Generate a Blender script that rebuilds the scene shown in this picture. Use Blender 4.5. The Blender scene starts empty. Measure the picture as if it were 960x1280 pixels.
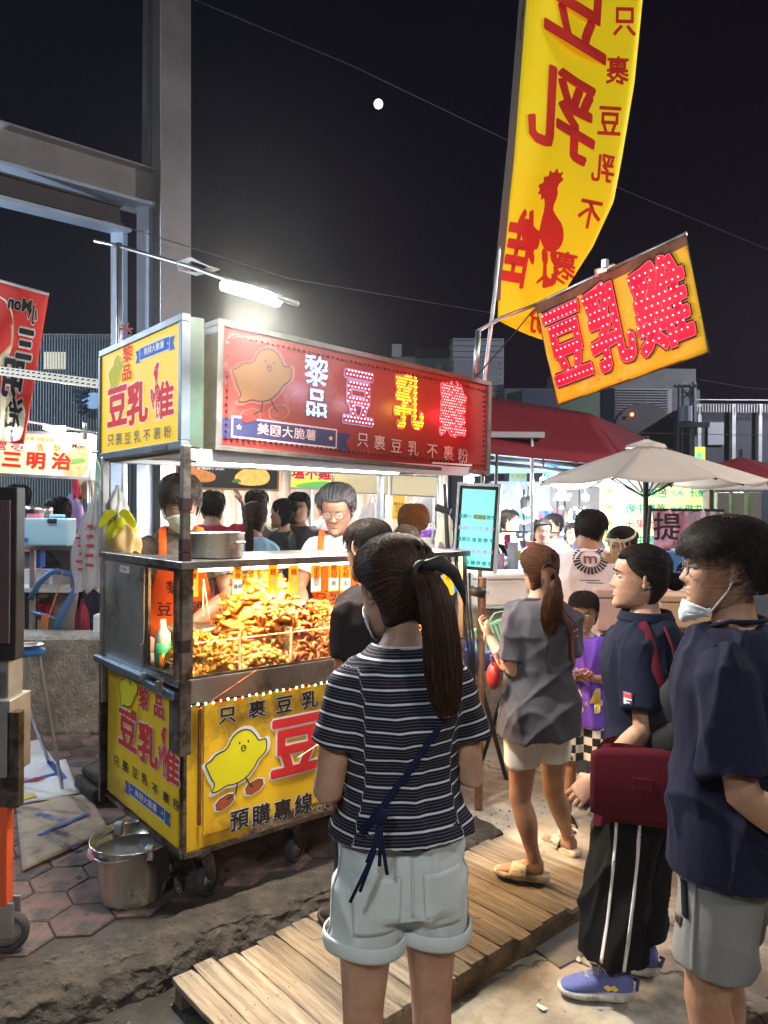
import bpy, bmesh, math, random
import numpy as np
from mathutils import Vector, Matrix, noise
random.seed(7); np.random.seed(7)
PI = math.pi
S = bpy.context.scene
COL = S.collection
# ------------------------------------------------------------------ camera
H = 1.62; F = 930.0; ROLL = 0.007
cam_d = bpy.data.cameras.new('camera'); cam_d.sensor_width = 36; cam_d.lens = F/1280*36
cam_d.clip_start = 0.05; cam_d.clip_end = 2000
cam = bpy.data.objects.new('camera', cam_d); COL.objects.link(cam)
cam.location = (0, 0, H); cam.rotation_mode = 'XYZ'
cam.matrix_world = Matrix.Translation((0, 0, H)) @ Matrix.Rotation(PI/2, 4, 'X') @ Matrix.Rotation(ROLL, 4, 'Z')
S.camera = cam
# ------------------------------------------------------------------ night sky, moonlight, exposure
W_ = bpy.data.worlds.new('World'); S.world = W_; W_.use_nodes = True
wn = W_.node_tree.nodes; wl = W_.node_tree.links
bg = wn['Background']
tc = wn.new('ShaderNodeTexCoord'); sp = wn.new('ShaderNodeSeparateXYZ'); rp = wn.new('ShaderNodeValToRGB')
wl.new(tc.outputs['Generated'], sp.inputs[0]); wl.new(sp.outputs['Z'], rp.inputs[0]); mr_ = wn.new('ShaderNodeMapRange'); wl.new(sp.outputs['X'], mr_.inputs[0]); mr_.inputs[1].default_value = -.6; mr_.inputs[2].default_value = .6
mz = wn.new('ShaderNodeMix'); mz.data_type = 'RGBA'; mz.blend_type = 'MULTIPLY'; mz.inputs[0].default_value = 1; cr_ = wn.new('ShaderNodeValToRGB'); cr_.color_ramp.elements[0].color = (1.0, 1.1, 1.15, 1); cr_.color_ramp.elements[1].color = (1.0, .42, .72, 1); wl.new(mr_.outputs[0], cr_.inputs[0]); wl.new(rp.outputs[0], mz.inputs[6]); wl.new(cr_.outputs[0], mz.inputs[7]); wl.new(mz.outputs[2], bg.inputs[0])
rp.color_ramp.elements[0].position = 0.0; rp.color_ramp.elements[0].color = (0.0040, 0.0035, 0.0056, 1)
rp.color_ramp.elements[1].position = 0.7; rp.color_ramp.elements[1].color = (0.0010, 0.0012, 0.0030, 1)
bg.inputs[1].default_value = 1.0
sun_d = bpy.data.lights.new('moonlight', 'SUN'); sun_d.energy = 0.02; sun_d.angle = math.radians(0.5); sun_d.color = (.8, .88, 1)
sun = bpy.data.objects.new('moonlight', sun_d); COL.objects.link(sun)
sun.rotation_euler = Vector((0, 30, 16.4)).to_track_quat('Z', 'Y').to_euler()
S.view_settings.view_transform = 'Standard'; S.view_settings.look = 'None'
S.view_settings.exposure = 0.9; S.view_settings.gamma = 1.0
S.cycles.max_bounces = 8; S.cycles.diffuse_bounces = 3; S.cycles.glossy_bounces = 3; S.cycles.transparent_max_bounces = 12
S.cycles.sample_clamp_indirect = 4.0; S.cycles.caustics_reflective = False; S.cycles.caustics_refractive = False
# ------------------------------------------------------------------ pixel helpers (photo pixels 960x1280)
def W(px, py, Y):
    dx, dy = px-480, py-640; c, s = math.cos(ROLL), math.sin(ROLL)
    return Vector(((dx*c+dy*s)*Y/F, Y, H-(-dx*s+dy*c)*Y/F))
def G(px, py, z=0.0):
    dx, dy = px-480, py-640; c, s = math.cos(ROLL), math.sin(ROLL)
    Y = (H-z)*F/(-dx*s+dy*c)
    return Vector(((dx*c+dy*s)*Y/F, Y, z))
# ------------------------------------------------------------------ materials
MATS = {}
def mat(name, col, rough=.6, metal=0, emit=None, estr=0, var=0.0, vscale=8, bump=0, bscale=40, alpha=1, trans=0, spec=.5,
        coat=0, sheen=0, sss=0, dirt=None, dirt_amt=0, dscale=3, stretch=None, ior=1.45):
    if name in MATS: return MATS[name]
    m = bpy.data.materials.new(name); m.use_nodes = True; MATS[name] = m
    n = m.node_tree.nodes; l = m.node_tree.links; b = n['Principled BSDF']
    c4 = (*col, 1)
    b.inputs['Base Color'].default_value = c4; b.inputs['Roughness'].default_value = rough; b.inputs['Metallic'].default_value = metal
    b.inputs['Specular IOR Level'].default_value = spec; b.inputs['IOR'].default_value = ior
    if coat: b.inputs['Coat Weight'].default_value = coat; b.inputs['Coat Roughness'].default_value = .15
    if sheen: b.inputs['Sheen Weight'].default_value = sheen
    if sss:
        b.inputs['Subsurface Weight'].default_value = sss; b.inputs['Subsurface Radius'].default_value = (.012, .005, .003); b.inputs['Subsurface Scale'].default_value = 1
    if trans: b.inputs['Transmission Weight'].default_value = trans
    if alpha < 1: b.inputs['Alpha'].default_value = alpha
    if emit: b.inputs['Emission Color'].default_value = (*emit, 1); b.inputs['Emission Strength'].default_value = estr
    m.diffuse_color = c4
    if var or bump or dirt:
        t = n.new('ShaderNodeTexCoord'); src = t.outputs['Object']
        if stretch:
            mp = n.new('ShaderNodeMapping'); mp.inputs['Scale'].default_value = stretch; l.new(src, mp.inputs[0]); src = mp.outputs[0]
        cur = None
        if var:
            no = n.new('ShaderNodeTexNoise'); no.inputs['Scale'].default_value = vscale; no.inputs['Detail'].default_value = 6; no.inputs['Roughness'].default_value = .65
            l.new(src, no.inputs['Vector'])
            r = n.new('ShaderNodeValToRGB'); l.new(no.outputs[0], r.inputs[0])
            r.color_ramp.elements[0].position = .3; r.color_ramp.elements[1].position = .7
            r.color_ramp.elements[0].color = tuple(max(0, x*(1-var)) for x in col)+(1,)
            r.color_ramp.elements[1].color = tuple(min(1, x*(1+var)) for x in col)+(1,)
            cur = r.outputs[0]
            rr = n.new('ShaderNodeMath'); rr.operation = 'MULTIPLY_ADD'; l.new(no.outputs[0], rr.inputs[0]); rr.inputs[1].default_value = .25; rr.inputs[2].default_value = max(.03, rough-.12)
            l.new(rr.outputs[0], b.inputs['Roughness'])
        if dirt:
            nd = n.new('ShaderNodeTexNoise'); nd.inputs['Scale'].default_value = dscale; nd.inputs['Detail'].default_value = 9; nd.inputs['Roughness'].default_value = .7
            l.new(src, nd.inputs['Vector'])
            r2 = n.new('ShaderNodeValToRGB'); l.new(nd.outputs[0], r2.inputs[0])
            r2.color_ramp.elements[0].position = .62-dirt_amt*.3; r2.color_ramp.elements[1].position = .72-dirt_amt*.2
            mx = n.new('ShaderNodeMix'); mx.data_type = 'RGBA'; l.new(r2.outputs[0], mx.inputs[0])
            if cur: l.new(cur, mx.inputs[6])
            else: mx.inputs[6].default_value = c4
            mx.inputs[7].default_value = (*dirt, 1); cur = mx.outputs[2]
        if cur: l.new(cur, b.inputs['Base Color'])
        if bump:
            nb = n.new('ShaderNodeTexNoise'); nb.inputs['Scale'].default_value = bscale; nb.inputs['Detail'].default_value = 5
            l.new(src, nb.inputs['Vector'])
            bp = n.new('ShaderNodeBump'); bp.inputs['Strength'].default_value = 1; bp.inputs['Distance'].default_value = bump
            l.new(nb.outputs[0], bp.inputs['Height']); l.new(bp.outputs[0], b.inputs['Normal'])
    return m
def emat(name, col, s, base=None):
    return mat(name, base or col, rough=.5, emit=col, estr=s)
# ------------------------------------------------------------------ objects
def obj(name, me, parent=None, m=None, smooth=None):
    o = bpy.data.objects.new(name, me); COL.objects.link(o)
    if parent: o.parent = parent
    if m is not None:
        me.materials.clear()
        for x in (m if isinstance(m, (list, tuple)) else [m]): me.materials.append(x)
    if smooth is not None: me.shade_smooth() if smooth else me.shade_flat()
    return o
def tag(o, label=None, cat=None, group=None, kind=None):
    if label: o['label'] = label
    if cat: o['category'] = cat
    if group: o['group'] = group
    if kind: o['kind'] = kind
    return o
def thing(name, label, cat, loc=(0, 0, 0), rz=0, group=None):
    o = bpy.data.objects.new(name, None); COL.objects.link(o); o.empty_display_size = .1
    o.location = loc; o.rotation_euler = (0, 0, rz)
    return tag(o, label, cat, group)
def copy_tree(o, parent=None):
    c = o.copy(); COL.objects.link(c)
    if parent: c.parent = parent
    for ch in [x for x in bpy.data.objects if x.parent == o]: copy_tree(ch, c)
    return c
class MB:
    def __init__(s): s.v = []; s.f = []; s.m = []; s.M = Matrix.Identity(4); s.mi = 0
    def add(s, vs, fs, M=None):
        M = s.M @ M if M is not None else s.M; k = len(s.v)
        s.v += [tuple(M @ Vector(v)) for v in vs]; s.f += [tuple(k+i for i in f) for f in fs]; s.m += [s.mi]*len(fs); return s
    def box(s, a, b, M=None):
        x0, y0, z0 = a; x1, y1, z1 = b
        return s.add([(x0,y0,z0),(x1,y0,z0),(x1,y1,z0),(x0,y1,z0),(x0,y0,z1),(x1,y0,z1),(x1,y1,z1),(x0,y1,z1)],
              [(0,3,2,1),(4,5,6,7),(0,1,5,4),(1,2,6,5),(2,3,7,6),(3,0,4,7)], M)
    def cbox(s, c, d, M=None): return s.box([c[i]-d[i]/2 for i in range(3)], [c[i]+d[i]/2 for i in range(3)], M)
    def bar(s, p, q, w, h=None, up=(0, 0, 1)):
        p, q = Vector(p), Vector(q); h = h or w; d = q-p; L = d.length; d.normalize(); u = Vector(up)
        if abs(d.dot(u)) > .98: u = Vector((0, 1, 0))
        x = d.cross(u).normalized(); y = x.cross(d)
        M = Matrix.Translation(p) @ Matrix((x, d, y)).transposed().to_4x4()
        return s.box((-w/2, 0, -h/2), (w/2, L, h/2), M)
    def tube(s, pts, r, n=8, cap=True, ell=1.0, side=None, closed=False):
        pts = [Vector(p) for p in pts]; k = len(pts); rs = r if isinstance(r, (list, tuple)) else [r]*k
        vs = []; fs = []; prev = None
        for i, p in enumerate(pts):
            if closed: d = pts[(i+1) % k]-pts[i-1]
            else: d = pts[min(i+1, k-1)]-pts[max(i-1, 0)]
            if d.length < 1e-9: d = Vector((0, 0, 1))
            d.normalize()
            if prev is None:
                u = Vector(side) if side else (Vector((0, 0, 1)) if abs(d.z) < .9 else Vector((1, 0, 0)))
            else: u = prev
            u = (u-d*u.dot(d)).normalized(); prev = u; w = d.cross(u)
            for j in range(n):
                a = 2*PI*j/n; vs.append(p+u*(math.cos(a)*rs[i])+w*(math.sin(a)*rs[i]*ell))
        m = k if closed else k-1
        for i in range(m):
            for j in range(n):
                a0, a1 = i*n+j, i*n+(j+1) % n; b0, b1 = ((i+1) % k)*n+j, ((i+1) % k)*n+(j+1) % n
                fs.append((a0, a1, b1, b0))
        if cap and not closed: fs.append(tuple(range(n-1, -1, -1))); fs.append(tuple((k-1)*n+j for j in range(n)))
        return s.add(vs, fs)
    def lathe(s, prof, n=24, M=None, cap=False, arc=2*PI):
        vs = []; fs = []; k = len(prof)
        for (r, z) in prof:
            for j in range(n): a = arc*j/n; vs.append((r*math.cos(a), r*math.sin(a), z))
        for i in range(k-1):
            for j in range(n): fs.append((i*n+j, i*n+(j+1) % n, (i+1)*n+(j+1) % n, (i+1)*n+j))
        if cap: fs.append(tuple(range(n-1, -1, -1))); fs.append(tuple((k-1)*n+j for j in range(n)))
        return s.add(vs, fs, M)
    def sphere(s, c, r, n=10, m=8, M=None):
        rx, ry, rz = r if isinstance(r, (tuple, list)) else (r, r, r); vs = []; fs = []
        for i in range(m+1):
            t = PI*i/m
            for j in range(n): a = 2*PI*j/n; vs.append((c[0]+rx*math.sin(t)*math.cos(a), c[1]+ry*math.sin(t)*math.sin(a), c[2]-rz*math.cos(t)))
        for i in range(m):
            for j in range(n): fs.append((i*n+j, i*n+(j+1) % n, (i+1)*n+(j+1) % n, (i+1)*n+j))
        return s.add(vs, fs, M)
    def prism(s, poly, z0, z1, M=None):
        n = len(poly); vs = [(x, y, z0) for x, y in poly]+[(x, y, z1) for x, y in poly]
        fs = [tuple(range(n-1, -1, -1)), tuple(range(n, 2*n))]+[(i, (i+1) % n, n+(i+1) % n, n+i) for i in range(n)]
        return s.add(vs, fs, M)
    def grid(s, fn, nu, nv, closeu=False):
        vs = [fn(i/(nu if closeu else nu-1), j/(nv-1)) for j in range(nv) for i in range(nu)]; fs = []
        for j in range(nv-1):
            for i in range(nu if closeu else nu-1): a = j*nu+i; b = j*nu+(i+1) % nu; fs.append((a, b, b+nu, a+nu))
        return s.add(vs, fs)
    def mesh(s, name='m'):
        me = bpy.data.meshes.new(name); me.from_pydata(s.v, [], s.f); me.polygons.foreach_set('material_index', s.m); me.update(); return me
    def build(s, name, m, parent=None, smooth=False, bevel=0, thick=0, seg=2, loc=None):
        me = s.mesh(name); o = obj(name, me, parent, m, smooth)
        if loc: o.location = loc
        if thick: md = o.modifiers.new('thick', 'SOLIDIFY'); md.thickness = thick; md.offset = 0
        if bevel: md = o.modifiers.new('bevel', 'BEVEL'); md.width = bevel; md.segments = seg; md.limit_method = 'ANGLE'
        return o
def np_mesh(name, V, Fq):
    me = bpy.data.meshes.new(name); V = np.asarray(V, dtype=np.float32); Fq = np.asarray(Fq, dtype=np.int32)
    k = Fq.shape[1]; me.vertices.add(len(V)); me.vertices.foreach_set('co', V.ravel())
    me.loops.add(Fq.size); me.loops.foreach_set('vertex_index', Fq.ravel())
    me.polygons.add(len(Fq)); me.polygons.foreach_set('loop_start', np.arange(0, Fq.size, k, dtype=np.int32))
    me.update(calc_edges=True); me.validate(); return me
def verts(me):
    a = np.empty(len(me.vertices)*3, np.float32); me.vertices.foreach_get('co', a); return a.reshape(-1, 3)
def set_verts(me, a): me.vertices.foreach_set('co', np.ascontiguousarray(a, dtype=np.float32).ravel()); me.update()
def evaluated(o):
    dg = bpy.context.evaluated_depsgraph_get(); return bpy.data.meshes.new_from_object(o.evaluated_get(dg), depsgraph=dg)
def remesh(mb, vox, smooth=3, fac=.5, fn=None):
    """closed overlapping solids -> one smooth continuous skin"""
    me = mb.mesh('tmp'); o = bpy.data.objects.new('tmp', me); COL.objects.link(o)
    r = o.modifiers.new('r', 'REMESH'); r.mode = 'VOXEL'; r.voxel_size = vox; r.use_smooth_shade = True
    if smooth: q = o.modifiers.new('s', 'SMOOTH'); q.iterations = smooth; q.factor = fac
    out = evaluated(o); bpy.data.objects.remove(o); bpy.data.meshes.remove(me)
    if fn is not None: set_verts(out, fn(verts(out)))
    out.shade_smooth(); return out
def join_meshes(name, lst):
    """lst of (mesh, matrix or None, material index)"""
    Vs = []; Fs = []; MI = []; k = 0
    for me, M, mi in lst:
        a = verts(me).astype(np.float64)
        if M is not None: M = np.array(M); a = a@M[:3, :3].T+M[:3, 3]
        Vs.append(a); Fs += [tuple(k+i for i in p.vertices) for p in me.polygons]
        MI += [(p.material_index if mi is None else mi) for p in me.polygons]; k += len(a)
    me = bpy.data.meshes.new(name); me.from_pydata(np.concatenate(Vs).tolist(), [], Fs)
    me.polygons.foreach_set('material_index', MI); me.shade_smooth(); me.update(); return me
# ------------------------------------------------------------------ lettering
_tc = {}
def text_mesh(s, size=1, off=0, spacing=1.0, depth=0.0, align='CENTER', res=2, vertical=False, line=1.0):
    key = (s, off, spacing, res, align, vertical, line)
    if key not in _tc:
        c = bpy.data.curves.new('t', 'FONT'); c.body = '\n'.join(s) if vertical else s; c.offset = min(off, .006); c.space_character = spacing
        c.space_line = line; c.resolution_u = res; c.align_x = align; c.align_y = 'CENTER'
        o = bpy.data.objects.new('t', c); COL.objects.link(o)
        me = evaluated(o); bpy.data.objects.remove(o); bpy.data.curves.remove(c)
        r = off*.62-.004
        if r > .001 and me.vertices:      # heavier weight: overlapping shifted copies, each a hair above the last
            n = 8 if r > .03 else 6; L = [(me, None, 0)]
            for k in range(n):
                L.append((me, Matrix.Translation((r*math.cos(2*PI*k/n+.4), r*math.sin(2*PI*k/n+.4), .00012*(k+1))), 0))
            me = join_meshes('t', L)
        _tc[key] = me
    me = _tc[key].copy(); a = verts(me); a[:, :2] *= size; set_verts(me, a); return me
def flat(name, me, m, parent, M, solid=.0008):
    """a thin printed shape laid on a surface: M maps x right, y up, z outwards"""
    o = obj(name, me, parent, m, False); o.matrix_local = M
    return o
def write(name, s, m, parent, M, size, off=0, spacing=1.0, sx=1.0, halo=None, halo_off=.03, shadow=None, **k):
    me = text_mesh(s, size, off, spacing, **k)
    if me.vertices:
        a = verts(me)
        if sx != 1: a[:, 0] *= sx; set_verts(me, a)
    o = flat(name, me, m, parent, M @ Matrix.Translation((0, 0, .0024)))
    if halo:
        me2 = text_mesh(s, size, off+halo_off*1.5, spacing, **k)
        if sx != 1: a = verts(me2); a[:, 0] *= sx; set_verts(me2, a)
        flat(name+'_outline', me2, halo, parent, M @ Matrix.Translation((0, 0, .0006)))
    return o
def glyph_points(s, size, step, off=0, spacing=1.0, sx=1.0):
    me = text_mesh(s, size, off, spacing); V = verts(me)[:, :2].astype(float).copy(); V[:, 0] *= sx
    me.calc_loop_triangles(); T = np.array([t.vertices[:] for t in me.loop_triangles])
    if len(T) == 0: return []
    x0, y0 = V.min(0); x1, y1 = V.max(0); out = []
    ys = np.arange(y0+step*.45, y1, step*.86)
    A, B, C = V[T[:, 0]], V[T[:, 1]], V[T[:, 2]]
    def cr(a, b, p): return (b[:, 0]-a[:, 0])*(p[1]-a[:, 1])-(b[:, 1]-a[:, 1])*(p[0]-a[:, 0])
    for i, y in enumerate(ys):
        for x in np.arange(x0+step*(.3 if i % 2 else .8), x1, step):
            p = (x, y); d1, d2, d3 = cr(A, B, p), cr(B, C, p), cr(C, A, p)
            if np.any(((d1 >= 0) & (d2 >= 0) & (d3 >= 0)) | ((d1 <= 0) & (d2 <= 0) & (d3 <= 0))): out.append(p)
    return out
def dots(pts, r, M=None, h=None):
    b = MB(); h = h or r*.9
    for x, y in pts:
        vs = [(x+r*math.cos(a), y+r*math.sin(a), .0014) for a in [k*PI/3 for k in range(6)]]+[(x+r*.6*math.cos(a+.3), y+r*.6*math.sin(a+.3), .0014+h*.8) for a in [k*PI/3 for k in range(6)]]+[(x, y, .0014+h)]
        b.add(vs, [(k, (k+1) % 6, 6+(k+1) % 6, 6+k) for k in range(6)]+[(6+k, 6+(k+1) % 6, 12) for k in range(6)], M)
    return b
def frame(o, x, y):
    """matrix with origin o, x axis x, y axis y, z outwards"""
    o, x, y = Vector(o), Vector(x).normalized(), Vector(y).normalized(); z = x.cross(y).normalized(); y = z.cross(x)
    M = Matrix((x, y, z)).transposed().to_4x4(); M.translation = o; return M
def smooth_poly(pts, it=2):
    for _ in range(it):
        q = []
        for i in range(len(pts)):
            a, b = pts[i], pts[(i+1) % len(pts)]
            q += [(a[0]*.75+b[0]*.25, a[1]*.75+b[1]*.25), (a[0]*.25+b[0]*.75, a[1]*.25+b[1]*.75)]
        pts = q
    return pts
def poly_mesh(polys, z=0):
    bm = bmesh.new()
    for p in polys:
        vs = [bm.verts.new((x, y, z)) for x, y in p]
        try: bm.faces.new(vs)
        except ValueError: pass
    bmesh.ops.triangulate(bm, faces=bm.faces[:]); bmesh.ops.recalc_face_normals(bm, faces=bm.faces[:])
    me = bpy.data.meshes.new('poly'); bm.to_mesh(me); bm.free(); return me
def stroke(pts, w, closed=False):
    """polyline stroke as quads"""
    out = []; n = len(pts); m = n if closed else n-1
    for i in range(m):
        a, b = Vector(pts[i]), Vector(pts[(i+1) % n]); d = (b-a)
        if d.length < 1e-6: continue
        d.normalize(); q = Vector((-d.y, d.x))*w/2; e = d*w*.3
        out.append([tuple(a-e+q), tuple(a-e-q), tuple(b+e-q), tuple(b+e+q)])
    return out
# shop emblems drawn as flat print ------------------------------------------------
CHICK = [(-.36,.10),(-.30,.17),(-.13,.20),(-.08,.33),(.05,.42),(.2,.41),(.30,.30),(.34,.22),(.46,.25),(.47,.10),(.42,.03),(.33,-.03),(.27,-.13),(.15,-.24),(-.02,-.29),(-.14,-.27),(-.27,-.33),(-.37,-.32),(-.30,-.23),(-.36,-.14),(-.42,.0),(-.45,.06)]
def chick(parent, M, w, cy=None, cl=None, halo=None, brick=None):
    P = [(x*w, y*w) for x, y in smooth_poly(CHICK, 1)]; T = lambda z: M @ Matrix.Translation((0, 0, z))
    def ex(P, k):
        cx = sum(p[0] for p in P)/len(P); cy_ = sum(p[1] for p in P)/len(P)
        return [(cx+(x-cx)*k, cy_+(y-cy_)*k) for x, y in P]
    feet = [[(-.30,-.45),(-.05,-.38),(-.03,-.52),(-.28,-.60)], [(.13,-.34),(.40,-.28),(.42,-.42),(.17,-.50)]]
    feet = [smooth_poly([(x*w, y*w) for x, y in f], 1) for f in feet]
    if halo: flat('chick_outline', poly_mesh([ex(P, 1.13)]+[ex(f, 1.25) for f in feet]), halo, parent, T(.0006))
    flat('chick', poly_mesh([P]), cy, parent, T(.0012))
    for f in feet: flat('chick_foot', poly_mesh([f]), brick, parent, T(.0012))
    ln = stroke(P, .016*w, True)+stroke([(.02*w,-.28*w),(.0,-.40*w),(-.12*w,-.46*w)], .02*w)+stroke([(.15*w,-.24*w),(.2*w,-.33*w),(.25*w,-.38*w)], .02*w)
    for ex_ in (.05, .18): ln.append([((ex_+.012*math.cos(a))*w, (.25+.02*math.sin(a))*w) for a in [k*PI/4 for k in range(8)]])
    ln += stroke([((.11+.035*math.cos(a))*w, (.17+.04*math.sin(a))*w) for a in [k*PI/4 for k in range(8)]], .014*w, True)+stroke([(.07*w,.17*w),(.15*w,.18*w)], .012*w)
    for f in feet: ln += stroke(f, .008*w, True)
    flat('chick_line', poly_mesh(ln), cl, parent, T(.0018))
ROOST = [
 [(.02,.62),(-.05,.80),(-.02,.92),(-.12,1.02),(-.06,1.03),(-.10,1.12),(-.02,1.07),(.0,1.16),(.05,1.07),(.12,1.12),(.11,1.03),(.2,1.02),(.17,.95),(.27,.90),(.22,.86),(.26,.78),(.20,.80),(.20,.70),(.15,.76),(.13,.62),(.16,.45),(.18,.28),(.12,.14),(.04,.06),(-.06,.05),(-.16,.12),(-.2,.26),(-.16,.42),(-.06,.52)],
 [(.15,.30),(.24,.34),(.34,.46),(.44,.45),(.46,.36),(.42,.18),(.32,.0),(.22,-.16),(.2,-.06),(.24,.06),(.16,.08)],
 [(-.10,.10),(-.14,-.04),(-.16,-.12),(-.06,-.10),(0,.06)], [(.02,.08),(.0,-.12),(.08,-.12),(.12,.10)],
 [(-.13,-.1),(-.16,-.26),(-.28,-.32),(-.27,-.35),(-.15,-.30),(-.14,-.36),(-.11,-.35),(-.11,-.29),(-.03,-.31),(-.1,-.25),(-.09,-.1)],
 [(.02,-.1),(.0,-.25),(-.12,-.36),(-.1,-.38),(.0,-.31),(.02,-.42),(.05,-.41),(.05,-.31),(.14,-.38),(.14,-.34),(.06,-.26),(.07,-.1)]]
def rooster(parent, M, h, m, halo=None, line=None, flip=1):
    s = h/1.58; P = [[((x)*s*flip, (y-.37)*s) for x, y in (p if i in (4, 5) else smooth_poly(p, 1))] for i, p in enumerate(ROOST)]
    if halo:
        Q = []
        for p in P: Q += stroke(p, .07*s, True)
        flat('rooster_outline', poly_mesh(Q), halo, parent, M @ Matrix.Translation((0, 0, .0006)))
    flat('rooster', poly_mesh(P), m, parent, M @ Matrix.Translation((0, 0, .0012)))
    if line:
        L = []
        for a in ([(-.12,.40),(-.02,.22),(.10,.22)], [(-.1,.16),(.0,.12),(.1,.2),(.08,.34),(.0,.42)], [(.0,.60),(.06,.52),(.12,.56)], [(.26,.38),(.36,.28)], [(.25,.28),(.33,.16)], [(.24,.16),(.29,.04)]):
            L += stroke([(x*s*flip, (y-.37)*s) for x, y in a], .018*s)
        L.append([((.1+.02*math.cos(a))*s*flip, (.93-.37+.02*math.sin(a))*s) for a in [k*PI/3 for k in range(6)]])
        flat('rooster_line', poly_mesh(L), line, parent, M @ Matrix.Translation((0, 0, .0018)))
def ribbon(parent, M, w, h, s, mb_, mw, my, sx=1.0, tilt=0):
    T = lambda z: M @ Matrix.Translation((0, 0, z)) @ Matrix.Rotation(tilt, 4, 'Z')
    body = [(-w*.38,-h/2),(w*.38,-h/2),(w*.38,h/2),(-w*.38,h/2)]
    tl = [[(-w*.36,-h*.62),(-w*.5,-h*.62),(-w*.46,-h*.12),(-w*.5,h*.38),(-w*.36,h*.38)]]; tr = [[(-x, y) for x, y in tl[0]]]
    for q in (tl, tr): flat('ribbon_tail', poly_mesh(q), mb_, parent, T(.0004))
    edge = stroke(body, h*.09, True)
    flat('ribbon', poly_mesh([body]), mb_, parent, T(.0008)); flat('ribbon_edge', poly_mesh(edge), mw, parent, T(.0012))
    write('ribbon_lettering', s, mw, parent, T(.001), h*.62, off=.015, spacing=1.1*1.0, sx=sx)
    st = []
    for cx in (-w*.335, w*.335): st.append([(cx+(h*.16 if k % 2 == 0 else h*.07)*math.cos(PI/2+k*PI/5)*sx, (h*.16 if k % 2 == 0 else h*.07)*math.sin(PI/2+k*PI/5)) for k in range(10)])
    for q in st: flat('ribbon_star', poly_mesh([q]), my, parent, T(.0016))
def area_light(name, parent, loc, rot, size, size_y, power, col=(1, 1, 1), spread=PI):
    d = bpy.data.lights.new(name, 'AREA'); d.shape = 'RECTANGLE'; d.size = size; d.size_y = size_y; d.energy = power; d.color = col; d.spread = spread
    o = bpy.data.objects.new(name, d); COL.objects.link(o); o.location = loc; o.rotation_euler = rot
    if parent: o.parent = parent
    return o
def point_light(name, parent, loc, power, col=(1, 1, 1), r=.05):
    d = bpy.data.lights.new(name, 'POINT'); d.energy = power; d.color = col; d.shadow_soft_size = r
    o = bpy.data.objects.new(name, d); COL.objects.link(o); o.location = loc
    if parent: o.parent = parent
    return o
# ================================================================== materials used widely
steel = mat('stainless_steel', (.52, .50, .47), .32, 1, var=.18, vscale=5, bump=.0006, bscale=9, stretch=(1, 1, 1), dirt=(.2, .17, .13), dirt_amt=.35, dscale=4)
steel_d = mat('worn_steel', (.30, .28, .26), .42, 1, var=.3, vscale=7, dirt=(.08, .06, .045), dirt_amt=.7, dscale=6)
galv = mat('galvanised_pipe', (.55, .56, .57), .38, .9, var=.15, vscale=14)
blackp = mat('black_plastic', (.018, .018, .02), .45, var=.2, vscale=9)
blackm = mat('black_paint_metal', (.02, .02, .022), .4, .3, var=.3, vscale=12)
rubber = mat('rubber', (.05, .05, .052), .75, var=.3, vscale=20)
yel = mat('yellow_sign_paint', (.92, .56, .02), .42, dirt=(.36, .2, .03), dirt_amt=.42, dscale=3.2, bump=.0005, bscale=30)
yel_side = mat('yellow_side_print', (.93, .64, .01), .4, dirt=(.5, .3, .03), dirt_amt=.2, dscale=4)
yel_lit = mat('yellow_lightbox', (.80, .50, .0), .6, spec=.25, emit=(1.0, .64, .0), estr=.36)
red_p = mat('red_print', (.68, .03, .03), .45); white_p = mat('white_print', (.82, .80, .78), .5); black_p = mat('black_print', (.025, .022, .022), .5)
blue_p = mat('blue_print', (.03, .10, .42), .45); navy_p = mat('navy_print', (.03, .035, .12), .45); gold_p = mat('gold_print', (.8, .6, .1), .5)
chick_y = mat('chick_yellow_print', (.86, .78, .02), .45); brick_p = mat('brick_print', (.42, .09, .03), .5)
red_l = mat('red_lit_print', (.7, .02, .02), .65, spec=.1, emit=(1, .03, .03), estr=.2); white_l = mat('white_lit_print', (.7, .7, .7), .65, spec=.1, emit=(1, .95, .9), estr=.25)
black_l = black_p; blue_l = mat('blue_lit_print', (.02, .12, .5), .65, spec=.1, emit=(.02, .15, .6), estr=.3); chick_l = mat('chick_lit_print', (.8, .75, .0), .65, spec=.1, emit=(.95, .9, .0), estr=.12)
glass = mat('clear_glass', (0, 0, 0), .02, alpha=.07, spec=.7)
glass.blend_method = 'BLEND' if hasattr(glass, 'blend_method') else None
acrylic = mat('clear_acrylic', (.25, .2, .12), .05, alpha=.10, spec=.7)
white_pl = mat('white_plastic', (.75, .75, .74), .4, var=.08, vscale=6)
orange_cloth = mat('orange_apron_cloth', (.90, .13, .01), .8, var=.12, vscale=8, bump=.001, bscale=60)

# ================================================================== the food cart
CX, CY, TH = -0.7357, 2.7621, 0.694
WALK = .12
cart = thing('food_cart', 'steel fried chicken cart on casters, yellow painted body, glass display case and red sign roof', 'food cart', (CX, CY, 0), TH)
CM = Matrix.Translation((CX, CY, 0)) @ Matrix.Rotation(TH, 4, 'Z'); CMI = CM.inverted()
SL, SR = 1.45, 1.62      # case end, roof end
def hit(px, py, Mf):
    """photo pixel -> x, y on the plane of frame Mf (world)"""
    o = Vector((0, 0, H)); d = W(px, py, 1.0)-o; n = Mf.to_3x3() @ Vector((0, 0, 1)); p0 = Mf.translation
    t = (p0-o).dot(n)/d.dot(n); q = Mf.inverted() @ (o+d*t); return q.x, q.y
front = frame((0, -.012, 0), (1, 0, 0), (0, 0, 1)); side = frame((-.012, 0, 0), (0, -1, 0), (0, 0, 1))
frontW = CM @ front; sideW = CM @ side
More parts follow.
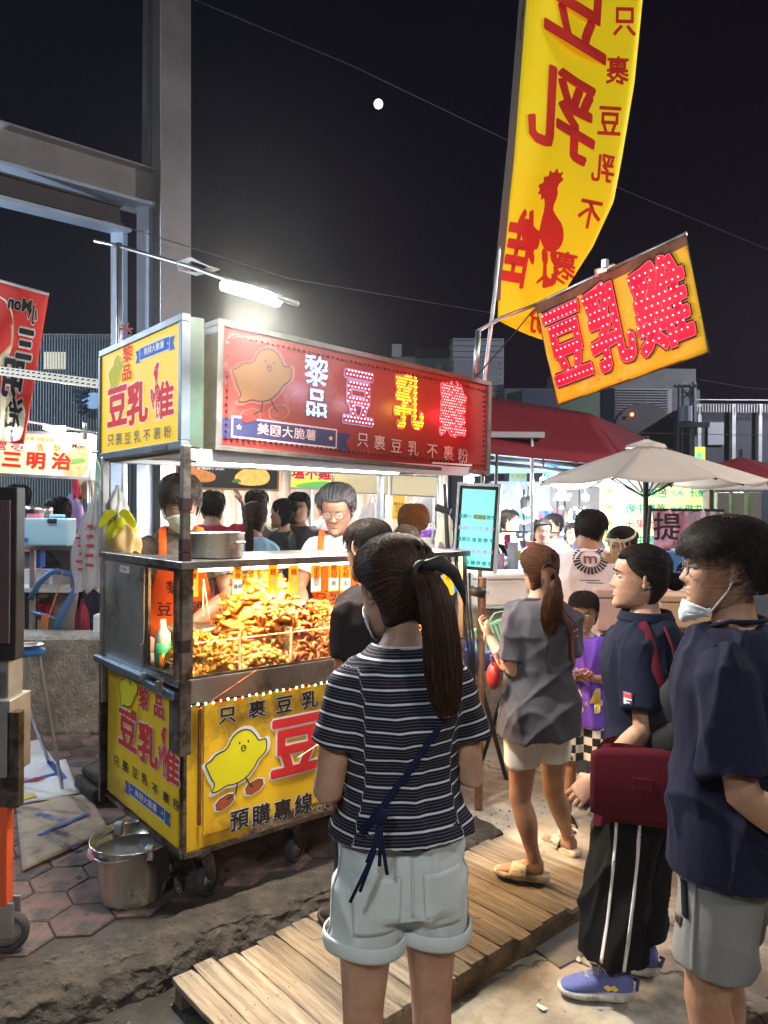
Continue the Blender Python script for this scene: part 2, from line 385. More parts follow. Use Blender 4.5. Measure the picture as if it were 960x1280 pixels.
def on(Mloc, MW, px, py, hpx, what, **k):
    """lettering centred at a pixel with height hpx"""
    x, y = hit(px, py, MW); x2, y2 = hit(px, py+hpx, MW); return x, y, abs(y-y2)
def fr(Ml, x, y, rot=0): return Ml @ Matrix.Translation((x, y, 0)) @ Matrix.Rotation(rot, 4, 'Z')
# body
b = MB(); b.box((.0, -.0, .345), (SL, .012, .905)); b.box((0, .012, .345), (.012, .80, .925)); b.box((SL-.012, .012, .345), (SL, .80, .92)); b.box((.012, .79, .345), (SL-.012, .80, .92)); b.box((.012, .012, .36), (SL-.012, .79, .38))
b.build('body', yel, cart, bevel=.002)
b = MB(); b.box((.075, -.010, .395), (1.40, -.0005, .893)); front_panel = b.build('front_panel', yel, cart, bevel=.0015)
b = MB(); b.box((-.010, .035, .36), (-.0005, .775, .918)); side_panel = b.build('side_panel', yel_side, cart, bevel=.0015)
for a_, c_ in (((-.004, -.004, .335), (.010, .030, .905)), ((-.006, .78, .335), (.012, .81, .93)), ((-.03, .806, .30), (-.006, .83, .95)), ((SL-.02, -.014, .335), (SL+.004, .012, .905))): MB().box(a_, c_).build('corner_trim', steel_d, cart, bevel=.001)
b = MB(); b.box((-.002, -.012, .328), (SL, -.0, .345)); b.box((-.012, .0, .328), (-.0005, .8, .345)); b.build('bottom_rail', steel_d, cart)
b = MB(); b.box((.054, -.012, .44), (.064, -.0005, .90)); b.build('rusty_strip', mat('rust', (.16, .06, .02), .8, var=.5, vscale=30), cart)
b = MB()
for i in range(7): b.box((.30+i*.012, -.0125, .345+.003*i), (.31+i*.013, -.0105, .375-.002*i))
def worn_edge():
    P = []; x = .22
    top = [(.22, .352), (.30, .372), (.37, .384), (.44, .379), (.52, .372), (.60, .384), (.68, .376), (.76, .383), (.86, .370), (.95, .385), (1.1, .37), (1.25, .38), (1.38, .36)]
    return [(.22, .346)]+top+[(1.38, .346)]
flat('peeled_paint_patch', poly_mesh([worn_edge()]), mat('bare_panel', (.42, .30, .2), .6, var=.45, vscale=30, dirt=(.1, .06, .04), dirt_amt=.7, dscale=20), cart, frame((0, -.0112, 0), (1, 0, 0), (0, 0, 1)))
# case: floor band, ledges, posts, top
b = MB(); b.box((-.02, -.03, .905), (SL+.01, -.014, .995)); b.box((-.02, -.014, .96), (SL+.01, .80, .985)); b.box((SL-.006, -.014, .92), (SL+.01, .8, .96)); b.build('lower_band', steel, cart, bevel=.003)
b = MB(); b.box((-.055, .30, .935), (-.002, .84, .965)); b.box((-.04, .02, .915), (-.014, .30, .945)); b.build('side_ledge', mat('blue_grey_steel', (.22, .30, .40), .35, .8, var=.2, vscale=6), cart, bevel=.006)
b = MB(); b.box((-.046, .10, .925), (-.041, .145, .985)); b.cbox((-.052, .122, .955), (.012, .02, .035)); b.build('latch', steel, cart, bevel=.002)
b = MB(); b.box((-.032, -.034, .72), (.012, -.013, .995)); b.box((-.03, -.012, .72), (-.013, .07, .92)); b.build('corner_plate', steel_d, cart, bevel=.002)
b = MB(); b.box((-.030, -.040, .996), (.002, -.010, 1.86)); b.build('corner_post', steel_d, cart, bevel=.003)
for z in (1.1, 1.42, 1.47, 1.62): MB().box((-.032, -.042, z), (.004, -.008, z+.045)).build('tape_wrap', mat('black_tape', (.025, .012, .014), .35), cart)
MB().box((-.03, .80, .75), (.0, .83, 1.86)).build('back_post', galv, cart, bevel=.003); MB().box((SR-.03, .80, .98), (SR, .83, 1.86)).build('back_post', galv, cart, bevel=.003)
b = MB(); b.box((SL+.0, -.02, .98), (SL+.03, .01, 1.43)); b.build('case_post', steel, cart, bevel=.003)
b = MB(); b.box((-.035, -.045, 1.405), (SL+.03, .42, 1.434)); b.box((-.035, .42, 1.405), (.03, .83, 1.434)); b.box((SL-.03, .42, 1.405), (SL+.03, .83, 1.434)); b.build('case_top', steel, cart, bevel=.004)
b = MB(); b.box((-.02, .03, .986), (-.008, .06, 1.404)); b.box((-.02, .30, .986), (-.008, .335, 1.404)); b.box((-.02, .06, .986), (-.008, .30, 1.0)); b.box((-.02, .06, 1.39), (-.008, .30, 1.404)); b.build('side_window_frame', steel_d, cart, bevel=.001)
b = MB(); b.box((-.014, .06, 1.0), (-.011, .30, 1.39)); b.build('side_window_pane', glass, cart)
b = MB(); b.box((-.022, .345, .968), (-.004, .80, 1.404)); dr = b.build('side_door', mat('brushed_door_steel', (.62, .60, .54), .40, 1, var=.22, vscale=2.2, bump=.004, bscale=2.2, dirt=(.3, .26, .2), dirt_amt=.3, dscale=2.5), cart, bevel=.003)
b = MB()
for z in (1.02, 1.33): b.tube([(-.03, .338, z), (-.03, .338, z+.06)], .006, 8)
b.build('hinge', steel, dr)
b = MB(); b.box((-.0245, .49, 1.355), (-.0225, .60, 1.382)); b.build('nameplate', white_pl, dr)
write('nameplate_lettering', '01354481', black_p, dr, frame((-.0247, .545, 1.368), (0, -1, 0), (0, 0, 1)), .02, sx=.9)
b = MB(); b.box((.02, -.022, .996), (SL, -.019, 1.404)); b.build('front_pane', glass, cart)
b = MB(); b.box((.003, -.026, .996), (.02, -.015, 1.404)); b.box((.02, -.026, .996), (SL, -.015, 1.004)); b.build('pane_channel', steel_d, cart)
b = MB(); b.box((SL+.012, .01, .996), (SL+.015, .78, 1.404)); b.build('end_pane', glass, cart)
b = MB(); b.box((.02, .0, .9855), (SL, .78, .99)); b.build('case_floor', mat('case_floor_tray', (.85, .74, .55), .4, .2, var=.1), cart)
warm = (1, .74, .38)
# heat lamps in the case (lit tubes under the top)
b = MB(); b.tube([(.08, .08, 1.392), (SL-.06, .08, 1.392)], .009, 10); hl = b.build('case_lamp', emat('warm_lamp', (1, .80, .5), 14), cart)
area_light('case_light', hl, (.75, .09, 1.38), (0, 0, 0), 1.3, .05, 40, (1, .60, .26))
b = MB(); b.box((.05, .06, 1.396), (SL-.03, .10, 1.404)); b.build('lamp_batten', white_pl, cart)
# string of tiny coloured lights under the band
for k, (cname, cc) in enumerate((('white_bulb', (1, .9, .75)), ('green_bulb', (.3, 1, .55)), ('red_bulb', (1, .15, .08)))):
    b = MB(); m = 0
    for i in range(46):
        if (0, 0, 1, 0, 2, 0, 0, 2, 1, 0)[i % 10] != k: continue
        b.sphere((.012+i*.031, -.024, .897+.002*math.sin(i*1.7)), .0052, 6, 5)
    tag(b.build('string_light', emat(cname, cc, 5), cart, smooth=True), kind='stuff')
b = MB(); b.tube([(.0+i*.031, -.022, .899+.003*math.sin(i*2.2)) for i in range(47)], .003, 5); b.build('string_light_wire', blackp, cart)
# casters
def caster(u, v):
    b = MB(); b.box((u-.075, v-.055, .318), (u+.075, v+.055, .334)); c = b.build('caster', steel_d, cart, bevel=.002)
    b = MB(); rz = .5
    M = Matrix.Translation((u, v, 0)) @ Matrix.Rotation(rz, 4, 'Z')
    b.M = M; b.lathe([(.001, .318), (.035, .316), (.04, .30), (.03, .285), (.001, .285)], 16)
    for s in (-1, 1): b.prism([(-.035, .29), (.035, .29), (.065, .20), (.045, .175), (.02, .19)], -.003, .003, Matrix.Translation((0, s*.026, 0)) @ Matrix.Rotation(PI/2, 4, 'X'))
    b.build('fork', steel_d, c, bevel=.001)
    b = MB(); Mw = M @ Matrix.Translation((.04, 0, WALK+.066)) @ Matrix.Rotation(PI/2, 4, 'X')
    b.M = Mw; b.lathe([(.045, -.02), (.06, -.02), (.066, -.012), (.066, .012), (.06, .02), (.045, .02)], 28); b.build('tyre', rubber, c, smooth=True)
    b = MB(); b.M = Mw; b.lathe([(.001, -.021), (.014, -.024), (.018, -.012), (.044, -.014), (.046, 0), (.044, .014), (.018, .012), (.014, .024), (.001, .021)], 24); b.build('wheel_hub', galv, c, smooth=True)
for u, v in ((.10, .06), (.52, .08), (1.36, .06), (.10, .70), (1.36, .70)): caster(u, v)
# lettering: front panel
def row(names, s, pts, Ml, MW, hpx, m, par, off=.02, halo=None, sx=1.0, ho=.035, rot=0):
    for ch, (px, py) in zip(s, pts):
        x, y = hit(px, py, MW); _, y2 = hit(px, py+hpx, MW)
        write(names, ch, m, par, fr(Ml, x, y, rot), abs(y-y2)/.92, off=off, halo=halo, sx=sx, halo_off=ho)
row('slogan', '只裹豆乳不裹粉', [(284, 895), (321, 888), (355, 882), (387, 876), (418, 870), (447, 865), (475, 860)], front, frontW, 21, black_p, front_panel, .03, white_p, 1.15)
x, y = hit(295, 953, frontW); xa, _ = hit(255, 953, frontW); xb, _ = hit(337, 953, frontW)
chick(front_panel, fr(front, x, y), abs(xb-xa)*1.02, chick_y, black_p, white_p, brick_p)
row('brand_lettering', '豆', [(371, 936)], front, frontW, 73, red_p, front_panel, .055, white_p, 1.0, .035)
row('brand_lettering', '乳雞', [(440, 922), (500, 908)], front, frontW, 68, red_p, front_panel, .055, white_p, 1.0, .035)
row('phone_lettering', '預購專線', [(299, 1026), (326, 1020), (353, 1014), (379, 1007)], front, frontW, 25, black_p, front_panel, .035, white_p, 1.0)
row('phone_lettering', ':09', [(399, 1003), (410, 1001), (422, 998)], front, frontW, 25, black_p, front_panel, .035, white_p, 1.0)
# lettering: side panel
sx_ = 1.1
def cpx(MW, px, py, dx, dy): x, y = hit(px, py, MW); x2, _ = hit(px+dx, py, MW); _, y2 = hit(px, py+dy, MW); return x, y, abs(x2-x), abs(y-y2)
x, y, w_, h_ = cpx(sideW, 160, 864, 26, 36); chick(side_panel, fr(side, x, y), w_*1.05, chick_y, black_p, None, brick_p)
row('name_lettering', '黎', [(180, 875)], side, sideW, 27, red_p, side_panel, .045, white_p, 1.1)
row('name_lettering', '品', [(199, 885)], side, sideW, 27, red_p, side_panel, .045, white_p, 1.1)
row('brand_lettering', '豆乳', [(160, 916), (185, 935)], side, sideW, 48, red_p, side_panel, .05, white_p, 1.25)
row('brand_lettering', '隹', [(216, 962)], side, sideW, 42, red_p, side_panel, .05, white_p, 1.0)
x, y, w_, h_ = cpx(sideW, 206, 940, 20, 66); rooster(side_panel, fr(side, x, y), h_*1.0, red_p, white_p, white_p, -1)
row('slogan', '只裹豆乳不裹粉', [(146, 952), (157, 959), (169, 967), (181, 975), (194, 987), (208, 998), (221, 1007)], side, sideW, 13.5, black_p, side_panel, .02, None, 1.35)
x, y, w_, h_ = cpx(sideW, 183, 1001, 66, 14); ribbon(side_panel, fr(side, x, y, 0), w_*1.0, h_*1.15, '美國大脆薯', blue_p, white_p, gold_p, 1.35)

# ------------------------------------------------------------------ roof and sign boxes
RM = Matrix.Translation((.08, 0, 0)) @ Matrix.Rotation(.066, 4, 'Z') @ Matrix.Rotation(.020, 4, 'Y')
SW = 1.66; Z0, Z1 = 1.858, 2.352
redbd = mat('red_sign_board', (.28, .036, .03), .38, var=.12, vscale=3, dirt=(.3, .1, .08), dirt_amt=.2, dscale=4)
def rbox(mb, a, c): return mb.box(a, c, RM)
b = MB(); rbox(b, (0, .002, Z0+.01), (SW, .09, Z1-.01)); fs_ = b.build('front_sign', redbd, cart, bevel=.002)
b = MB()
for a, c in (((-.004, -.012, Z1-.02), (SW+.004, .095, Z1+.003)), ((-.004, -.012, Z0-.006), (SW+.004, .095, Z0+.014)), ((-.004, -.0125, Z0+.014), (.022, .0945, Z1-.02)), ((SW-.022, -.0125, Z0+.014), (SW+.004, .0945, Z1-.02))): rbox(b, a, c)
b.build('sign_frame', mat('sign_frame_grey', (.16, .16, .15), .5, .4, var=.3, vscale=12), cart, bevel=.002)
b = MB(); b.box((.012, .01, Z0), (.074, .075, Z1-.005)); b.build('sign_corner_post', mat('green_grey_paint', (.05, .10, .075), .5, dirt=(.05, .07, .06), dirt_amt=.6, dscale=9), cart, bevel=.002)
b = MB(); b.box((-.016, .02, Z0+.005), (.01, .86, Z1-.01)); ss_ = b.build('side_sign', yel_lit, cart, bevel=.002)
b = MB(); M_ = Matrix.Identity(4)
for a, c in (((-.024, -.005, Z1-.03), (.011, .885, Z1+.0)), ((-.024, -.005, Z0-.01), (.011, .885, Z0+.022)), ((-.025, -.006, Z0+.022), (.012, .022, Z1-.03)), ((-.025, .86, Z0+.022), (.012, .887, Z1-.03))): b.box(a, c)
b.build('side_sign_frame', mat('slate_paint', (.10, .13, .17), .45, var=.25, vscale=6), cart, bevel=.003)
b = MB(); b.box((-.0265, .12, Z0-.006), (-.0245, .26, Z0+.012)); b.build('tape_patch', blackp, cart)
sgn = RM @ frame((0, -.0005, 0), (1, 0, 0), (0, 0, 1)); sgnW = CM @ sgn
sds = frame((-.017, 0, 0), (0, -1, 0), (0, 0, 1)); sdsW = CM @ sds
# roof skin: white underside, grey top
b = MB(); b.box((.0, .085, Z0+.003), (SR, .83, Z0+.012)); b.build('roof_ceiling', mat('white_ceiling_sheet', (.82, .84, .86), .45, var=.05), cart)
b = MB(); b.box((.0, .10, Z1-.05), (SR, .84, Z1-.04)); b.box((.01, .83, Z0+.012), (SR, .84, Z1-.05)); b.box((SR, .12, Z0+.0), (SR+.01, .84, Z1-.05)); b.build('roof_sheet', steel_d, cart)
b = MB(); b.box((.0, .80, Z0-.022), (SR, .83, Z0+.0)); b.box((.02, .09, Z0-.02), (.05, .80, Z0+.0)); b.box((SR-.03, .09, Z0-.022), (SR, .80, Z0)); b.box((.7, .09, Z0-.02), (.73, .80, Z0)); b.build('roof_frame', galv, cart, bevel=.002)
cool = (1, .96, .88)
for v in (.22, .42):
    b = MB(); b.tube([(.25, v, Z0-.026), (1.4, v, Z0-.026)], .011, 10); t_ = b.build('ceiling_tube', emat('white_lamp', (1, .97, .9), 9), cart)
    area_light('tube_light', t_, (.82, v, Z0-.045), (0, 0, 0), 1.15, .05, 6, cool)
# white fascia under the sign
b = MB(); b.box((.02, .012, Z0-.05), (SR-.02, .03, Z0-.004), Matrix.Rotation(.045, 4, 'Z')); b.build('fascia', mat('pale_fascia', (.62, .66, .72), .4), cart, bevel=.002)
# front sign art
x, y, w_, h_ = cpx(sgnW, 327, 478, 76, 72); cm_ = mat('dull_chick_print', (.24, .11, .035), .5)
chick(fs_, fr(sgn, x, y+.01), w_*1.0, cm_, black_p, mat('dull_pink_edge', (.40, .10, .08), .5), redbd)
x, y, w_, h_ = cpx(sgnW, 356, 541, 160, 24); ribbon(fs_, fr(sgn, x+.012, y), w_*.92, h_*1.0, '美國大脆薯', navy_p, mat('pale_pink_print', (.75, .5, .5), .5), gold_p, 1.18)
row('slogan', '只裹豆乳不裹粉', [(453, 551), (474, 555), (495, 559), (516, 562), (540, 565), (560, 568), (578, 571)], sgn, sgnW, 18, mat('pale_pink_print', (.75, .5, .5)), fs_, .012, black_p, 1.05, .03)
pinkedge = mat('pink_edge_print', (.75, .25, .25), .5)
def led_char(ch, px, py, hpx, sx, fill, led, step, off=.05, par=None, Ml=None, MW=None, edge=None, r=None):
    x, y, _, h = cpx(MW, px, py, 5, hpx); size = h/.92; M = fr(Ml, x, y)
    write('led_letter', ch, fill, par, M, size, off=off, sx=sx, halo=edge, halo_off=.035)
    pts = glyph_points(ch, size, step, off, 1.0, sx)
    o = dots(pts, r or step*.25).build('led_bulbs', led, par); o.matrix_local = M @ Matrix.Translation((0, 0, .0025)); tag(o, kind='stuff')
led_w = emat('led_white', (.45, .70, 1.0), 5); led_w2 = emat('led_warm_white', (.8, .78, 1.0), 2.6); led_y = emat('led_yellow', (1, .62, .02), 4.5); led_r = emat('led_red', (1, .12, .10), 5.5)
fill_r = mat('dark_red_print', (.40, .02, .03), .45); fill_b = mat('pale_blue_fill', (.25, .35, .6), .45, emit=(.15, .3, .8), estr=.25); fill_y = mat('ochre_fill', (.5, .2, .01), .45)
led_char('黎', 395, 467, 38, .95, fill_b, led_w, .0135, .02, fs_, sgn, sgnW, None)
led_char('品', 395, 506, 35, .95, fill_b, led_w, .0135, .03, fs_, sgn, sgnW, None)
led_char('豆', 448, 503, 68, .72, fill_r, led_w2, .020, .035, fs_, sgn, sgnW, mat('lilac_edge', (.45, .30, .55), .5), .0036)
led_char('乳', 511, 508, 64, .78, fill_y, led_y, .0165, .035, fs_, sgn, sgnW, pinkedge)
led_char('雞', 566, 517, 64, .72, mat('lit_red_fill', (.6, .01, .03), .4, emit=(1, .02, .05), estr=.6), led_r, .0165, .03, fs_, sgn, sgnW, mat('lit_pink_edge', (.8, .2, .25), .4, emit=(1, .1, .15), estr=.5))
# border of unlit bulbs
bp = [(.045+i*.0262, z) for i in range(61) for z in (Z0+.045, Z1-.05)]+[(x, Z0+.045+j*.0262) for j in range(1, 16) for x in (.045, SW-.045)]
o = dots(bp, .0068).build('border_bulbs', mat('unlit_bulb', (.12, .015, .015), .25), fs_); o.matrix_local = sgn; tag(o, kind='stuff')
# glow of the lit letters
for (px, py, e, c) in ((566, 517, 1.0, (1, .03, .04)), (511, 508, .5, (1, .5, .05)), (448, 503, .3, (1, .8, .9)), (395, 485, .5, (.4, .65, 1))):
    x, y = hit(px, py, sgnW); pl = point_light('led_glow', fs_, (0, 0, 0), e, c, .03); pl.location = (sgn @ Vector((x, y, .12)))
# side sign art
x, y, w_, h_ = cpx(sdsW, 145, 468, 15, 36); chick(ss_, fr(sds, x, y), w_*1.35, chick_l, black_p, None, brick_p)
row('name_lettering', '黎品', [(160, 444), (159, 467)], sds, sdsW, 20, red_l, ss_, .04, None, 1.5)
x, y, w_, h_ = cpx(sdsW, 193, 436, 50, 17); ribbon(ss_, fr(sds, x, y), w_*1.08, h_*.95, '美國大脆薯', blue_l, white_l, chick_l, 1.2)
row('brand_lettering', '豆乳', [(147, 512), (172, 508)], sds, sdsW, 50, red_l, ss_, .055, white_l, 1.3)
row('brand_lettering', '隹', [(208, 503)], sds, sdsW, 44, red_l, ss_, .05, white_l, 1.05)
x, y, w_, h_ = cpx(sdsW, 197, 488, 22, 76); rooster(ss_, fr(sds, x, y), h_*.98, red_l, white_l, white_l, -1)
row('slogan', '只裹豆乳不裹粉', [(139, 551), (149, 550), (160, 549), (172, 547), (184, 545), (197, 543), (210, 541)], sds, sdsW, 15, black_p, ss_, .01, None, 1.4)
# price tags taped inside the top of the glass
tagm = mat('yellow_price_card', (.9, .48, .02), .5, emit=(1, .42, .01), estr=.6); tagw = mat('white_price_card', (.85, .85, .8), .5, emit=(1, .9, .7), estr=.5)  # glow painted into the cards for the case light behind them
fi = frame((0, -.0235, 0), (1, 0, 0), (0, 0, 1)); fiW = CM @ fi
for (px, s, n, white, hh) in ((242, '脆薯', '50', 0, 40), (297, '無骨', '雞柳', 1, 38), (341, '雞', '豆40', 0, 36), (367, '雞', '皮50', 0, 36), (395, '七里香', '50', 1, 34), (417, '雞翅', '時', 1, 33), (432, '花枝', '丸', 1, 33), (561, '雞塊', '', 0, 38)):
    x, y, w_, h_ = cpx(fiW, px, 706, 12, hh); 
    t_ = flat('price_tag', poly_mesh([[(-w_/2, -h_), (w_/2, -h_), (w_/2, 0), (-w_/2, 0)]]), tagm, cart, fi @ Matrix.Translation((x, y, 0)))
    if white: flat('price_field', poly_mesh([[(-w_/2, -h_*.95), (w_/2, -h_*.95), (w_/2, -h_*.48), (-w_/2, -h_*.48)]]), tagw, t_, Matrix.Translation((0, 0, .0006)))
    write('price_name', s, red_p, t_, Matrix.Translation((0, -h_*.26, .001)), w_*.62, off=.02, vertical=True, sx=1.1, line=.95)
    if n: write('price_value', n, black_p if white else white_p, t_, Matrix.Translation((0, -h_*.72, .001)), w_*.48, off=.01, vertical=len(n) > 2)
# ------------------------------------------------------------------ tall poles, banner and lit flag
PB = hit  # alias
arm = thing('flag_pole', 'pair of thin steel poles rising from the right end of the red sign', 'pole', tuple(W(603, 592, 3.98)))
def at_(o, p): return Vector(p)-Vector(o.location)
YB = 3.98
b = MB(); b.tube([at_(arm, W(598, 800, YB)), at_(arm, W(606, 470, YB)), at_(arm, W(618, 372, YB)), at_(arm, W(637, 180, YB)), at_(arm, W(664, -80, YB))], .011, 10); b.build('long_pole', galv, arm, smooth=True)
b = MB(); b.tube([at_(arm, W(594, 474, YB-.05)), at_(arm, W(598, 413, YB-.05))], .015, 4); b.tube([at_(arm, W(597, 414, YB-.05)), at_(arm, W(625, 398, YB-.05)), at_(arm, W(672, 380, 3.88))], .010, 8); b.tube([at_(arm, W(672, 380, 3.88)), at_(arm, W(858, 292, 3.25))], .011, 8); b.build('cross_arm', galv, arm, smooth=True)
b = MB(); b.tube([at_(arm, W(596, 470, YB-.06)), at_(arm, W(640, 420, YB-.1)), at_(arm, W(668, 386, 3.86))], .0035, 6); b.build('cable', blackp, arm)
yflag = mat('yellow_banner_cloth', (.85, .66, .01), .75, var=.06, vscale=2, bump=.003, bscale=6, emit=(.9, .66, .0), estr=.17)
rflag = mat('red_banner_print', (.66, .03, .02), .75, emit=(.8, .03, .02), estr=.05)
def fy(px, py): return YB+.03*math.sin(px*.045+py*.008)+.025*math.sin(py*.02+1)+.0016*max(0, px-640)*.25
EDGE = [(-70, 663, 811), (0, 656, 803), (100, 648, 793), (200, 640, 776), (245, 635, 767), (300, 630, 741), (350, 624, 708), (400, 622, 700)]
def edge(t):
    k = t*(len(EDGE)-1); i = min(int(k), len(EDGE)-2); q = k-i; return [EDGE[i][j]*(1-q)+EDGE[i+1][j]*q for j in range(3)]
bn = thing('banner', 'tall yellow cloth banner with red characters and a rooster, seen from its back', 'banner', tuple(W(622, 400, YB)))
def bp_(px, py, d=0): return at_(bn, W(px, py, fy(px, py)-d))
b = MB()
def bf(s, t):
    y, l, r = edge(min(1, t)); py = y+(s*26 if t > .85 else s*12)*(t)
    if t > .93: py += (6*math.sin(s*2.5))
    return bp_(l+(r-l)*s, py)
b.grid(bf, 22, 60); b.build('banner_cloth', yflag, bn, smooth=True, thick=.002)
b = MB()
b.grid(lambda s, t: bp_(edge(t*.93)[1]-7+9*s, edge(t*.93)[0], .004), 2, 50); b.build('banner_sleeve', mat('grey_sleeve', (.16, .15, .14), .8), bn, thick=.008)
def banner_char(ch, px, py, w, h, rot, off=.03, name='banner_lettering', me=None, shear=0):
    me = me or text_mesh(ch, 1, off); a = verts(me); mn, mx = a.min(0), a.max(0); c = (mn+mx)/2; sc = (mx-mn)
    out = []
    cr, sr = math.cos(rot), math.sin(rot)
    for v in a:
        x = -(v[0]-c[0])/sc[0]*w; y = -(v[1]-c[1])/sc[1]*h      # mirrored: seen from behind
        X = x*cr-y*sr; Y = x*sr+y*cr; out.append(tuple(bp_(px+X, py+Y+shear*X, .006+v[2])))
    set_verts(me, np.array(out)); obj(name, me, bn, rflag)
banner_char('豆', 722, 2, 78, 118, .06, .03, shear=.55); banner_char('乳', 703, 140, 84, 112, .05, .035, shear=.42)
P = [[(x, y) for x, y in p] for p in ROOST]; banner_char('', 682, 285, 62, 150, .10, me=poly_mesh([smooth_poly(p, 1) if i < 4 else p for i, p in enumerate(P)]), name='rooster')
banner_char('隹', 650, 310, 38, 100, .18, .04)
for ch, px, py, r in (('只', 781, 27, .02), ('裹', 772, 88, .04), ('豆', 762, 151, .06), ('乳', 754, 210, .08), ('不', 737, 268, .2), ('裹', 706, 332, .22), ('粉', 676, 400, .2)): banner_char(ch, px, py, 29, 36, r, .03)
# lit flag
FQ = [(670, 382, 3.88), (857, 293, 3.25), (886, 440, 3.28), (698, 506, 3.90)]
fl = thing('lit_flag', 'small yellow vinyl flag with three red LED characters hanging from the side arm', 'sign', tuple(W(670, 382, 3.88)))
FC = [at_(fl, W(*q)) for q in FQ]
fn_ = (FC[1]-FC[0]).cross(FC[3]-FC[0]).normalized()
if fn_.y > 0: fn_ = -fn_
def fq(s, t, d=0):
    p = FC[0]*(1-s)*(1-t)+FC[1]*s*(1-t)+FC[2]*s*t+FC[3]*(1-s)*t
    return p+fn_*(d+.010*math.sin(s*19+t*3)*(1-abs(2*t-1)*.3)*(.4 if .1 < t < .9 else 1))
b = MB(); b.grid(lambda s, t: fq(s, t), 60, 24); b.build('flag_cloth', mat('yellow_vinyl', (.82, .60, .03), .5, dirt=(.22, .14, .05), dirt_amt=.3, dscale=5, emit=(1, .5, .0), estr=.12, bump=.003, bscale=14), fl, smooth=True, thick=.003)
b = MB(); b.tube([fq(s, t) for s, t in [(0, 0), (1, 0), (1, 1), (0, 1)] for _ in (0,)]+[fq(0, 0)], .006, 6); b.build('flag_hem', mat('brown_hem', (.10, .07, .05), .8), fl)
b = MB(); b.grid(lambda s, t: fq(s, t*.09, .004), 40, 3); b.build('top_hem', mat('brown_hem2', (.2, .13, .07), .8, var=.4), fl)
ledp = mat('lit_red_letter', (.7, .0, .02), .4, emit=(1, .0, .015), estr=1.1); ledh = emat('led_pink_point', (1, .3, .3), 3.2)
for ch, sc_, w in (('豆', .17, .29), ('乳', .47, .29), ('雞', .80, .33)):
    for nm, off, m_, d_ in (('letter_outline', .105, black_p, .004), ('letter_edge', .066, mat('lit_pink_edge', (1, 1, 1)), .006), ('led_letter', .052, ledp, .008)):
        me = text_mesh(ch, 1, off); a = verts(me); out = []
        for v in a: out.append(tuple(fq(sc_+v[0]*w, .53-v[1]*.80, d_+.006+v[2])))
        set_verts(me, np.array(out)); obj(nm, me, fl, m_)
    b = MB()
    for x, y in glyph_points(ch, 1, .105, .03): b.sphere(fq(sc_+x*w, .53-y*.80, .018), .0042, 5, 4)
    tag(b.build('led_bulbs', ledh, fl), kind='stuff')
b = MB(); p = fq(.5, .0, 0); b.tube([p+Vector((-.04, 0, .0)), p+Vector((.05, 0, .028))], .02, 6); b.tube([p+Vector((0, -.01, .02)), p+Vector((0, -.01, .06))], .018, 8); b.build('clip', galv, fl)
point_light('flag_glow', fl, fq(.5, .55, .25), 3.2, (1, .04, .05), .12)
point_light('flag_glow', fl, fq(.5, .5, -.25), 4, (1, .04, .05), .12)
# ------------------------------------------------------------------ schedule screen on the right post
sc = thing('schedule_screen', 'tall turquoise screen in black frame listing market days, fixed right of the display case', 'screen', tuple(W(596, 660, 3.70)))
Q = [W(575, 608, 3.72), W(623, 614, 3.66), W(616.5, 713, 3.66), W(568, 712, 3.72)]
o0 = (Q[0]+Q[3])/2; xax = ((Q[1]+Q[2])/2-o0); wS = xax.length; yax = (Q[0]-Q[3]); hS = yax.length
MS = frame((Q[0]+Q[2])/2, xax, yax); MS.translation -= Vector(sc.location)
b = MB(); b.M = MS; b.cbox((0, 0, -.018), (wS, hS, .03)); b.build('screen_case', blackp, sc, bevel=.004)
b = MB(); b.M = MS; b.cbox((-wS/2-.006, 0, -.02), (.012, hS+.02, .05)); b.cbox((0, hS/2+.008, -.02), (wS+.03, .014, .05)); b.cbox((wS/2+.006, 0, -.02), (.012, hS+.02, .05)); b.build('screen_bracket', galv, sc)
b = MB(); b.M = MS; b.cbox((0, 0, -.0005), (wS*.84, hS*.92, .005)); pn = b.build('display', emat('screen_glow', (.18, .72, .62), .75, (.1, .1, .1)), sc)
t1 = mat('teal_text', (.0, .12, .2), .5, emit=(.0, .1, .2), estr=.3); t2 = mat('mauve_text', (.3, .2, .4), .5, emit=(.25, .18, .42), estr=.5)
for i, (s, m_) in enumerate((('星期一 橋頭區夜市', t1), ('星期三 大 社 夜 市', t2), ('星期五 後 勁 夜 市', t1), ('星期六 後 勁 夜 市', t2), ('星期日 楠 梓 夜 市', t1))):
    write('schedule_lettering', s, m_, pn, MS @ Matrix.Translation((-.0, hS*(.13-.137*i), .003)), .0225, off=.035, sx=1.0)
flat('highlight', poly_mesh([[(-.012, -.012), (.042, -.012), (.042, .014), (-.012, .014)]]), mat('olive_box', (.2, .18, .0), emit=(.5, .45, .0), estr=.6), pn, MS @ Matrix.Translation((0, hS*.13, .0035)))
area_light('screen_light', pn, MS @ Vector((0, 0, .02)), (MS.to_euler().x, MS.to_euler().y, MS.to_euler().z), .15, .3, .0001, (.3, 1, .9))
b = MB(); q = sc.location
b.tube([W(603, 722, 3.72)-q, W(598, 1010, 3.74)-q], .02, 8); b.build('screen_post', mat('rusty_post', (.25, .13, .08), .6, .4, var=.4, vscale=20), sc)
b = MB(); b.tube([W(588, 738, 3.68)-q, W(606, 742, 3.68)-q], .025, 10)
for k in range(3): b.tube([W(577+k*5, 716, 3.70)-q, W(580+k*4, 760, 3.68)-q, W(586+k*3, 820-k*10, 3.69)-q, W(590+k*2, 900, 3.7)-q], .006, 6)
b.build('cable_bundle', blackp, sc, smooth=True)
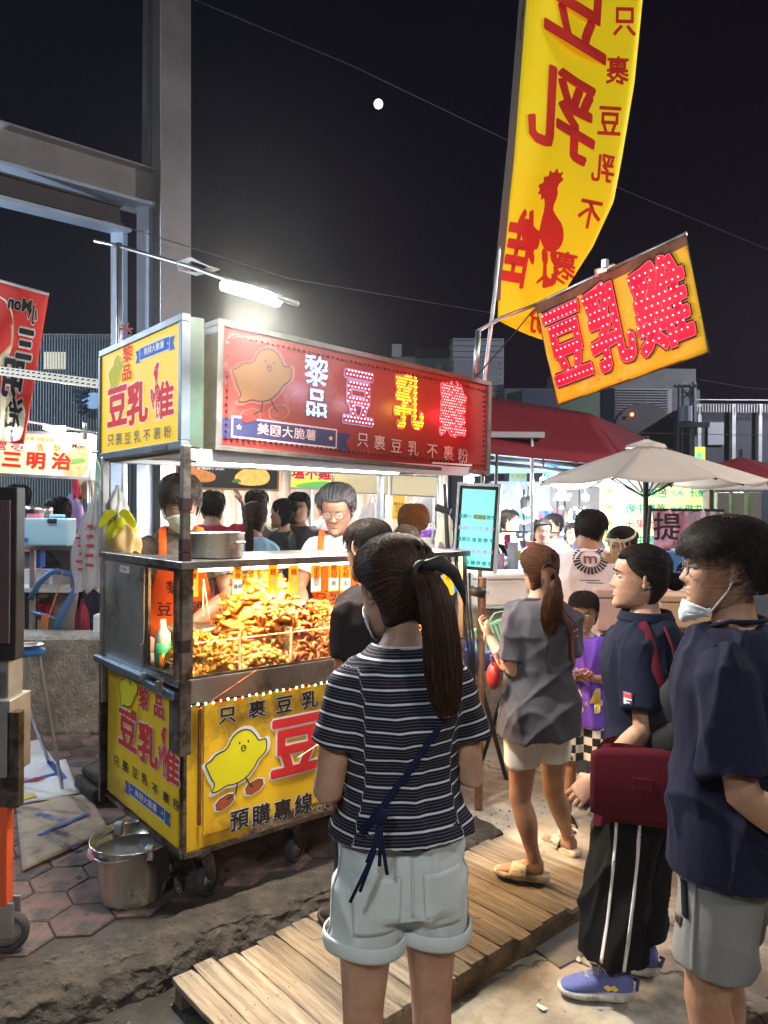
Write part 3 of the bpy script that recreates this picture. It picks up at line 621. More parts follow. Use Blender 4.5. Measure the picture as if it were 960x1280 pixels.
b = MB(); b.tube([W(602, 590, 3.78)-q, W(622, 612, 3.7)-q], .003, 5); b.build('hanging_wire', blackp, sc)
# ------------------------------------------------------------------ tube light above the cart
tl = thing('tube_light', 'bright slim tube lamp on a thin pole over the red sign', 'lamp', tuple(W(147, 400, 3.6)))
q = tl.location
b = MB(); b.tube([W(149, 560, 3.6)-q, W(149, 304, 3.6)-q], .014, 10); b.tube([W(119, 301, 3.65)-q, W(150, 308, 3.6)-q, W(240, 334, 3.1)-q, W(290, 352, 2.73)-q, W(372, 380, 2.46)-q], .009, 8); b.build('lamp_pole', galv, tl, smooth=True)
pa, pb = W(280, 357, 2.74)-q, W(347, 376, 2.54)-q
b = MB(); b.tube([pa, pb], .019, 12); b.build('lamp_tube', emat('tube_glow', (1, .95, .78), 60), tl, smooth=True)
d = (pb-pa); al = area_light('tube_lamp_light', tl, (pa+pb)/2+Vector((0, 0, -.03)), Vector((.30, -.38, -1)).to_track_quat('-Z', 'Y').to_euler(), .2, .2, 40, (1, .94, .82), math.radians(138))
b = MB()
for k in range(4): b.tube([W(220+3*k, 328+2*k, 3.18)-q, W(238, 322+k, 3.1)-q, W(262+4*k, 334+k, 3.0)-q, W(245, 341+k, 3.08)-q, W(224+k, 338, 3.16)-q], .003, 5, closed=True)
b.build('coiled_cable', white_pl, tl); b = MB(); b.tube([W(140, 305, 3.6)-q, W(139, 420, 3.62)-q, W(133, 560, 3.66)-q], .003, 5); b.build('hanging_cable', white_pl, tl)
b = MB()
for a_ in (0, 1.3, 2.5): b.tube([W(158, 411, 3.55)-q+Vector((-.03*math.cos(a_), 0, -.03*math.sin(a_))), W(158, 411, 3.55)-q+Vector((.03*math.cos(a_), 0, .03*math.sin(a_)))], .005, 5)
b.build('tie', mat('pink_tie', (.7, .25, .3), .6), tl)
# ================================================================== ground, kerb, pavers
def struct(o): o['kind'] = 'structure'; return o
conc = mat('street_concrete', (.40, .36, .29), .8, var=.38, vscale=1.6, bump=.012, bscale=22, dirt=(.17, .15, .12), dirt_amt=.55, dscale=2.2)
# road surface nodes: add fine cracks and pale worn patches
n = conc.node_tree.nodes; l = conc.node_tree.links
b_ = n['Principled BSDF']; old = b_.inputs['Base Color'].links[0].from_socket; tcn = [x for x in n if x.type == 'TEX_COORD'][0]
vo = n.new('ShaderNodeTexVoronoi'); vo.feature = 'DISTANCE_TO_EDGE'; vo.inputs['Scale'].default_value = .6
nz = n.new('ShaderNodeTexNoise'); nz.inputs['Scale'].default_value = 3.5; nz.inputs['Detail'].default_value = 8
va = n.new('ShaderNodeVectorMath'); va.operation = 'MULTIPLY_ADD'; va.inputs[1].default_value = (.55, .55, .0); l.new(nz.outputs['Color'], va.inputs[0]); l.new(tcn.outputs['Object'], nz.inputs['Vector']); l.new(tcn.outputs['Object'], va.inputs[2]); l.new(va.outputs[0], vo.inputs['Vector'])
cr = n.new('ShaderNodeValToRGB'); cr.color_ramp.elements[0].position = .0; cr.color_ramp.elements[1].position = .006; cr.color_ramp.elements[0].color = (.12, .12, .12, 1)
l.new(vo.outputs['Distance'], cr.inputs[0]); mu = n.new('ShaderNodeMix'); mu.data_type = 'RGBA'; mu.blend_type = 'MULTIPLY'; mu.inputs[0].default_value = .75
l.new(old, mu.inputs[6]); l.new(cr.outputs[0], mu.inputs[7]); l.new(mu.outputs[2], b_.inputs['Base Color'])
bp2 = n.new('ShaderNodeBump'); bp2.inputs['Distance'].default_value = .02; bp2.inputs['Strength'].default_value = .8; l.new(cr.outputs[0], bp2.inputs['Height'])
ob = b_.inputs['Normal'].links[0].from_socket; l.new(ob, bp2.inputs['Normal']); l.new(bp2.outputs[0], b_.inputs['Normal'])
b = MB(); b.add([(-300, -300, 0), (300, -300, 0), (300, 500, 0), (-300, 500, 0)], [(0, 1, 2, 3)])
struct(b.build('street', mat('far_ground', (.09, .085, .08), .85, var=.4, vscale=.6)))
KA = G(180, 1157, .12); KD = Vector((math.cos(.645), math.sin(.645), 0)); KN = Vector((KD.y, -KD.x, 0))
def ramp(x, y):
    r = Vector((x, y, 0))-Vector((KA.x, KA.y, 0)); s, t = r.dot(KD), r.dot(KN); s += .03*noise.noise((t*6, 0, 3)); e = min(1, max(0, (s-1.60)/.05)); f = min(1, max(0, 1-(t+.1)/1.3)); f = f*f*(3-2*f)
    return .118*f*e
def gz(x, y): return ramp(x, y)+.004+.006*noise.noise((x*1.7, y*1.7, 0))+.0025*noise.noise((x*7, y*7, 2))+.006
b = MB(); b.grid(lambda s, t: (-3+9*s, .4+9*t, gz(-3+9*s, .4+9*t)+.004), 330, 330); o = struct(b.build('concrete_apron', conc, smooth=True))
# kerb line
KA = G(180, 1157, .12); KD = Vector((math.cos(.645), math.sin(.645), 0)); KN = Vector((KD.y, -KD.x, 0))
def kp(s, t, z): p = Vector((KA.x, KA.y, 0))+KD*s+KN*t; p.z = z; return p
kerbm = mat('rough_kerb_concrete', (.085, .07, .055), .9, var=.6, vscale=14, bump=.03, bscale=28, dirt=(.05, .042, .034), dirt_amt=.7, dscale=9)
def kf(s, t):
    S_ = -2.6+4.24*s; q = t; e = noise.fractal((S_*5, q*4, 1), .6, 2.1, 4)*.03
    prof = [(-.02, .06), (-.0, .121), (.06, .124), (.15, .120), (.205, .106), (.235, .055), (.25, .0), (.29, -.03)]
    k = q*(len(prof)-1); i = min(int(k), len(prof)-2); f = k-i; x = prof[i][0]*(1-f)+prof[i+1][0]*f; z = prof[i][1]*(1-f)+prof[i+1][1]*f
    g = noise.noise((S_*14, x*14, 0))*.012+noise.noise((S_*34, x*34, 5))*.006; amt = 0 if i < 1 else 1
    return kp(S_, x+e*amt, z+g*amt)
b = MB(); b.grid(kf, 420, 44); kerb = struct(b.build('kerb', kerbm, smooth=True))
# sunken bed under pavers, then single pavers
bed = mat('paver_joint_dirt', (.055, .045, .04), .95, var=.4, vscale=20)
b = MB(); P = [kp(-8, 0, 0), kp(1.62, 0, 0), kp(1.62, -9, 0), kp(-8, -9, 0)]
b.prism([(p.x, p.y) for p in P], .0, .108); sw = struct(b.build('sidewalk', bed))
pav = mat('hexagon_paver', (.205, .12, .095), .75, var=.35, vscale=6, bump=.004, bscale=60, dirt=(.07, .055, .05), dirt_amt=.6, dscale=7)
nn = pav.node_tree.nodes; gi = nn.new('ShaderNodeObjectInfo'); hv = nn.new('ShaderNodeHueSaturation'); bb = nn['Principled BSDF']
src = bb.inputs['Base Color'].links[0].from_socket; mr = nn.new('ShaderNodeMapRange'); mr.inputs[3].default_value = .65; mr.inputs[4].default_value = 1.35
pav.node_tree.links.new(gi.outputs['Random'], mr.inputs[0]); pav.node_tree.links.new(mr.outputs[0], hv.inputs['Value']); pav.node_tree.links.new(src, hv.inputs['Color']); pav.node_tree.links.new(hv.outputs[0], bb.inputs['Base Color'])
R_ = .118
b = MB(); hexp = [(R_*math.cos(k*PI/3), R_*math.sin(k*PI/3)) for k in range(6)]; hi = [(x*.95, y*.95) for x, y in hexp]
b.add([(x, y, -.02) for x, y in hexp]+[(x, y, .008) for x, y in hexp]+[(x, y, .012) for x, y in hi], [(k, (k+1) % 6, 6+(k+1) % 6, 6+k) for k in range(6)]+[(6+k, 6+(k+1) % 6, 12+(k+1) % 6, 12+k) for k in range(6)]+[tuple(range(12, 18))])
hexm = b.mesh('paver'); hexm.materials.append(pav); cnt = 0
dx_, dy_ = R_*1.5+.004, R_*math.sqrt(3)+.005; cand = []; far = []
ang = .1
for i in range(-40, 60):
    for j in range(-10, 60):
        x = -1+i*dx_; y = 3+(j+(i % 2)*.5)*dy_-3
        X = x*math.cos(ang)-y*math.sin(ang); Y = x*math.sin(ang)+y*math.cos(ang)
        r = Vector((X, Y, 0))-Vector((KA.x, KA.y, 0)); t = r.dot(KN)
        if t > -.06 or r.dot(KD) > 1.55 or Y < 1.9 or Y > 7.5 or abs(X) > Y*.56+.3: continue
        cand.append((Y, X))
cand.sort()
far_b = MB()
for k, (Y, X) in enumerate(cand):
    zz = .108+.003*noise.noise((X*9, Y*9, 0)); rt = (noise.noise((X*5, Y*5, 3))*.03, noise.noise((X*5, Y*5, 7))*.03)
    if k < 295:
        o = obj('paver', hexm, sw); o.location = (X, Y, zz); o.rotation_euler = (rt[0]*.4, rt[1]*.4, ang)
    else: far_b.add([v.co[:] for v in hexm.vertices], [tuple(p.vertices) for p in hexm.polygons], Matrix.Translation((X, Y, zz)) @ Matrix.Rotation(ang, 4, 'Z'))
if far_b.v: o = far_b.build('paver_field', pav, sw); o['kind'] = 'stuff'
gap_mat = mat('gap_shade_dark', (.035, .03, .025), .85, var=.6, vscale=9, bump=.01, bscale=18)  # near-black strip: painted shade of the gaps beside the pallet, plus dark asphalt
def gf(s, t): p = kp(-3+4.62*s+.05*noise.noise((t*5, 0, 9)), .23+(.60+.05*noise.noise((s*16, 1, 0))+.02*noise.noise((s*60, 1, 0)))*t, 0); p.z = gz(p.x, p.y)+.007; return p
b = MB(); b.grid(gf, 220, 24); struct(b.build('gap_shade_strip', gap_mat, smooth=True))
# small stones & grit along the kerb
b = MB(); random.seed(3)
for i in range(520):
    s_ = random.uniform(-2.3, 2.2); t_ = random.uniform(.0, .36); r = random.uniform(.002, .006); p = kp(s_, t_, 0); z = .12 if t_ < .2 else .02
    b.sphere((p.x, p.y, z+r*.5+.004), (r*random.uniform(.8, 1.4), r, r*.7), 6, 4)
tag(b.build('gravel', mat('grey_grit', (.12, .10, .085), .9, var=.4, vscale=60)), 'small loose stones scattered along the rough kerb', 'gravel', kind='stuff')
b = MB()
for i in range(260):
    x = random.uniform(-.2, 2.4); y = random.uniform(1.6, 5); r = random.uniform(.002, .006); b.sphere((x, y, gz(x, y)+.006+r*.4), (r*1.5, r, r*.6), 5, 4)
tag(b.build('grit', mat('pale_grit', (.3, .28, .24), .9)), 'tiny pale grit scattered on the concrete ground', 'grit', kind='stuff')
b = MB()
for i in range(70):
    if i < 40: x, y = random.uniform(-.1, 2.2), random.uniform(1.7, 5.2); z = gz(x, y)+.007
    else: p = kp(random.uniform(-1.6, 1.4), random.uniform(-1.6, -.05), 0); x, y, z = p.x, p.y, .1235
    r = random.uniform(.006, .02); n_ = 7; b.add([(x+r*random.uniform(.6, 1.2)*math.cos(2*PI*k/n_), y+r*random.uniform(.6, 1.2)*math.sin(2*PI*k/n_), z) for k in range(n_)], [tuple(range(n_))])
tag(b.build('gum_spots', mat('dark_gum', (.03, .027, .025), .6)), 'dark flattened gum spots on the ground', 'gum', kind='stuff')
b = MB()
for i in range(16): x, y = random.uniform(.2, 2.2), random.uniform(1.7, 4.6); M = Matrix.Translation((x, y, gz(x, y)+.012)) @ Matrix.Rotation(random.uniform(0, 6), 4, 'Z'); w_ = random.uniform(.008, .02); b.add([(-w_, -w_*.6, 0), (w_, -w_*.5, .002), (w_*.8, w_*.6, .006), (-w_*.7, w_*.7, .001)], [(0, 1, 2, 3)], M)
tag(b.build('paper_scraps', mat('dirty_white_paper', (.6, .58, .54), .8)), 'small white paper scraps lying on the concrete', 'litter', kind='stuff')
# ------------------------------------------------------------------ wooden pallet walkway
wood = mat('weathered_plank', (.245, .215, .165), .75, var=.35, vscale=3, bump=.0035, bscale=12, stretch=(16, 1.1, 4), dirt=(.14, .11, .08), dirt_amt=.6, dscale=2.5)
nn = wood.node_tree.nodes; gi = nn.new('ShaderNodeObjectInfo'); hv = nn.new('ShaderNodeHueSaturation'); bb = nn['Principled BSDF']
src = bb.inputs['Base Color'].links[0].from_socket; mr = nn.new('ShaderNodeMapRange'); mr.inputs[3].default_value = .62; mr.inputs[4].default_value = 1.25
for a_, c_ in ((gi.outputs['Random'], mr.inputs[0]), (mr.outputs[0], hv.inputs['Value']), (src, hv.inputs['Color']), (hv.outputs[0], bb.inputs['Base Color'])): wood.node_tree.links.new(a_, c_)
PO = G(213, 1222, .10); PA = math.radians(41.3)
pal = thing('wooden_pallet', 'weathered wooden pallet walkway of narrow boards laid against the kerb', 'pallet', (PO.x, PO.y, 0), PA)
L_, Wd = 1.66, .60; npl = 21; pw = L_/npl
for i in range(npl):
    x0 = i*pw+.0008; x1 = (i+1)*pw-.0012; e0, e1 = random.uniform(-.012, .012), random.uniform(-.012, .012); zz = random.uniform(-.002, .002)
    if i == 0: e1 = .0
    if i in (2, 3): e0 -= .03
    b = MB(); ny = 14; P = []
    for j in range(ny+1):
        y = -Wd+e1+(Wd+e0-e1)*j/ny; w0 = random.uniform(-.0012, .0012); w1 = random.uniform(-.0012, .0012)
        if j in (0, ny): w0 += .004; w1 -= random.uniform(.002, .01)
        P.append((x0+w0, x1+w1, y+random.uniform(-.002, .002)))
    vs = []
    for x_, xx, y in P: vs += [(x_, y, .082+zz), (xx, y, .082+zz), (xx, y, .102+zz), (x_, y, .102+zz)]
    fs = [(0, 1, 2, 3)]+[(4*j+a, 4*j+4+a, 4*j+4+(a+1) % 4, 4*j+(a+1) % 4) for j in range(ny) for a in range(4)]+[(4*ny+3, 4*ny+2, 4*ny+1, 4*ny)]
    b.add(vs, fs); pl = b.build('plank', wood, pal, bevel=.0015, seg=1)
    b = MB()
    for y in (-.03, -.3, -.57):
        for q in (.3, .7): b.lathe([(.0001, .1035+zz), (.003, .1035+zz)], 6, Matrix.Translation((x0+(x1-x0)*q, y+random.uniform(-.01, .01), 0)))
    tag(b.build('nail', mat('rusty_nail', (.05, .03, .02), .6, .5), pl), kind='stuff')
for y in (-.035, -.30, -.57):
    b = MB(); b.box((.01, y-.022, .008), (L_-.01, y+.022, .0815)); b.build('stringer', mat('dark_stringer', (.16, .11, .065), .85, var=.5, vscale=12, bump=.004, bscale=30), pal, bevel=.003)
# flat grey board on the ground
g1, g2, g3, g4 = G(648, 1178), G(700, 1217), G(752, 1180), G(705, 1140)
b = MB(); b.prism([(g1.x, g1.y), (g2.x, g2.y), (g3.x+.08, g3.y+.03), (g4.x+.05, g4.y+.03)], .014, .022); tag(b.build('metal_plate', mat('grey_plate', (.20, .20, .19), .5, .3, var=.25, vscale=9), bevel=.001), 'flat grey metal plate lying on the ground right of the pallet', 'plate')
# cardboard sheets
def sheet(px, z, m, name, lab, fold=0):
    P = [G(x, y, z) for x, y in px]; c = sum(P, Vector())/len(P); b = MB()
    n_ = 14
    def f(s, t): p = P[0]*(1-s)*(1-t)+P[1]*s*(1-t)+P[2]*s*t+P[3]*(1-s)*t-c; p.z += .006*noise.noise((s*4, t*4, z*50))+.004; return p
    b.grid(f, n_, n_); o = b.build(name, m, smooth=True, thick=.004, loc=c); tag(o, lab, 'cardboard'); return o, c
card = mat('flattened_cardboard', (.46, .36, .27), .85, var=.15, vscale=3, dirt=(.2, .16, .13), dirt_amt=.4, dscale=3)
cardw = mat('pale_carton', (.66, .65, .66), .7, var=.1, vscale=3)
c1, cc = sheet([(20, 1008), (108, 990), (137, 1040), (28, 1090)], .124, card, 'cardboard', 'flattened brown cardboard with blue tape and printing beside the bucket')
for k, s in enumerate(('有限公司', 'Foods', '台灣')):
    p = G(62+12*k, 1022+18*k, .134)-cc; write('print_lettering', s, blue_p if k < 1 else navy_p, c1, Matrix.Translation(p) @ Matrix.Rotation(-.45, 4, 'Z'), .05, off=.01)
b = MB(); b.bar(G(48, 1044, .135)-cc, G(112, 1016, .135)-cc, .022, .001); b.build('blue_tape', blue_p, c1)
c2, cc = sheet([(-8, 965), (82, 950), (100, 992), (-5, 1012)], .130, cardw, 'cardboard', 'pale carton sheet with blue stripes lying on the pavers by the wall')
b = MB(); b.bar(G(62, 952, .14)-cc, G(80, 973, .14)-cc, .035, .001); b.bar(G(0, 985, .141)-cc, G(76, 965, .141)-cc, .03, .001); b.build('blue_stripe', blue_p, c2)
b = MB(); b.bar(G(5, 1002, .142)-cc, G(45, 993, .142)-cc, .06, .001); b.build('yellow_print', gold_p, c2)
write('print_lettering', '生鮮', red_p, c2, Matrix.Translation(G(38, 975, .14)-cc) @ Matrix.Rotation(.1, 4, 'Z'), .07, off=.01)
c3, cc = sheet([(-20, 935), (50, 925), (70, 955), (-20, 970)], .127, cardw, 'cardboard', 'white carton sheet half hidden by the left serving cart')
# ------------------------------------------------------------------ steel bucket with water
bk = thing('steel_bucket', 'steel bucket of water with a pink grip on its handle, beside the cart', 'bucket', G(160, 1127, .12)+Vector((0, .06, 0)))
b = MB(); prof = [(.001, .006), (.118, .006), (.120, .0), (.126, .0), (.1265, .008), (.124, .012), (.139, .12), (.158, .222), (.163, .226), (.165, .224), (.162, .219), (.1575, .219), (.1365, .12), (.1215, .014), (.001, .012)]
b.lathe(prof, 48); b.build('pail', mat('bucket_steel', (.62, .60, .56), .24, 1, var=.04, vscale=3), bk, smooth=True)
b = MB(); b.lathe([(.0005, .172), (.146, .172)], 48); b.build('water', mat('grey_water', (.16, .17, .16), .06, spec=.6), bk)
b = MB(); hp = []
for k in range(13):
    a = PI*k/12; hp.append((-.165*math.cos(a)*.9-.0, -.165*math.sin(a)*.95*1.0+.0, .215-.03*math.sin(a)))
hp = [Vector(p) for p in hp]; Mh = Matrix.Rotation(math.radians(-48), 4, 'Z'); hp = [Mh @ p for p in hp]
b.tube(hp, .0045, 8); b.build('handle', galv, bk, smooth=True)
b = MB(); m_ = hp[4:7]; b.tube(m_, [.013, .016, .013], 10); b.build('grip', mat('pink_grip', (.75, .35, .40), .45), bk, smooth=True)
for q in (hp[0], hp[-1]): b = MB(); b.cbox((q.x*.97, q.y*.97, q.z-.005), (.03, .03, .05)); b.build('ear', galv, bk, bevel=.004)
# black jack and hose under the cart corner
jk = thing('gas_hose', 'black hose with a metal nozzle lying under the cart corner', 'hose', G(215, 1112, .12))
b = MB(); q = jk.location
b.tube([G(222, 1104, .14)-q, G(215, 1085, .15)-q, G(205, 1060, .2)-q, G(190, 1040, .2)-q, G(200, 1020, .15)-q], .02, 10); b.build('hose', blackp, jk, smooth=True)
b = MB(); b.tube([G(218, 1096, .15)-q, G(224, 1112, .13)-q], .013, 10); b.tube([G(224, 1112, .13)-q, G(225, 1114, .13)-q], .009, 10); b.build('nozzle', galv, jk)
jb = thing('black_tool_box', 'dark grimy box under the back left corner of the cart', 'box', G(118, 1000, .12)+Vector((0, .15, 0)), .69)
b = MB(); b.box((-.13, -.20, 0), (.16, .12, .075)); b.box((-.10, -.17, .075), (.15, .1, .125)); b.build('block', mat('grimy_wood', (.06, .045, .035), .9, var=.5, vscale=12, bump=.01, bscale=20), jb, bevel=.02)
# ------------------------------------------------------------------ low wall
wallm = mat('pebbled_concrete_wall', (.34, .32, .28), .9, var=.3, vscale=30, bump=.012, bscale=70, dirt=(.16, .15, .13), dirt_amt=.5, dscale=3)
b = MB(); w0 = G(125, 918, .12); w0.z = 0
b.box((0, 0, 0), (.30, 1, 1)); b = MB()
def wf(s, t):
    x = -5+4.1*s; P_ = [(5.0, .10), (5.0, .74), (5.03, .765), (5.28, .765), (5.3, .74), (5.3, .1)]; k = t*5; i = min(int(k), 4); f = k-i
    return (x, P_[i][0]*(1-f)+P_[i+1][0]*f+.008*noise.noise((x*3, t*5, 0))+.02, P_[i][1]*(1-f)+P_[i+1][1]*f+.006*noise.noise((x*5, t*9, 4)))
b.grid(wf, 60, 41); o = b.build('low_wall', wallm, smooth=False); tag(o, 'low pebbly concrete wall behind the left side of the cart', 'wall')
b = MB()
for i in range(500):
    x = random.uniform(-3.2, -1.6); b.add([(x, 4.99, .115), (x+.006, 4.985, .115), (x+random.uniform(-.02, .02), 4.96+random.uniform(-.03, .02), .115+random.uniform(.01, .045))], [(0, 1, 2)])
tag(b.build('moss_grass', mat('dull_green', (.09, .13, .03), .9)), 'thin green weeds along the foot of the low wall', 'grass', kind='stuff')
# ------------------------------------------------------------------ serving cart cut by the left edge
lc = thing('serving_cart', 'dark framed cart with an orange leg and caster, cut off by the left edge', 'cart', G(14, 1190, .12))
q = lc.location
b = MB(); b.box((-.36, -.02, .992), (.018, .04, 1.575)); b.build('cabinet', blackm, lc, bevel=.004)
b = MB(); b.box((-.36, -.03, 1.05), (.0, -.021, 1.53)); b.build('dull_panel', mat('dusky_panel', (.07, .045, .05), .35, var=.2), lc, bevel=.002)
b = MB(); b.box((-.36, -.03, .60), (.005, .12, .86)); b.box((-.3, .0, .86), (-.015, .10, .99)); b.build('bracket', galv, lc, bevel=.003)
b = MB()
for k in range(60): pass
b.tube([(-.045+.014*math.cos(k*.9), -.045+.014*math.sin(k*.9), .84+k*.0022) for k in range(64)], .0035, 5); b.build('spring', blackm, lc)
b = MB(); b.box((-.005, -.03, .50), (.035, .01, .82)); b.box((-.36, -.02, .4), (-.005, .0, .60)); b.build('leg_top', steel_d, lc, bevel=.002)
b = MB(); b.box((-.045, -.034, .17), (-.0, .012, .50), Matrix.Translation((.0, 0, 0))); b.build('orange_leg', mat('orange_leg_paint', (.62, .10, .03), .45, dirt=(.2, .08, .04), dirt_amt=.4), lc, bevel=.003)
b = MB(); Mw = Matrix.Translation((-.012, 0, .068)) @ Matrix.Rotation(.35, 4, 'Z') @ Matrix.Rotation(PI/2, 4, 'X'); b.M = Mw
b.lathe([(.045, -.016), (.06, -.018), (.068, -.008), (.068, .008), (.06, .018), (.045, .016)], 28); b.build('tyre', rubber, lc, smooth=True)
b = MB(); b.M = Mw; b.lathe([(.001, -.02), (.012, -.022), (.044, -.012), (.046, 0), (.044, .012), (.001, .02)], 24); b.build('wheel_hub', mat('grey_hub', (.25, .24, .22), .5), lc, smooth=True)
b = MB(); b.box((-.035, -.028, .06), (.02, -.02, .18)); b.box((-.035, .02, .06), (.02, .028, .18)); b.build('fork', galv, lc, bevel=.003)
# ================================================================== sky things
moon = thing('moon', 'small bright moon in the dark sky', 'moon', W(473, 130, 300)); b = MB(); b.sphere((0, 0, 0), 1.75, 24, 16); b.build('moon_disc', emat('moon_glow', (1, .98, .95), 4), moon, smooth=True)
def cable(name, lab, pts, r, Y=None):
    P = [W(*p) for p in pts]; o0 = P[0]; b = MB(); n_ = 24; Q = []
    for i in range(n_+1):
        k = i/n_*(len(P)-1); j = min(int(k), len(P)-2); f = k-j; Q.append(P[j]*(1-f)+P[j+1]*f-o0)
    b.tube(Q, r, 5); o = b.build(name, mat('cable_grey', (.16, .15, .16), .6), loc=o0); tag(o, lab, 'cable')
cable('overhead_cable', 'thin overhead cable crossing the sky from top centre to the tall banner', [(225, -8, 9), (440, 82, 9.5), (640, 178, 10), (800, 246, 10.5), (985, 322, 11)], .006)
cable('overhead_cable', 'faint lower cable running above the red sign', [(130, 275, 7), (360, 348, 9), (620, 392, 11)], .005)
# ================================================================== steel frame building (left)
galvb = mat('painted_steel_blue', (.50, .60, .74), .45, .3, var=.12, vscale=3); stl = mat('painted_steel_grey', (.42, .40, .40), .5, .3, var=.18, vscale=2)
sf = thing('steel_structure', 'tall grey steel frame with beams, standing behind the left of the cart', 'building frame', (-2.3, 8, 0))
q = sf.location; Yc = 8.0
def ib(b, p, r, d, w, up=(0, 0, 1), t=.02):
    """I section from p to r"""
    p, r = Vector(p), Vector(r); ax = (r-p).normalized(); u = Vector(up); u = (u-ax*u.dot(ax)).normalized()
    b.bar(p, r, t*.8, d, up=u); b.bar(p+u*(d/2), r+u*(d/2), w, t, up=u); b.bar(p-u*(d/2), r-u*(d/2), w, t, up=u)
b = MB(); ib(b, W(211, 900, Yc)*1-q, W(211, -420, Yc)-q, .34, .34, up=(.64, -.77, 0)); b.v = [(x, y, max(z, 0)) for x, y, z in b.v]; b.build('column', stl, sf, bevel=.004)
b = MB(); ib(b, W(189, 241, 8.05)-q, W(-60, 170, 6.7)-q, .42, .26); b.build('beam', stl, sf, bevel=.003)
b = MB(); b.bar(W(188, 259, 7.9)-q, W(-60, 192, 6.6)-q, .22, .035); b.bar(W(181, 255, 7.9)-q, W(181, 905, 7.9)-q, .13, .13); b.build('blue_portal', galvb, sf, bevel=.003)
b = MB(); b.bar(W(157, 290, 7.7)-q, W(-60, 236, 6.3)-q, .20, .04); b.bar(W(149, 287, 7.7)-q, W(149, 905, 7.7)-q, .13, .13); b.build('inner_portal', galvb, sf, bevel=.003)
b = MB(); ib(b, W(150, 270, 7.75)-q, W(-60, 215, 6.35)-q, .18, .10); b.build('inner_beam', mat('brown_grey_steel', (.10, .085, .09), .6), sf)
b = MB(); b.bar(W(181, 208, 7.95)-q, W(183, -60, 7.95)-q, .05, .05); b.bar(W(187, 208, 8.0)-q, W(189, -60, 8.0)-q, .03, .05); b.build('conduit', galv, sf)
# ================================================================== distant buildings
def wpart(parent, name, px, Y, m, th=.3):
    """upright slab whose front face covers the pixel rectangle at distance Y"""
    x0, y0, x1, y1 = px; a, c = W(x0, y1, Y), W(x1, y0, Y); b = MB(); q = parent.location if parent else Vector()
    b.box((a.x-q.x, Y-q.y, max(0, a.z)-q.z), (c.x-q.x, Y+th-q.y, c.z-q.z)); return b.build(name, m, parent, bevel=0)
def building(name, lab, px, Y, m, th=3, cat='building'):
    a = W((px[0]+px[2])/2, 640, Y); o = thing(name, lab, cat, (a.x, Y, 0)); o2 = wpart(o, 'wall', (px[0], px[1], px[2], 900), Y, m, th); return o
def win(o, px, Y, m, fm=None):
    f = wpart(o, 'window', px, Y-.08, fm or mat('grey_window_frame', (.25, .26, .28), .5), .06); x0, y0, x1, y1 = px; i = max(.6, (x1-x0)*.06)
    n_ = 2; w_ = (x1-x0-i*3)/2
    for k in range(n_): wpart(f, 'pane', (x0+i+k*(w_+i), y0+i, x0+i+k*(w_+i)+w_, y1-i), Y-.10, m, .02)
def fixp():
    for o in bpy.data.objects:
        if o.parent and o.parent.parent and o.name.startswith('pane') and o.parent.name.startswith('window'): pass
corr = mat('corrugated_blue_grey', (.24, .29, .34), .5, var=.1, vscale=2); olive = mat('olive_shutter', (.16, .15, .07), .6, var=.12, vscale=2); dkg = mat('dark_glass', (.015, .018, .025), .15)
litw = mat('dim_lit_glass', (.3, .3, .25), .3, emit=(.7, .65, .5), estr=.12)
wh = building('warehouse', 'blue grey corrugated warehouse with a small window and olive lower wall, far left', (-60, 422, 165, 640), 20, corr)
wpart(wh, 'olive_wall', (-60, 476, 165, 900), 19.9, olive, .1); wpart(wh, 'parapet', (-60, 418, 165, 423), 19.85, stl, .2)
win(wh, (55, 440, 82, 461), 19.9, dkg, mat('pale_frame', (.55, .52, .42), .5, emit=(1, .9, .6), estr=.15)); win(wh, (123, 445, 131, 460), 19.9, dkg)
b = MB(); q = wh.location
for i in range(64):
    p = W(-58+3.5*i, 450, 19.8); b.box((p.x-q.x-.01, 19.82-q.y, 3.8), (p.x-q.x+.012, 19.86-q.y, 6.3))
for i in range(64):
    p = W(-58+3.5*i, 500, 19.8); b.box((p.x-q.x-.01, 19.84-q.y, 0), (p.x-q.x+.012, 19.88-q.y, 5.1))
tag(b.build('rib', mat('rib_steel', (.20, .24, .28), .5), wh), kind='stuff')
b = MB(); p = W(117, 501, 19.7)-q; b.sphere(p, (.30, .02, .22), 20, 12); b.build('logo_ball', mat('logo_blue', (.25, .42, .62), .5, emit=(.3, .5, .8), estr=.15), wh)
b = MB()
for k in range(5): b.tube([W(93+k*1.5, 489+k*6.5, 19.7)-q, W(103, 491+k*6.5, 19.7)-q, W(112-k, 488+k*6, 19.7)-q], .05, 5)
b.build('logo_stripe', mat('logo_navy', (.02, .03, .06), .5), wh)
tile = mat('white_wall_tile', (.30, .31, .34), .5, var=.08, vscale=2)
hb = building('tiled_house', 'pale tiled house with grey windows, behind the flag poles', (563, 423, 630, 640), 26, tile)
q = hb.location; b = MB()
for i in range(11): p = W(564, 426+i*7, 26); b.box((W(564, 0, 26).x-q.x, 25.97-q.y, p.z), (W(630, 0, 26).x-q.x, 25.99-q.y, p.z+.03))
tag(b.build('tile_course', mat('grout', (.12, .12, .13), .7), hb), kind='stuff')
win(hb, (567, 450, 592, 474), 26, dkg); win(hb, (596, 450, 624, 478), 26, dkg); win(hb, (567, 492, 600, 530), 26, dkg)
h2 = building('grey_house', 'low grey house with a dark window left of the tiled house', (490, 446, 563, 640), 27, mat('grey_wall', (.17, .17, .18), .7, var=.2, vscale=1))
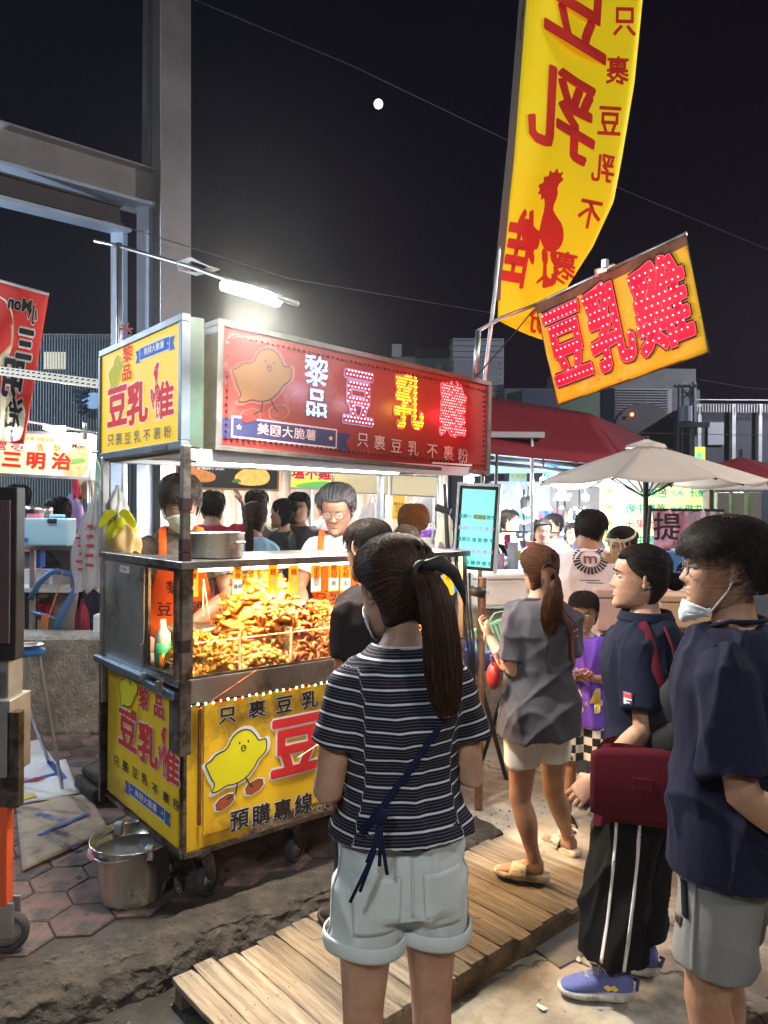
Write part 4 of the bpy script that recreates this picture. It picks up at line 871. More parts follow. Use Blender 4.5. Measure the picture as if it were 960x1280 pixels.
win(h2, (545, 455, 552, 470), 27, dkg); wpart(h2, 'roof_slab', (520, 436, 563, 447), 26.9, mat('dark_slab', (.05, .05, .055), .8), 1); wpart(h2, 'water_tank', (490, 430, 502, 446), 27, stl, 1)
wpart(h2, 'side_wall', (455, 452, 492, 640), 27.2, mat('dark_slab', (.05, .05, .055), .8), 2)
h3 = building('flat_building', 'long dark grey building with shutters and arch behind the red canopy', (628, 487, 875, 640), 24, mat('grimy_wall', (.10, .10, .11), .8, var=.3, vscale=.8), cat='building')
wpart(h3, 'upper_wall', (700, 461, 870, 500), 24.3, mat('upper_grey', (.13, .125, .13), .8, var=.25, vscale=1), 2)
sh = wpart(h3, 'shutter', (768, 486, 840, 545), 23.9, mat('shutter_grey', (.20, .19, .19), .6, var=.15, vscale=2), .1); q = h3.location
b = MB()
for i in range(18): p = W(769, 488+i*3.2, 23.85); b.box((W(769, 0, 23.85).x-q.x, 23.84-q.y, p.z), (W(839, 0, 23.85).x-q.x, 23.88-q.y, p.z+.02))
tag(b.build('slat_line', dkg, sh), kind='stuff')
b = MB(); p0 = W(805, 540, 23.8)-q; b.lathe([(.001, 0), (.95, 0)], 24, Matrix.Translation(p0) @ Matrix.Rotation(PI/2, 4, 'X')); b.build('arch', mat('arch_grey', (.055, .05, .055), .8), h3)
b = MB(); b.sphere(W(790, 518, 23.6)-q, .06, 8, 6); b.build('red_lamp', emat('red_spot', (1, .1, .05), 6), h3)
wpart(h3, 'green_panel', (680, 490, 752, 560), 23.85, mat('dull_green_panel', (.09, .12, .09), .7), .1); wpart(h3, 'dark_panel', (752, 485, 768, 560), 23.8, dkg, .1); wpart(h3, 'blue_box', (652, 487, 700, 520), 23.7, mat('slate', (.05, .055, .09), .7), .3)
h4 = building('balcony_building', 'dark building with a balcony railing at the far right', (868, 505, 1010, 640), 22, mat('near_black_wall', (.045, .045, .055), .8, var=.3, vscale=1))
q = h4.location; b = MB()
for i in range(40): p = W(868+i*3.4, 500, 21.7); b.box((p.x-q.x, 21.7-q.y, W(0, 509, 21.7).z), (p.x-q.x+.02, 21.72-q.y, W(0, 499, 21.7).z))
b.box((W(866, 0, 21.7).x-q.x, 21.68-q.y, W(870, 500, 21.7).z), (W(1005, 0, 21.7).x-q.x, 21.74-q.y, W(870, 499, 21.7).z)); tag(b.build('railing', stl, h4), kind='stuff')
for i, x in enumerate((872, 915, 948)): wpart(h4, 'pillar', (x, 505, x+5, 600), 21.8, stl, .2)
win(h4, (885, 528, 905, 556), 22, dkg)
# utility pole and transformer
up = thing('utility_pole', 'lattice utility pole with a grey transformer right of the lit flag', 'utility pole', (W(864, 640, 18).x, 18, 0)); q = up.location
b = MB(); b.tube([W(866, 900, 18)-q, W(866, 478, 18)-q], .09, 8); 
for x in (848, 853): b.tube([W(x, 590, 18)-q, W(x, 478, 18)-q], .025, 6)
b.v = [(x, y, max(z, 0)) for x, y, z in b.v]; b.build('mast', mat('pole_grey', (.16, .17, .18), .6), up)
b = MB(); b.bar(W(842, 483, 17.9)-q, W(872, 482, 17.9)-q, .06); b.bar(W(848, 531, 17.9)-q, W(886, 531, 17.9)-q, .12); b.bar(W(852, 500, 17.9)-q, W(866, 486, 17.9)-q, .04); b.bar(W(852, 486, 17.9)-q, W(866, 500, 17.9)-q, .04); b.build('cross_beam', mat('pole_grey', (.3, .3, .3)), up)
b = MB(); b.tube([W(857, 527, 17.8)-q, W(857, 508, 17.8)-q], .15, 12); b.build('transformer', mat('transformer_grey', (.3, .34, .42), .5), up)
for x in (846, 852, 858, 863): b = MB(); b.tube([W(x, 482, 17.9)-q, W(x, 478, 17.9)-q], .04, 6); b.build('insulator', white_pl, up)
cable('power_line', 'slack power line from the utility pole to the right edge', [(872, 474, 18), (930, 484, 16), (1000, 490, 14)], .012)
cable('power_line', 'power line crossing in front of the balcony building', [(600, 540, 21), (800, 541, 19), (1000, 545, 17)], .008)
sg = thing('shop_sign', 'small glowing yellow green shop sign below the transformer', 'sign', W(875, 568, 16)); b = MB(); b.cbox((0, 0, 0), (.2, .06, .32)); b.build('sign_box', emat('lime_glow', (.55, .8, .08), .9), sg, bevel=.004); b = MB(); b.sphere((-.03, -.03, -.02), (.06, .02, .06), 10, 8); b.build('sign_dot', emat('cyan_dot', (.1, .7, .8), .8), sg)
# ================================================================== lamps added out of view for fill light
def lamp_post(lab, loc, h, power, col, aim, size=.5):
    o = thing('street_lamp', lab, 'added lamp', loc); b = MB(); b.tube([(0, 0, 0), (0, 0, h)], .05, 10); b.tube([(0, 0, h), (aim[0]*.8, aim[1]*.8, h+.1)], .03, 8); b.build('mast', galv, o)
    hx, hy = aim[0]*.9, aim[1]*.9; b = MB(); b.cbox((hx, hy, h+.12), (.5, .3, .08)); hd = b.build('lamp_head', galv, o, bevel=.01)
    b = MB(); b.cbox((hx, hy, h+.075), (.4, .22, .02)); b.build('diffuser', emat('lamp_white_'+str(len(MATS)), col, 6), hd)
    d = Vector((aim[0], aim[1], -.9)); al = area_light('lamp_light', hd, (hx, hy, h+.05), d.to_track_quat('-Z', 'Y').to_euler(), size, size*.6, power, col); return o
lamp_post('added fill lamp behind the camera to the left', (-2.2, -3.6, 0), 4.6, 100, (.88, .95, 1.0), (.35, .9))
lamp_post('added fill lamp behind the camera to the right', (3.4, -2.4, 0), 4.2, 62, (1.0, .93, .85), (-.7, .7))
lamp_post('tall added fill lamp left of the steel frame', (-8.2, 8.5, 0), 5.0, 300, (.62, .80, 1.0), (.9, .3))
lamp_post('added fill lamp lighting the far warehouse', (-15, 15, 0), 6.5, 900, (.75, .87, 1.0), (.5, .9))
lamp_post('added fill lamp lighting the far right buildings', (14, 17, 0), 7.5, 750, (.85, .88, 1.0), (-.8, .6))
lamp_post('added fill lamp outside the frame to the right', (5.6, 3.6, 0), 4.4, 130, (1.0, .95, .90), (-.8, .45))
o = thing('bulb_post', 'added bare bulb on a post left of the steel structure', 'lamp', (-4.9, 5.0, 0)); MB().tube([(0, 0, 0), (0, 0, 2.9)], .03, 8).build('mast', galv, o); MB().sphere((0, 0, 2.98), .07, 10, 8).build('bulb', emat('bulb_blue_white', (.75, .88, 1), 12), o, smooth=True); point_light('bulb_light', o, (0, 0, 3.1), 200, (.68, .83, 1), .08)  # added out of view to light the steel structure
# ================================================================== lit stall behind the cart (left of centre)
def quadM(px, Y0, Y1=None):
    """frame + size for an upright board whose corners TL, TR, BR, BL are pixels at depths Y0 (left) and Y1 (right)"""
    Y1 = Y1 or Y0; a, b_, c, d = W(*px[0], Y0), W(*px[1], Y1), W(*px[2], Y1), W(*px[3], Y0)
    o = (a+b_+c+d)/4; x = ((b_+c)-(a+d))/2; y = ((a+b_)-(d+c))/2; return o, x, y, x.length, y.length
def board(name, lab, cat, px, Y0, Y1, m, th=.04, frame_m=None, fw=.015):
    o, x, y, w, h = quadM(px, Y0, Y1); M = frame((0, 0, 0), x, y); t = thing(name, lab, cat, o); b = MB(); b.M = M; b.cbox((0, 0, -th/2), (w, h, th)); p = b.build('board', m, t, bevel=.002)
    if frame_m:
        b = MB(); b.M = M
        for c, s in (((0, h/2+fw/2, -th/2), (w+2*fw, fw, th*1.4)), ((0, -h/2-fw/2, -th/2), (w+2*fw, fw, th*1.4)), ((w/2+fw/2, 0, -th/2), (fw, h, th*1.4)), ((-w/2-fw/2, 0, -th/2), (fw, h, th*1.4))): b.cbox(c, s)
        b.build('edge_frame', frame_m, t)
    return t, p, M, w, h
def blob(name, pts, m, par, M, z=.002):
    return flat(name, poly_mesh([smooth_poly(pts, 2)]), m, par, M @ Matrix.Translation((0, 0, z)))
blk = mat('black_menu_board', (.02, .018, .016), .35)
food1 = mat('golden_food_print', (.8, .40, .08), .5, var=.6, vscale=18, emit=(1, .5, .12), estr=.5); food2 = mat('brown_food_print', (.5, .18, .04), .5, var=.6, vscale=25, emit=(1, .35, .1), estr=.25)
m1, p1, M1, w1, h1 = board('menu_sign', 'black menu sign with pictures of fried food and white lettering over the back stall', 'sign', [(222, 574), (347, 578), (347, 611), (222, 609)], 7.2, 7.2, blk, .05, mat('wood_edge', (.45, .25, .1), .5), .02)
blob('food_picture', [(.05*w1, -.1*h1), (.18*w1, .3*h1), (.36*w1, .28*h1), (.44*w1, -.05*h1), (.38*w1, -.38*h1), (.12*w1, -.4*h1)], food1, p1, M1)
blob('food_picture', [(-.46*w1, .0), (-.42*w1, .35*h1), (-.3*w1, .2*h1), (-.1*w1, .0), (-.14*w1, -.32*h1), (-.4*w1, -.3*h1)], food2, p1, M1)
blob('salad_picture', [(.02*w1, -.3*h1), (.1*w1, -.1*h1), (.16*w1, -.3*h1)], mat('green_print', (.15, .35, .05), .5), p1, M1, .004)
write('menu_lettering', '鹹酥雞', white_l, p1, M1 @ Matrix.Translation((-.17*w1, .28*h1, .003)), .09, off=.03); write('menu_lettering', '台灣小吃', white_l, p1, M1 @ Matrix.Translation((.22*w1, .42*h1, .003)), .03)
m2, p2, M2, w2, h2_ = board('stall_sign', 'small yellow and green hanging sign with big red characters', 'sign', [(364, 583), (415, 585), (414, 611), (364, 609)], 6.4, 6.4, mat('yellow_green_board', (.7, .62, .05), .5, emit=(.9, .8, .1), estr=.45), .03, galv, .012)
blob('green_patch', [(-.5*w2, -.5*h2_), (.5*w2, -.5*h2_), (.5*w2, -.1*h2_), (-.2*w2, -.25*h2_)], mat('green_patch', (.15, .5, .1), emit=(.2, .7, .15), estr=.3), p2, M2, .001)
write('sign_lettering', '塩不雞', red_l, p2, M2 @ Matrix.Translation((0, .03, .003)), .115, off=.05, halo=white_l)
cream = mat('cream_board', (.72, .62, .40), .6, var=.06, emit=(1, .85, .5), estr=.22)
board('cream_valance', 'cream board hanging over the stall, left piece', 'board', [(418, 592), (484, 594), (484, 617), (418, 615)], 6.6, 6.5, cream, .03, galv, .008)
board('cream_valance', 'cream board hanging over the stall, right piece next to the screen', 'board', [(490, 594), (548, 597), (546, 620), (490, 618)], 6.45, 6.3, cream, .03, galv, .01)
m3, p3, M3, w3, h3_ = board('yellow_poster', 'narrow yellow paper menu hanging between the bags and the curly haired head', 'poster', [(491, 619), (506, 620), (505, 650), (490, 649)], 5.6, 5.6, mat('yellow_paper', (.85, .50, .08), .7, emit=(1, .6, .1), estr=.25), .004)
write('poster_lettering', '價目表\n大30\n小20', mat('brown_ink', (.3, .12, .02)), p3, M3, .026, off=.01)
# pleated curtain backdrop
b = MB(); a, c = W(215, 560, 8.6), W(560, 560, 8.6)
def cf(s, t): x = a.x+(c.x-a.x)*s; return (x, 8.6+.05*math.sin(s*120)+.02*math.sin(s*47+t), .1+(2.5)*t)
b.grid(cf, 420, 3); tag(b.build('curtain', mat('brown_grey_curtain', (.36, .30, .26), .85, var=.25, vscale=2), smooth=True, thick=.01), 'pleated grey brown curtain closing the back of the stall', 'curtain')
# stall tent roof over it
tent = thing('stall_roof', 'grey roof of the lit stall behind the cart with bright tubes', 'canopy', (-1.2, 7.4, 0)); b = MB(); b.box((-1.2, -.9, 2.28), (2.6, 1.4, 2.33)); b.build('roof_sheet', mat('grey_canvas', (.4, .4, .42), .8), tent)
b = MB()
for x in (-1.1, .55, 1.2, 2.5): b.tube([(x, -.85, 0), (x, -.85, 2.28)], .016, 8)
b.build('tent_pole', galv, tent)
for x in (-.5, 1.4):
    b = MB(); b.tube([(x-.4, 0, 2.24), (x+.4, 0, 2.24)], .016, 8); t_ = b.build('tube_lamp', emat('white_lamp', (1, 1, 1), 9), tent); area_light('tube_light', t_, (x, 0, 2.2), (0, 0, 0), .8, .1, 75, (1, .93, .82))
# counter of the back stall with a yellow tray rack
ct = thing('back_counter', 'low counter of the back stall with yellow trays', 'counter', (-1.55, 7.0, 0)); b = MB(); b.box((-.5, 0, 0), (1.6, .5, 1.0)); b.build('counter_box', white_pl, ct, bevel=.01)
b = MB(); b.box((-.08, -.1, 1.0), (.16, .1, 1.06)); b.box((-.08, -.1, 1.2), (.16, .1, 1.24)); b.box((-.08, .08, 1.06), (-.06, .1, 1.2)); b.build('yellow_rack', mat('yellow_plastic', (.85, .6, .02), .4), ct)
# hanging plastic bag bundles
def cloth_bag(name, lab, cat, top, w, h, m, Y, folds=7, seed=0, par=None, d=.05, marks=None):
    o = thing(name, lab, cat, top); rnd = random.Random(seed); ph = [rnd.uniform(0, 6) for _ in range(4)]
    b = MB()
    def f(s, t):
        a = 2*PI*s; k = .28+.72*min(1, t*2.2)**.8; wob = 1+.16*math.sin(a*folds+ph[0]+t*3)+.10*math.sin(a*3+ph[1]-t*6)
        return (w/2*k*wob*math.cos(a), d*k*wob*math.sin(a), -h*t+.02*math.sin(a*4+ph[2])*t)
    b.grid(f, 48, 16, True); b.build('bag_sheet', m, o, smooth=True)
    b = MB(); b.tube([(-w*.1, 0, 0), (-w*.05, 0, h*.12), (w*.05, 0, h*.12), (w*.1, 0, 0)], .006, 6); b.build('bag_handle', m, o)
    if marks:
        for k in range(5): MB().box((-w*.25+rnd.uniform(-.2, .2)*w*.4, -d*1.12-.004, -h*(.35+.1*k)), (-w*.25+w*.28, -d*1.12, -h*(.32+.1*k))).build('bag_print', marks, o)
    return o
film = mat('thin_white_plastic', (.80, .78, .80), .35, alpha=.75, bump=.004, bscale=25, var=.08); redm = mat('red_bag_print', (.7, .08, .08), .5)
cloth_bag('plastic_bag', 'bundle of thin white bags hanging between the vendor with glasses and the poster', 'plastic bags', W(466, 628, 4.5), .17, .36, film, 4.5, 9, 1, marks=redm)
cloth_bag('plastic_bag', 'second sheaf of clear bags with red print beside the first bundle', 'plastic bags', W(455, 640, 4.55), .12, .30, film, 4.5, 6, 5, marks=redm)
cloth_bag('plastic_bag', 'long crumpled white bag bundle tied to the back left cart post', 'plastic bags', W(122, 618, 3.45), .12, .44, film, 3.4, 7, 2, marks=redm)
cloth_bag('plastic_bag', 'wide translucent bag sheaf with red print hanging furthest left of the cart', 'plastic bags', W(113, 640, 3.5), .14, .36, film, 3.4, 5, 9, marks=redm)
cloth_bag('plastic_bag', 'white rolled bags on top of the yellow ones at the cart post', 'plastic bags', W(147, 612, 3.42), .085, .16, mat('white_roll', (.85, .85, .84), .5, bump=.004, bscale=30), 3.4, 8, 3)
yb = mat('bright_yellow_bag', (.88, .85, .02), .35, alpha=.92, bump=.003, bscale=25)
yo = cloth_bag('yellow_bag', 'bright yellow tied bag hanging inside the back left cart post', 'bag', W(152, 642, 3.40), .13, .13, yb, 3.4, 5, 4)
b = MB()
for s in (-1, 1): b.prism(smooth_poly([(0, 0), (s*.04, .03), (s*.09, -.05), (s*.07, -.07), (s*.03, -.02)], 1), -.006, .006, Matrix.Translation((0, -.05, 0)) @ Matrix.Rotation(PI/2, 4, 'X'))
b.build('bag_knot', yb, yo)
cloth_bag('orange_bag', 'pale orange bag below the yellow one, over the cart side', 'bag', W(157, 655, 3.38), .12, .14, mat('peach_bag', (.85, .55, .22), .5, alpha=.9, bump=.004, bscale=20), 3.4, 6, 6)
# purple patterned bag behind the queue
pb_ = thing('purple_bag', 'purple patterned bag with a white panel on the counter behind the ponytail head', 'bag', W(543, 690, 4.6)); b = MB()
b.grid(lambda s, t: (.105*math.cos(2*PI*s)*(1-.35*t**3)+.0, .06*math.sin(2*PI*s), .0+.13*t+.004*math.sin(9*s*PI)), 32, 10, True); b.add([], [])
b.sphere((0, 0, .125), (.085, .05, .02), 16, 8); pm = mat('purple_pattern', (.25, .08, .45), .6, var=.9, vscale=60); b.build('bag_body', pm, pb_, smooth=True); b = MB(); b.box((-.09, -.068, .01), (.02, -.06, .09)); b.build('label_panel', white_pl, pb_, bevel=.006)
cloth_bag('white_bag', 'small knotted white bag above the purple bag', 'bag', W(538, 658, 4.65), .10, .12, film, 4.6, 5, 8)
cloth_bag('white_bag', 'pale cream bag hanging left of the screen', 'bag', W(556, 640, 4.3), .09, .19, mat('cream_film', (.75, .75, .55), .5, alpha=.85), 4.3, 5, 12)
# shelf pole cluster beside the screen
tr = thing('tripod_stand', 'dark telescopic stand with a clamp between the bags and the screen', 'stand', W(552, 800, 4.2)); q = tr.location; b = MB(); b.tube([(0, 0, -q.z), W(560, 690, 4.2)-q, W(556, 605, 4.2)-q], [.016, .014, .010], 8); b.tube([W(545, 634, 4.2)-q, W(563, 640, 4.18)-q], .02, 8); b.build('stand_tube', blackp, tr); b = MB(); b.tube([W(548, 600, 4.4)-q, W(548, 700, 4.4)-q], .012, 8); b.tube([W(541, 622, 4.5)-q, W(541, 680, 4.5)-q], .008, 8); b.build('steel_rod', galv, tr)
# clothes hanging behind
cl = [('black', (.02, .02, .022), 508, 560, 620, 40), ('grey striped', (.25, .22, .24), 533, 549, 640, 30), ('blue', (.12, .22, .4), 566, 578, 660, 50)]
for i, (nm, c_, x0, x1, y, hgt) in enumerate(cl): a_ = W((x0+x1)/2, y, 7.6); cloth_bag('hanging_cloth', nm+' cloth hanging at the back of the stalls behind the purple bag', 'cloth', a_, (x1-x0)*7.6/F, hgt*7.6/F*1.6, mat(nm.replace(' ', '_')+'_cloth', c_, .9), 7.6, 4, i+30)
# ================================================================== left stall
s1, q1, MM, ww, hh = board('sandwich_sign', 'long lit sandwich stall sign with big red characters and a sandwich picture', 'sign', [(-60, 536), (112, 547), (112, 595), (-60, 590)], 5.5, 5.5, mat('cream_lit_board', (.85, .75, .45), .5, emit=(1, .85, .45), estr=.22), .06, galv, .02)
def sgn_at(px, py, hpx, s, m_, off=.04, halo=None, sx=1.0, rot=.03, name='sign_lettering', par=None, M=None, Y=5.5, loc=None):
    x, y = hit(px, py, Matrix.Translation(loc or s1.location) @ (M or MM)); write(name, s, m_, par or q1, (M or MM) @ Matrix.Translation((x, y, .003)) @ Matrix.Rotation(-rot, 4, 'Z'), hpx*Y/F/.92, off=off, halo=halo, sx=sx)
for ch, px in (('三', 15), ('明', 45), ('治', 77)): sgn_at(px, 577+(px-45)*.04, 20, ch, red_l, .06, gold_p, 1.15)
sgn_at(22, 557, 16, '養', red_l, .03, white_l, 1.1); sgn_at(2, 557, 13, '營', red_l, .03, white_l); sgn_at(51, 560, 9, '香', mat('orange_ink', (.8, .25, .02)), .03); sgn_at(72, 561, 9, '酥', mat('orange_ink', (.8, .25, .02)), .03); sgn_at(98, 558, 8, 'Mon', black_p, .02); sgn_at(45, 549, 5, '美味早餐  現點現做', mat('orange_ink', (.8, .3, .05)), .01)
x, y = hit(98, 577, Matrix.Translation(s1.location) @ MM); blob('sandwich_picture', [(x-.10, y-.13), (x+.04, y-.12), (x+.09, y), (x+.08, y+.13), (x-.06, y+.10), (x-.12, y)], mat('bread_print', (.6, .30, .12), .5, var=.6, vscale=14, emit=(1, .5, .2), estr=.3), q1, MM, .0015)
blob('lettuce_picture', [(x-.08, y-.03), (x+.05, y-.01), (x+.05, y+.03), (x-.06, y+.02)], mat('green_print', (.2, .4, .05)), q1, MM, .003)
b = MB(); b.box((-ww/2, -.02, -hh/2-1.5), (-ww/2+.01, .0, 0)); q = s1.location
b = MB(); b.tube([W(3, 521, 5.2)-q, W(60, 531, 5.2)-q, W(121, 541, 5.2)-q], .010, 8); b.tube([W(106, 528, 5.3)-q, W(106, 548, 5.4)-q], .016, 8); b.tube([W(112, 564, 5.5)-q, W(130, 565, 5.5)-q], .012, 8); b.tube([W(111, 595, 5.5)-q, W(111, 700, 5.5)-q], .012, 8); b.build('sign_rail', galv, s1, smooth=True)
for px, py in ((17, 533), (70, 535)):
    b = MB(); b.cbox(W(px, py, 5.2)-q, (.16, .05, .03)); lp = b.build('spot_lamp', galv, s1); b = MB(); p = W(px, py+1.5, 5.17)-q; b.cbox(p, (.12, .04, .02)); b.build('spot_glow', emat('spot_white', (.95, 1, 1), 9), lp); point_light('spot_light', lp, W(px, py+6, 5.0)-q, 6, (.9, .97, 1), .04)
# slotted white awning rail with light
ar = thing('awning_rail', 'white slotted steel rail crossing left of the cart roof', 'rail', W(60, 470, 4.6)); q = ar.location; a_, c_ = W(-40, 458, 4.7)-q, W(131, 481, 4.3)-q
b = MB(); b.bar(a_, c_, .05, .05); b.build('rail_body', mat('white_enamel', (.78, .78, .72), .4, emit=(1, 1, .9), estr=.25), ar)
b = MB(); d_ = (c_-a_); n_ = 26
for i in range(n_):
    for r_ in (-.012, .012): p = a_+d_*((i+.5)/n_)+Vector((0, -.028, r_)); b.cbox(p, (.018, .004, .007))
tag(b.build('slot', blackp, ar), kind='stuff')
# red flag of the sandwich stall, seen from behind
rf = thing('red_flag', 'red flag with black mirrored characters and sandwich picture at the left edge', 'flag', W(0, 450, 5.0)); q = rf.location
def rfp(s, t, d=0):  # s 0..1 to the right, t down
    xl, xr = -60, 61-31*t; px = xl+(xr-xl)*s; py = 335+(22+12)*s*1.0+(215-30*s)*t; return W(px, py, 5.0+.04*math.sin(s*6+t*5)-d)-q
b = MB(); b.grid(lambda s, t: rfp(s, t), 24, 30); b.build('flag_cloth', mat('red_flag_cloth', (.62, .05, .04), .7, var=.15, vscale=3, emit=(.8, .06, .05), estr=.12), rf, smooth=True, thick=.003)
b = MB(); b.tube([rfp(s/12, -.005, .005) for s in range(13)], .010, 8); b.build('top_hem', white_pl, rf)
def fl_char(ch, s, t, w, h, m_, off, d):
    me = text_mesh(ch, 1, off); a = verts(me); out = [tuple(rfp(s-v[0]*w, t-v[1]*h, d+v[2])) for v in a]; set_verts(me, np.array(out)); obj('flag_lettering', me, rf, m_)
cfl = mat('cream_flag_print', (.7, .62, .42), .7, emit=(.8, .7, .5), estr=.1); grn = mat('green_print', (.2, .4, .05)); 
def fl_poly(P, m_, d): me = poly_mesh([smooth_poly(P, 2)]); a = verts(me); set_verts(me, np.array([tuple(rfp(v[0], v[1], d)) for v in a])); obj('flag_print', me, rf, m_)
fl_poly([(.3, .1), (.62, .08), (.72, .35), (.6, .55), (.3, .5)], cfl, .006); fl_poly([(.3, .72), (.55, .68), (.95, .72), (.97, .95), (.9, 1), (.3, .99)], cfl, .006); fl_poly([(.5, .76), (.62, .78), (.72, .95), (.6, .97)], grn, .009); fl_poly([(.66, .72), (.74, .8), (.86, .99), (.8, .99)], mat('violet_print', (.15, .1, .35)), .009)
for ch, s, t, w, h in (('小', .87, .16, .10, .13), ('三', .83, .37, .2, .24), ('明', .74, .60, .26, .26), ('治', .80, .82, .22, .2)): fl_char(ch, s, t, w, h, white_p, .16, .010); fl_char(ch, s, t, w, h, black_p, .06, .016)
fl_char('Mon', .72, .11, .14, .12, white_p, .13, .010); fl_char('Mon', .72, .11, .14, .12, black_p, .04, .016)
# shelf with jug and pot
st = thing('metal_shelf', 'pinkish steel shelf holding the water jug behind the low wall', 'shelf', W(65, 760, 5.6)); q = st.location; q.z = 0; st.location = q
tz = W(60, 683, 5.4).z; b = MB(); b.box((-.45, -.15, tz-.03), (.23, .30, tz)); b.build('shelf_top', mat('pink_grey_steel', (.50, .40, .38), .45, .6), st, bevel=.003)
for x in (-.11, .19): b = MB(); b.box((x, -.13, .1), (x+.035, -.10, tz-.03)); b.build('leg', mat('pink_grey_steel', (1, 1, 1)), st)
b = MB(); b.box((-.45, -.15, tz-.34), (.23, .30, tz-.31)); b.build('lower_shelf', white_pl, st)
jg = thing('water_jug', 'pale blue plastic water jug with pink cap and tap on the shelf', 'water jug', W(60, 682, 5.36)); b = MB(); jw, jh = 57*5.36/F, 40*5.36/F
b.box((-jw/2, -.06, .0), (jw/2, .10, jh*.86)); b.cbox((jw*.17, .02, jh*.93), (jw*.35, .03, jh*.10)); b.build('jug_body', mat('pale_blue_plastic', (.38, .62, .75), .3, sss=.0), jg, bevel=.025, seg=4)
b = MB(); b.lathe([(.001, jh*.99), (.055, jh*.99), (.058, jh*.85)], 16, Matrix.Translation((-jw*.3, .01, 0))); b.build('cap', mat('pink_plastic', (.7, .2, .28), .4), jg); b = MB(); b.tube([(-jw*.38, -.06, jh*.2), (-jw*.38, -.10, jh*.2)], .014, 8); b.tube([(-jw*.38, -.09, jh*.24), (-jw*.38, -.09, jh*.12)], .008, 8); b.build('tap', mat('tap_blue', (.03, .15, .5), .4), jg)
b = MB(); b.cbox((jw*.17, -.063, jh*.78), (jw*.2, .02, jh*.13)); b.build('handle_hole', mat('dark_hole', (.02, .03, .04), .8), jg, bevel=.006)
pt = thing('soup_pot', 'tall shiny steel pot with lid on the shelf behind the jug', 'pot', W(48, 682, 5.55)); b = MB(); b.lathe([(.001, 0), (.095, 0), (.098, .26), (.10, .27), (.09, .29), (.001, .30)], 28); b.build('pot_body', steel, pt, smooth=True)
b = MB(); b.lathe([(.001, 0), (.04, 0), (.04, .28), (.001, .28)], 16, Matrix.Translation((-.13, 0, 0))); tag(b.build('blue_canister', mat('blue_plastic', (.08, .25, .45), .4), loc=pt.location+Vector((-.0, -.02, 0))), 'blue cylinder standing left of the steel pot', 'canister')
# hand truck
ht = thing('hand_truck', 'blue tubular hand truck with orange cords behind the low wall', 'hand truck', W(66, 800, 5.45)); q = ht.location; bl = mat('blue_tube_paint', (.10, .20, .42), .35, .3)
P = [W(x, y, 5.45)-q for x, y in [(38, 748), (50, 728), (63, 716), (70, 714), (90, 718), (97, 724), (97, 732), (82, 758), (76, 772), (66, 804)]]
b = MB(); b.tube(P, .022, 10); b.tube([W(40, 765, 5.45)-q, W(72, 774, 5.45)-q], .016, 8); b.build('tube_frame', bl, ht, smooth=True)
oc = mat('orange_cord', (.55, .20, .08), .8); b = MB(); b.tube([W(79, 714, 5.4)-q, W(70, 745, 5.4)-q, W(62, 768, 5.4)-q], .005, 5)
for k in range(5): b.tube([W(54+k*1.6, 768, 5.38)-q, W(50+k*2, 785+k, 5.38)-q, W(47+k*2.4, 803, 5.38)-q], .006, 5)
b.build('cord', oc, ht)
gs = thing('insulated_sheet', 'grey insulated sheet leaning behind the blue hand truck', 'panel', W(78, 800, 5.8)); b = MB(); a_, c_ = W(56, 800, 5.8)-gs.location, W(95, 718, 5.8)-gs.location; b.box((a_.x, 0, 0-.4), (c_.x, .06, c_.z)); b.build('panel_sheet', mat('silver_sheet', (.42, .42, .43), .4, .3, var=.15, bump=.006, bscale=8), gs, bevel=.01)
def clutter(name, lab, cat, px, Y, col, d=.1, bev=.01, rough=.6):
    x0, y0, x1, y1 = px; a_, c_ = W(x0, y1, Y), W(x1, y0, Y); o = MB().box((a_.x-(a_.x+c_.x)/2, 0, 0), (c_.x-(a_.x+c_.x)/2, d, c_.z-a_.z)).build(name, mat(name+'_'+str(len(MATS)), col, rough, var=.12, vscale=9), loc=((a_.x+c_.x)/2, Y, a_.z), bevel=bev); tag(o, lab, cat); return o
clutter('dark_bin', 'dark bin behind the hand truck at the cart frame edge', 'bin', (30, 735, 40, 806), 5.6, (.05, .05, .06))
clutter('cream_basin', 'cream coloured basin on a red cloth behind the hand truck', 'basin', (39, 735, 57, 750), 5.7, (.65, .62, .45), bev=.04); clutter('red_cloth', 'red folded cloth under the cream basin', 'cloth', (40, 752, 62, 775), 5.7, (.5, .05, .07), bev=.03)
clutter('white_carton', 'white carton on the lower shelf under the jug', 'box', (28, 712, 62, 735), 5.75, (.7, .7, .7)); clutter('blue_crate', 'small blue crate standing under the shelf top', 'crate', (38, 688, 50, 710), 5.6, (.05, .15, .6)); clutter('grey_box', 'grey box in the far left of the shelf', 'box', (28, 690, 38, 710), 5.6, (.2, .2, .22))
clutter('white_bucket', 'white plastic bucket standing by the low wall next to the cart', 'bucket', (115, 768, 126, 800), 5.2, (.7, .72, .75), d=.12, bev=.02)
cloth_bag('dark_apron', 'long dark cloth hanging behind the white bag bundles', 'cloth', W(112, 715, 5.6), .18, .5, mat('dark_blue_cloth', (.015, .015, .03), .9), 5.6, 4, 21); cloth_bag('maroon_cloth', 'maroon cloth hanging low beside the cart', 'cloth', W(103, 755, 5.5), .10, .30, mat('maroon_cloth', (.25, .02, .04), .8), 5.5, 4, 22)
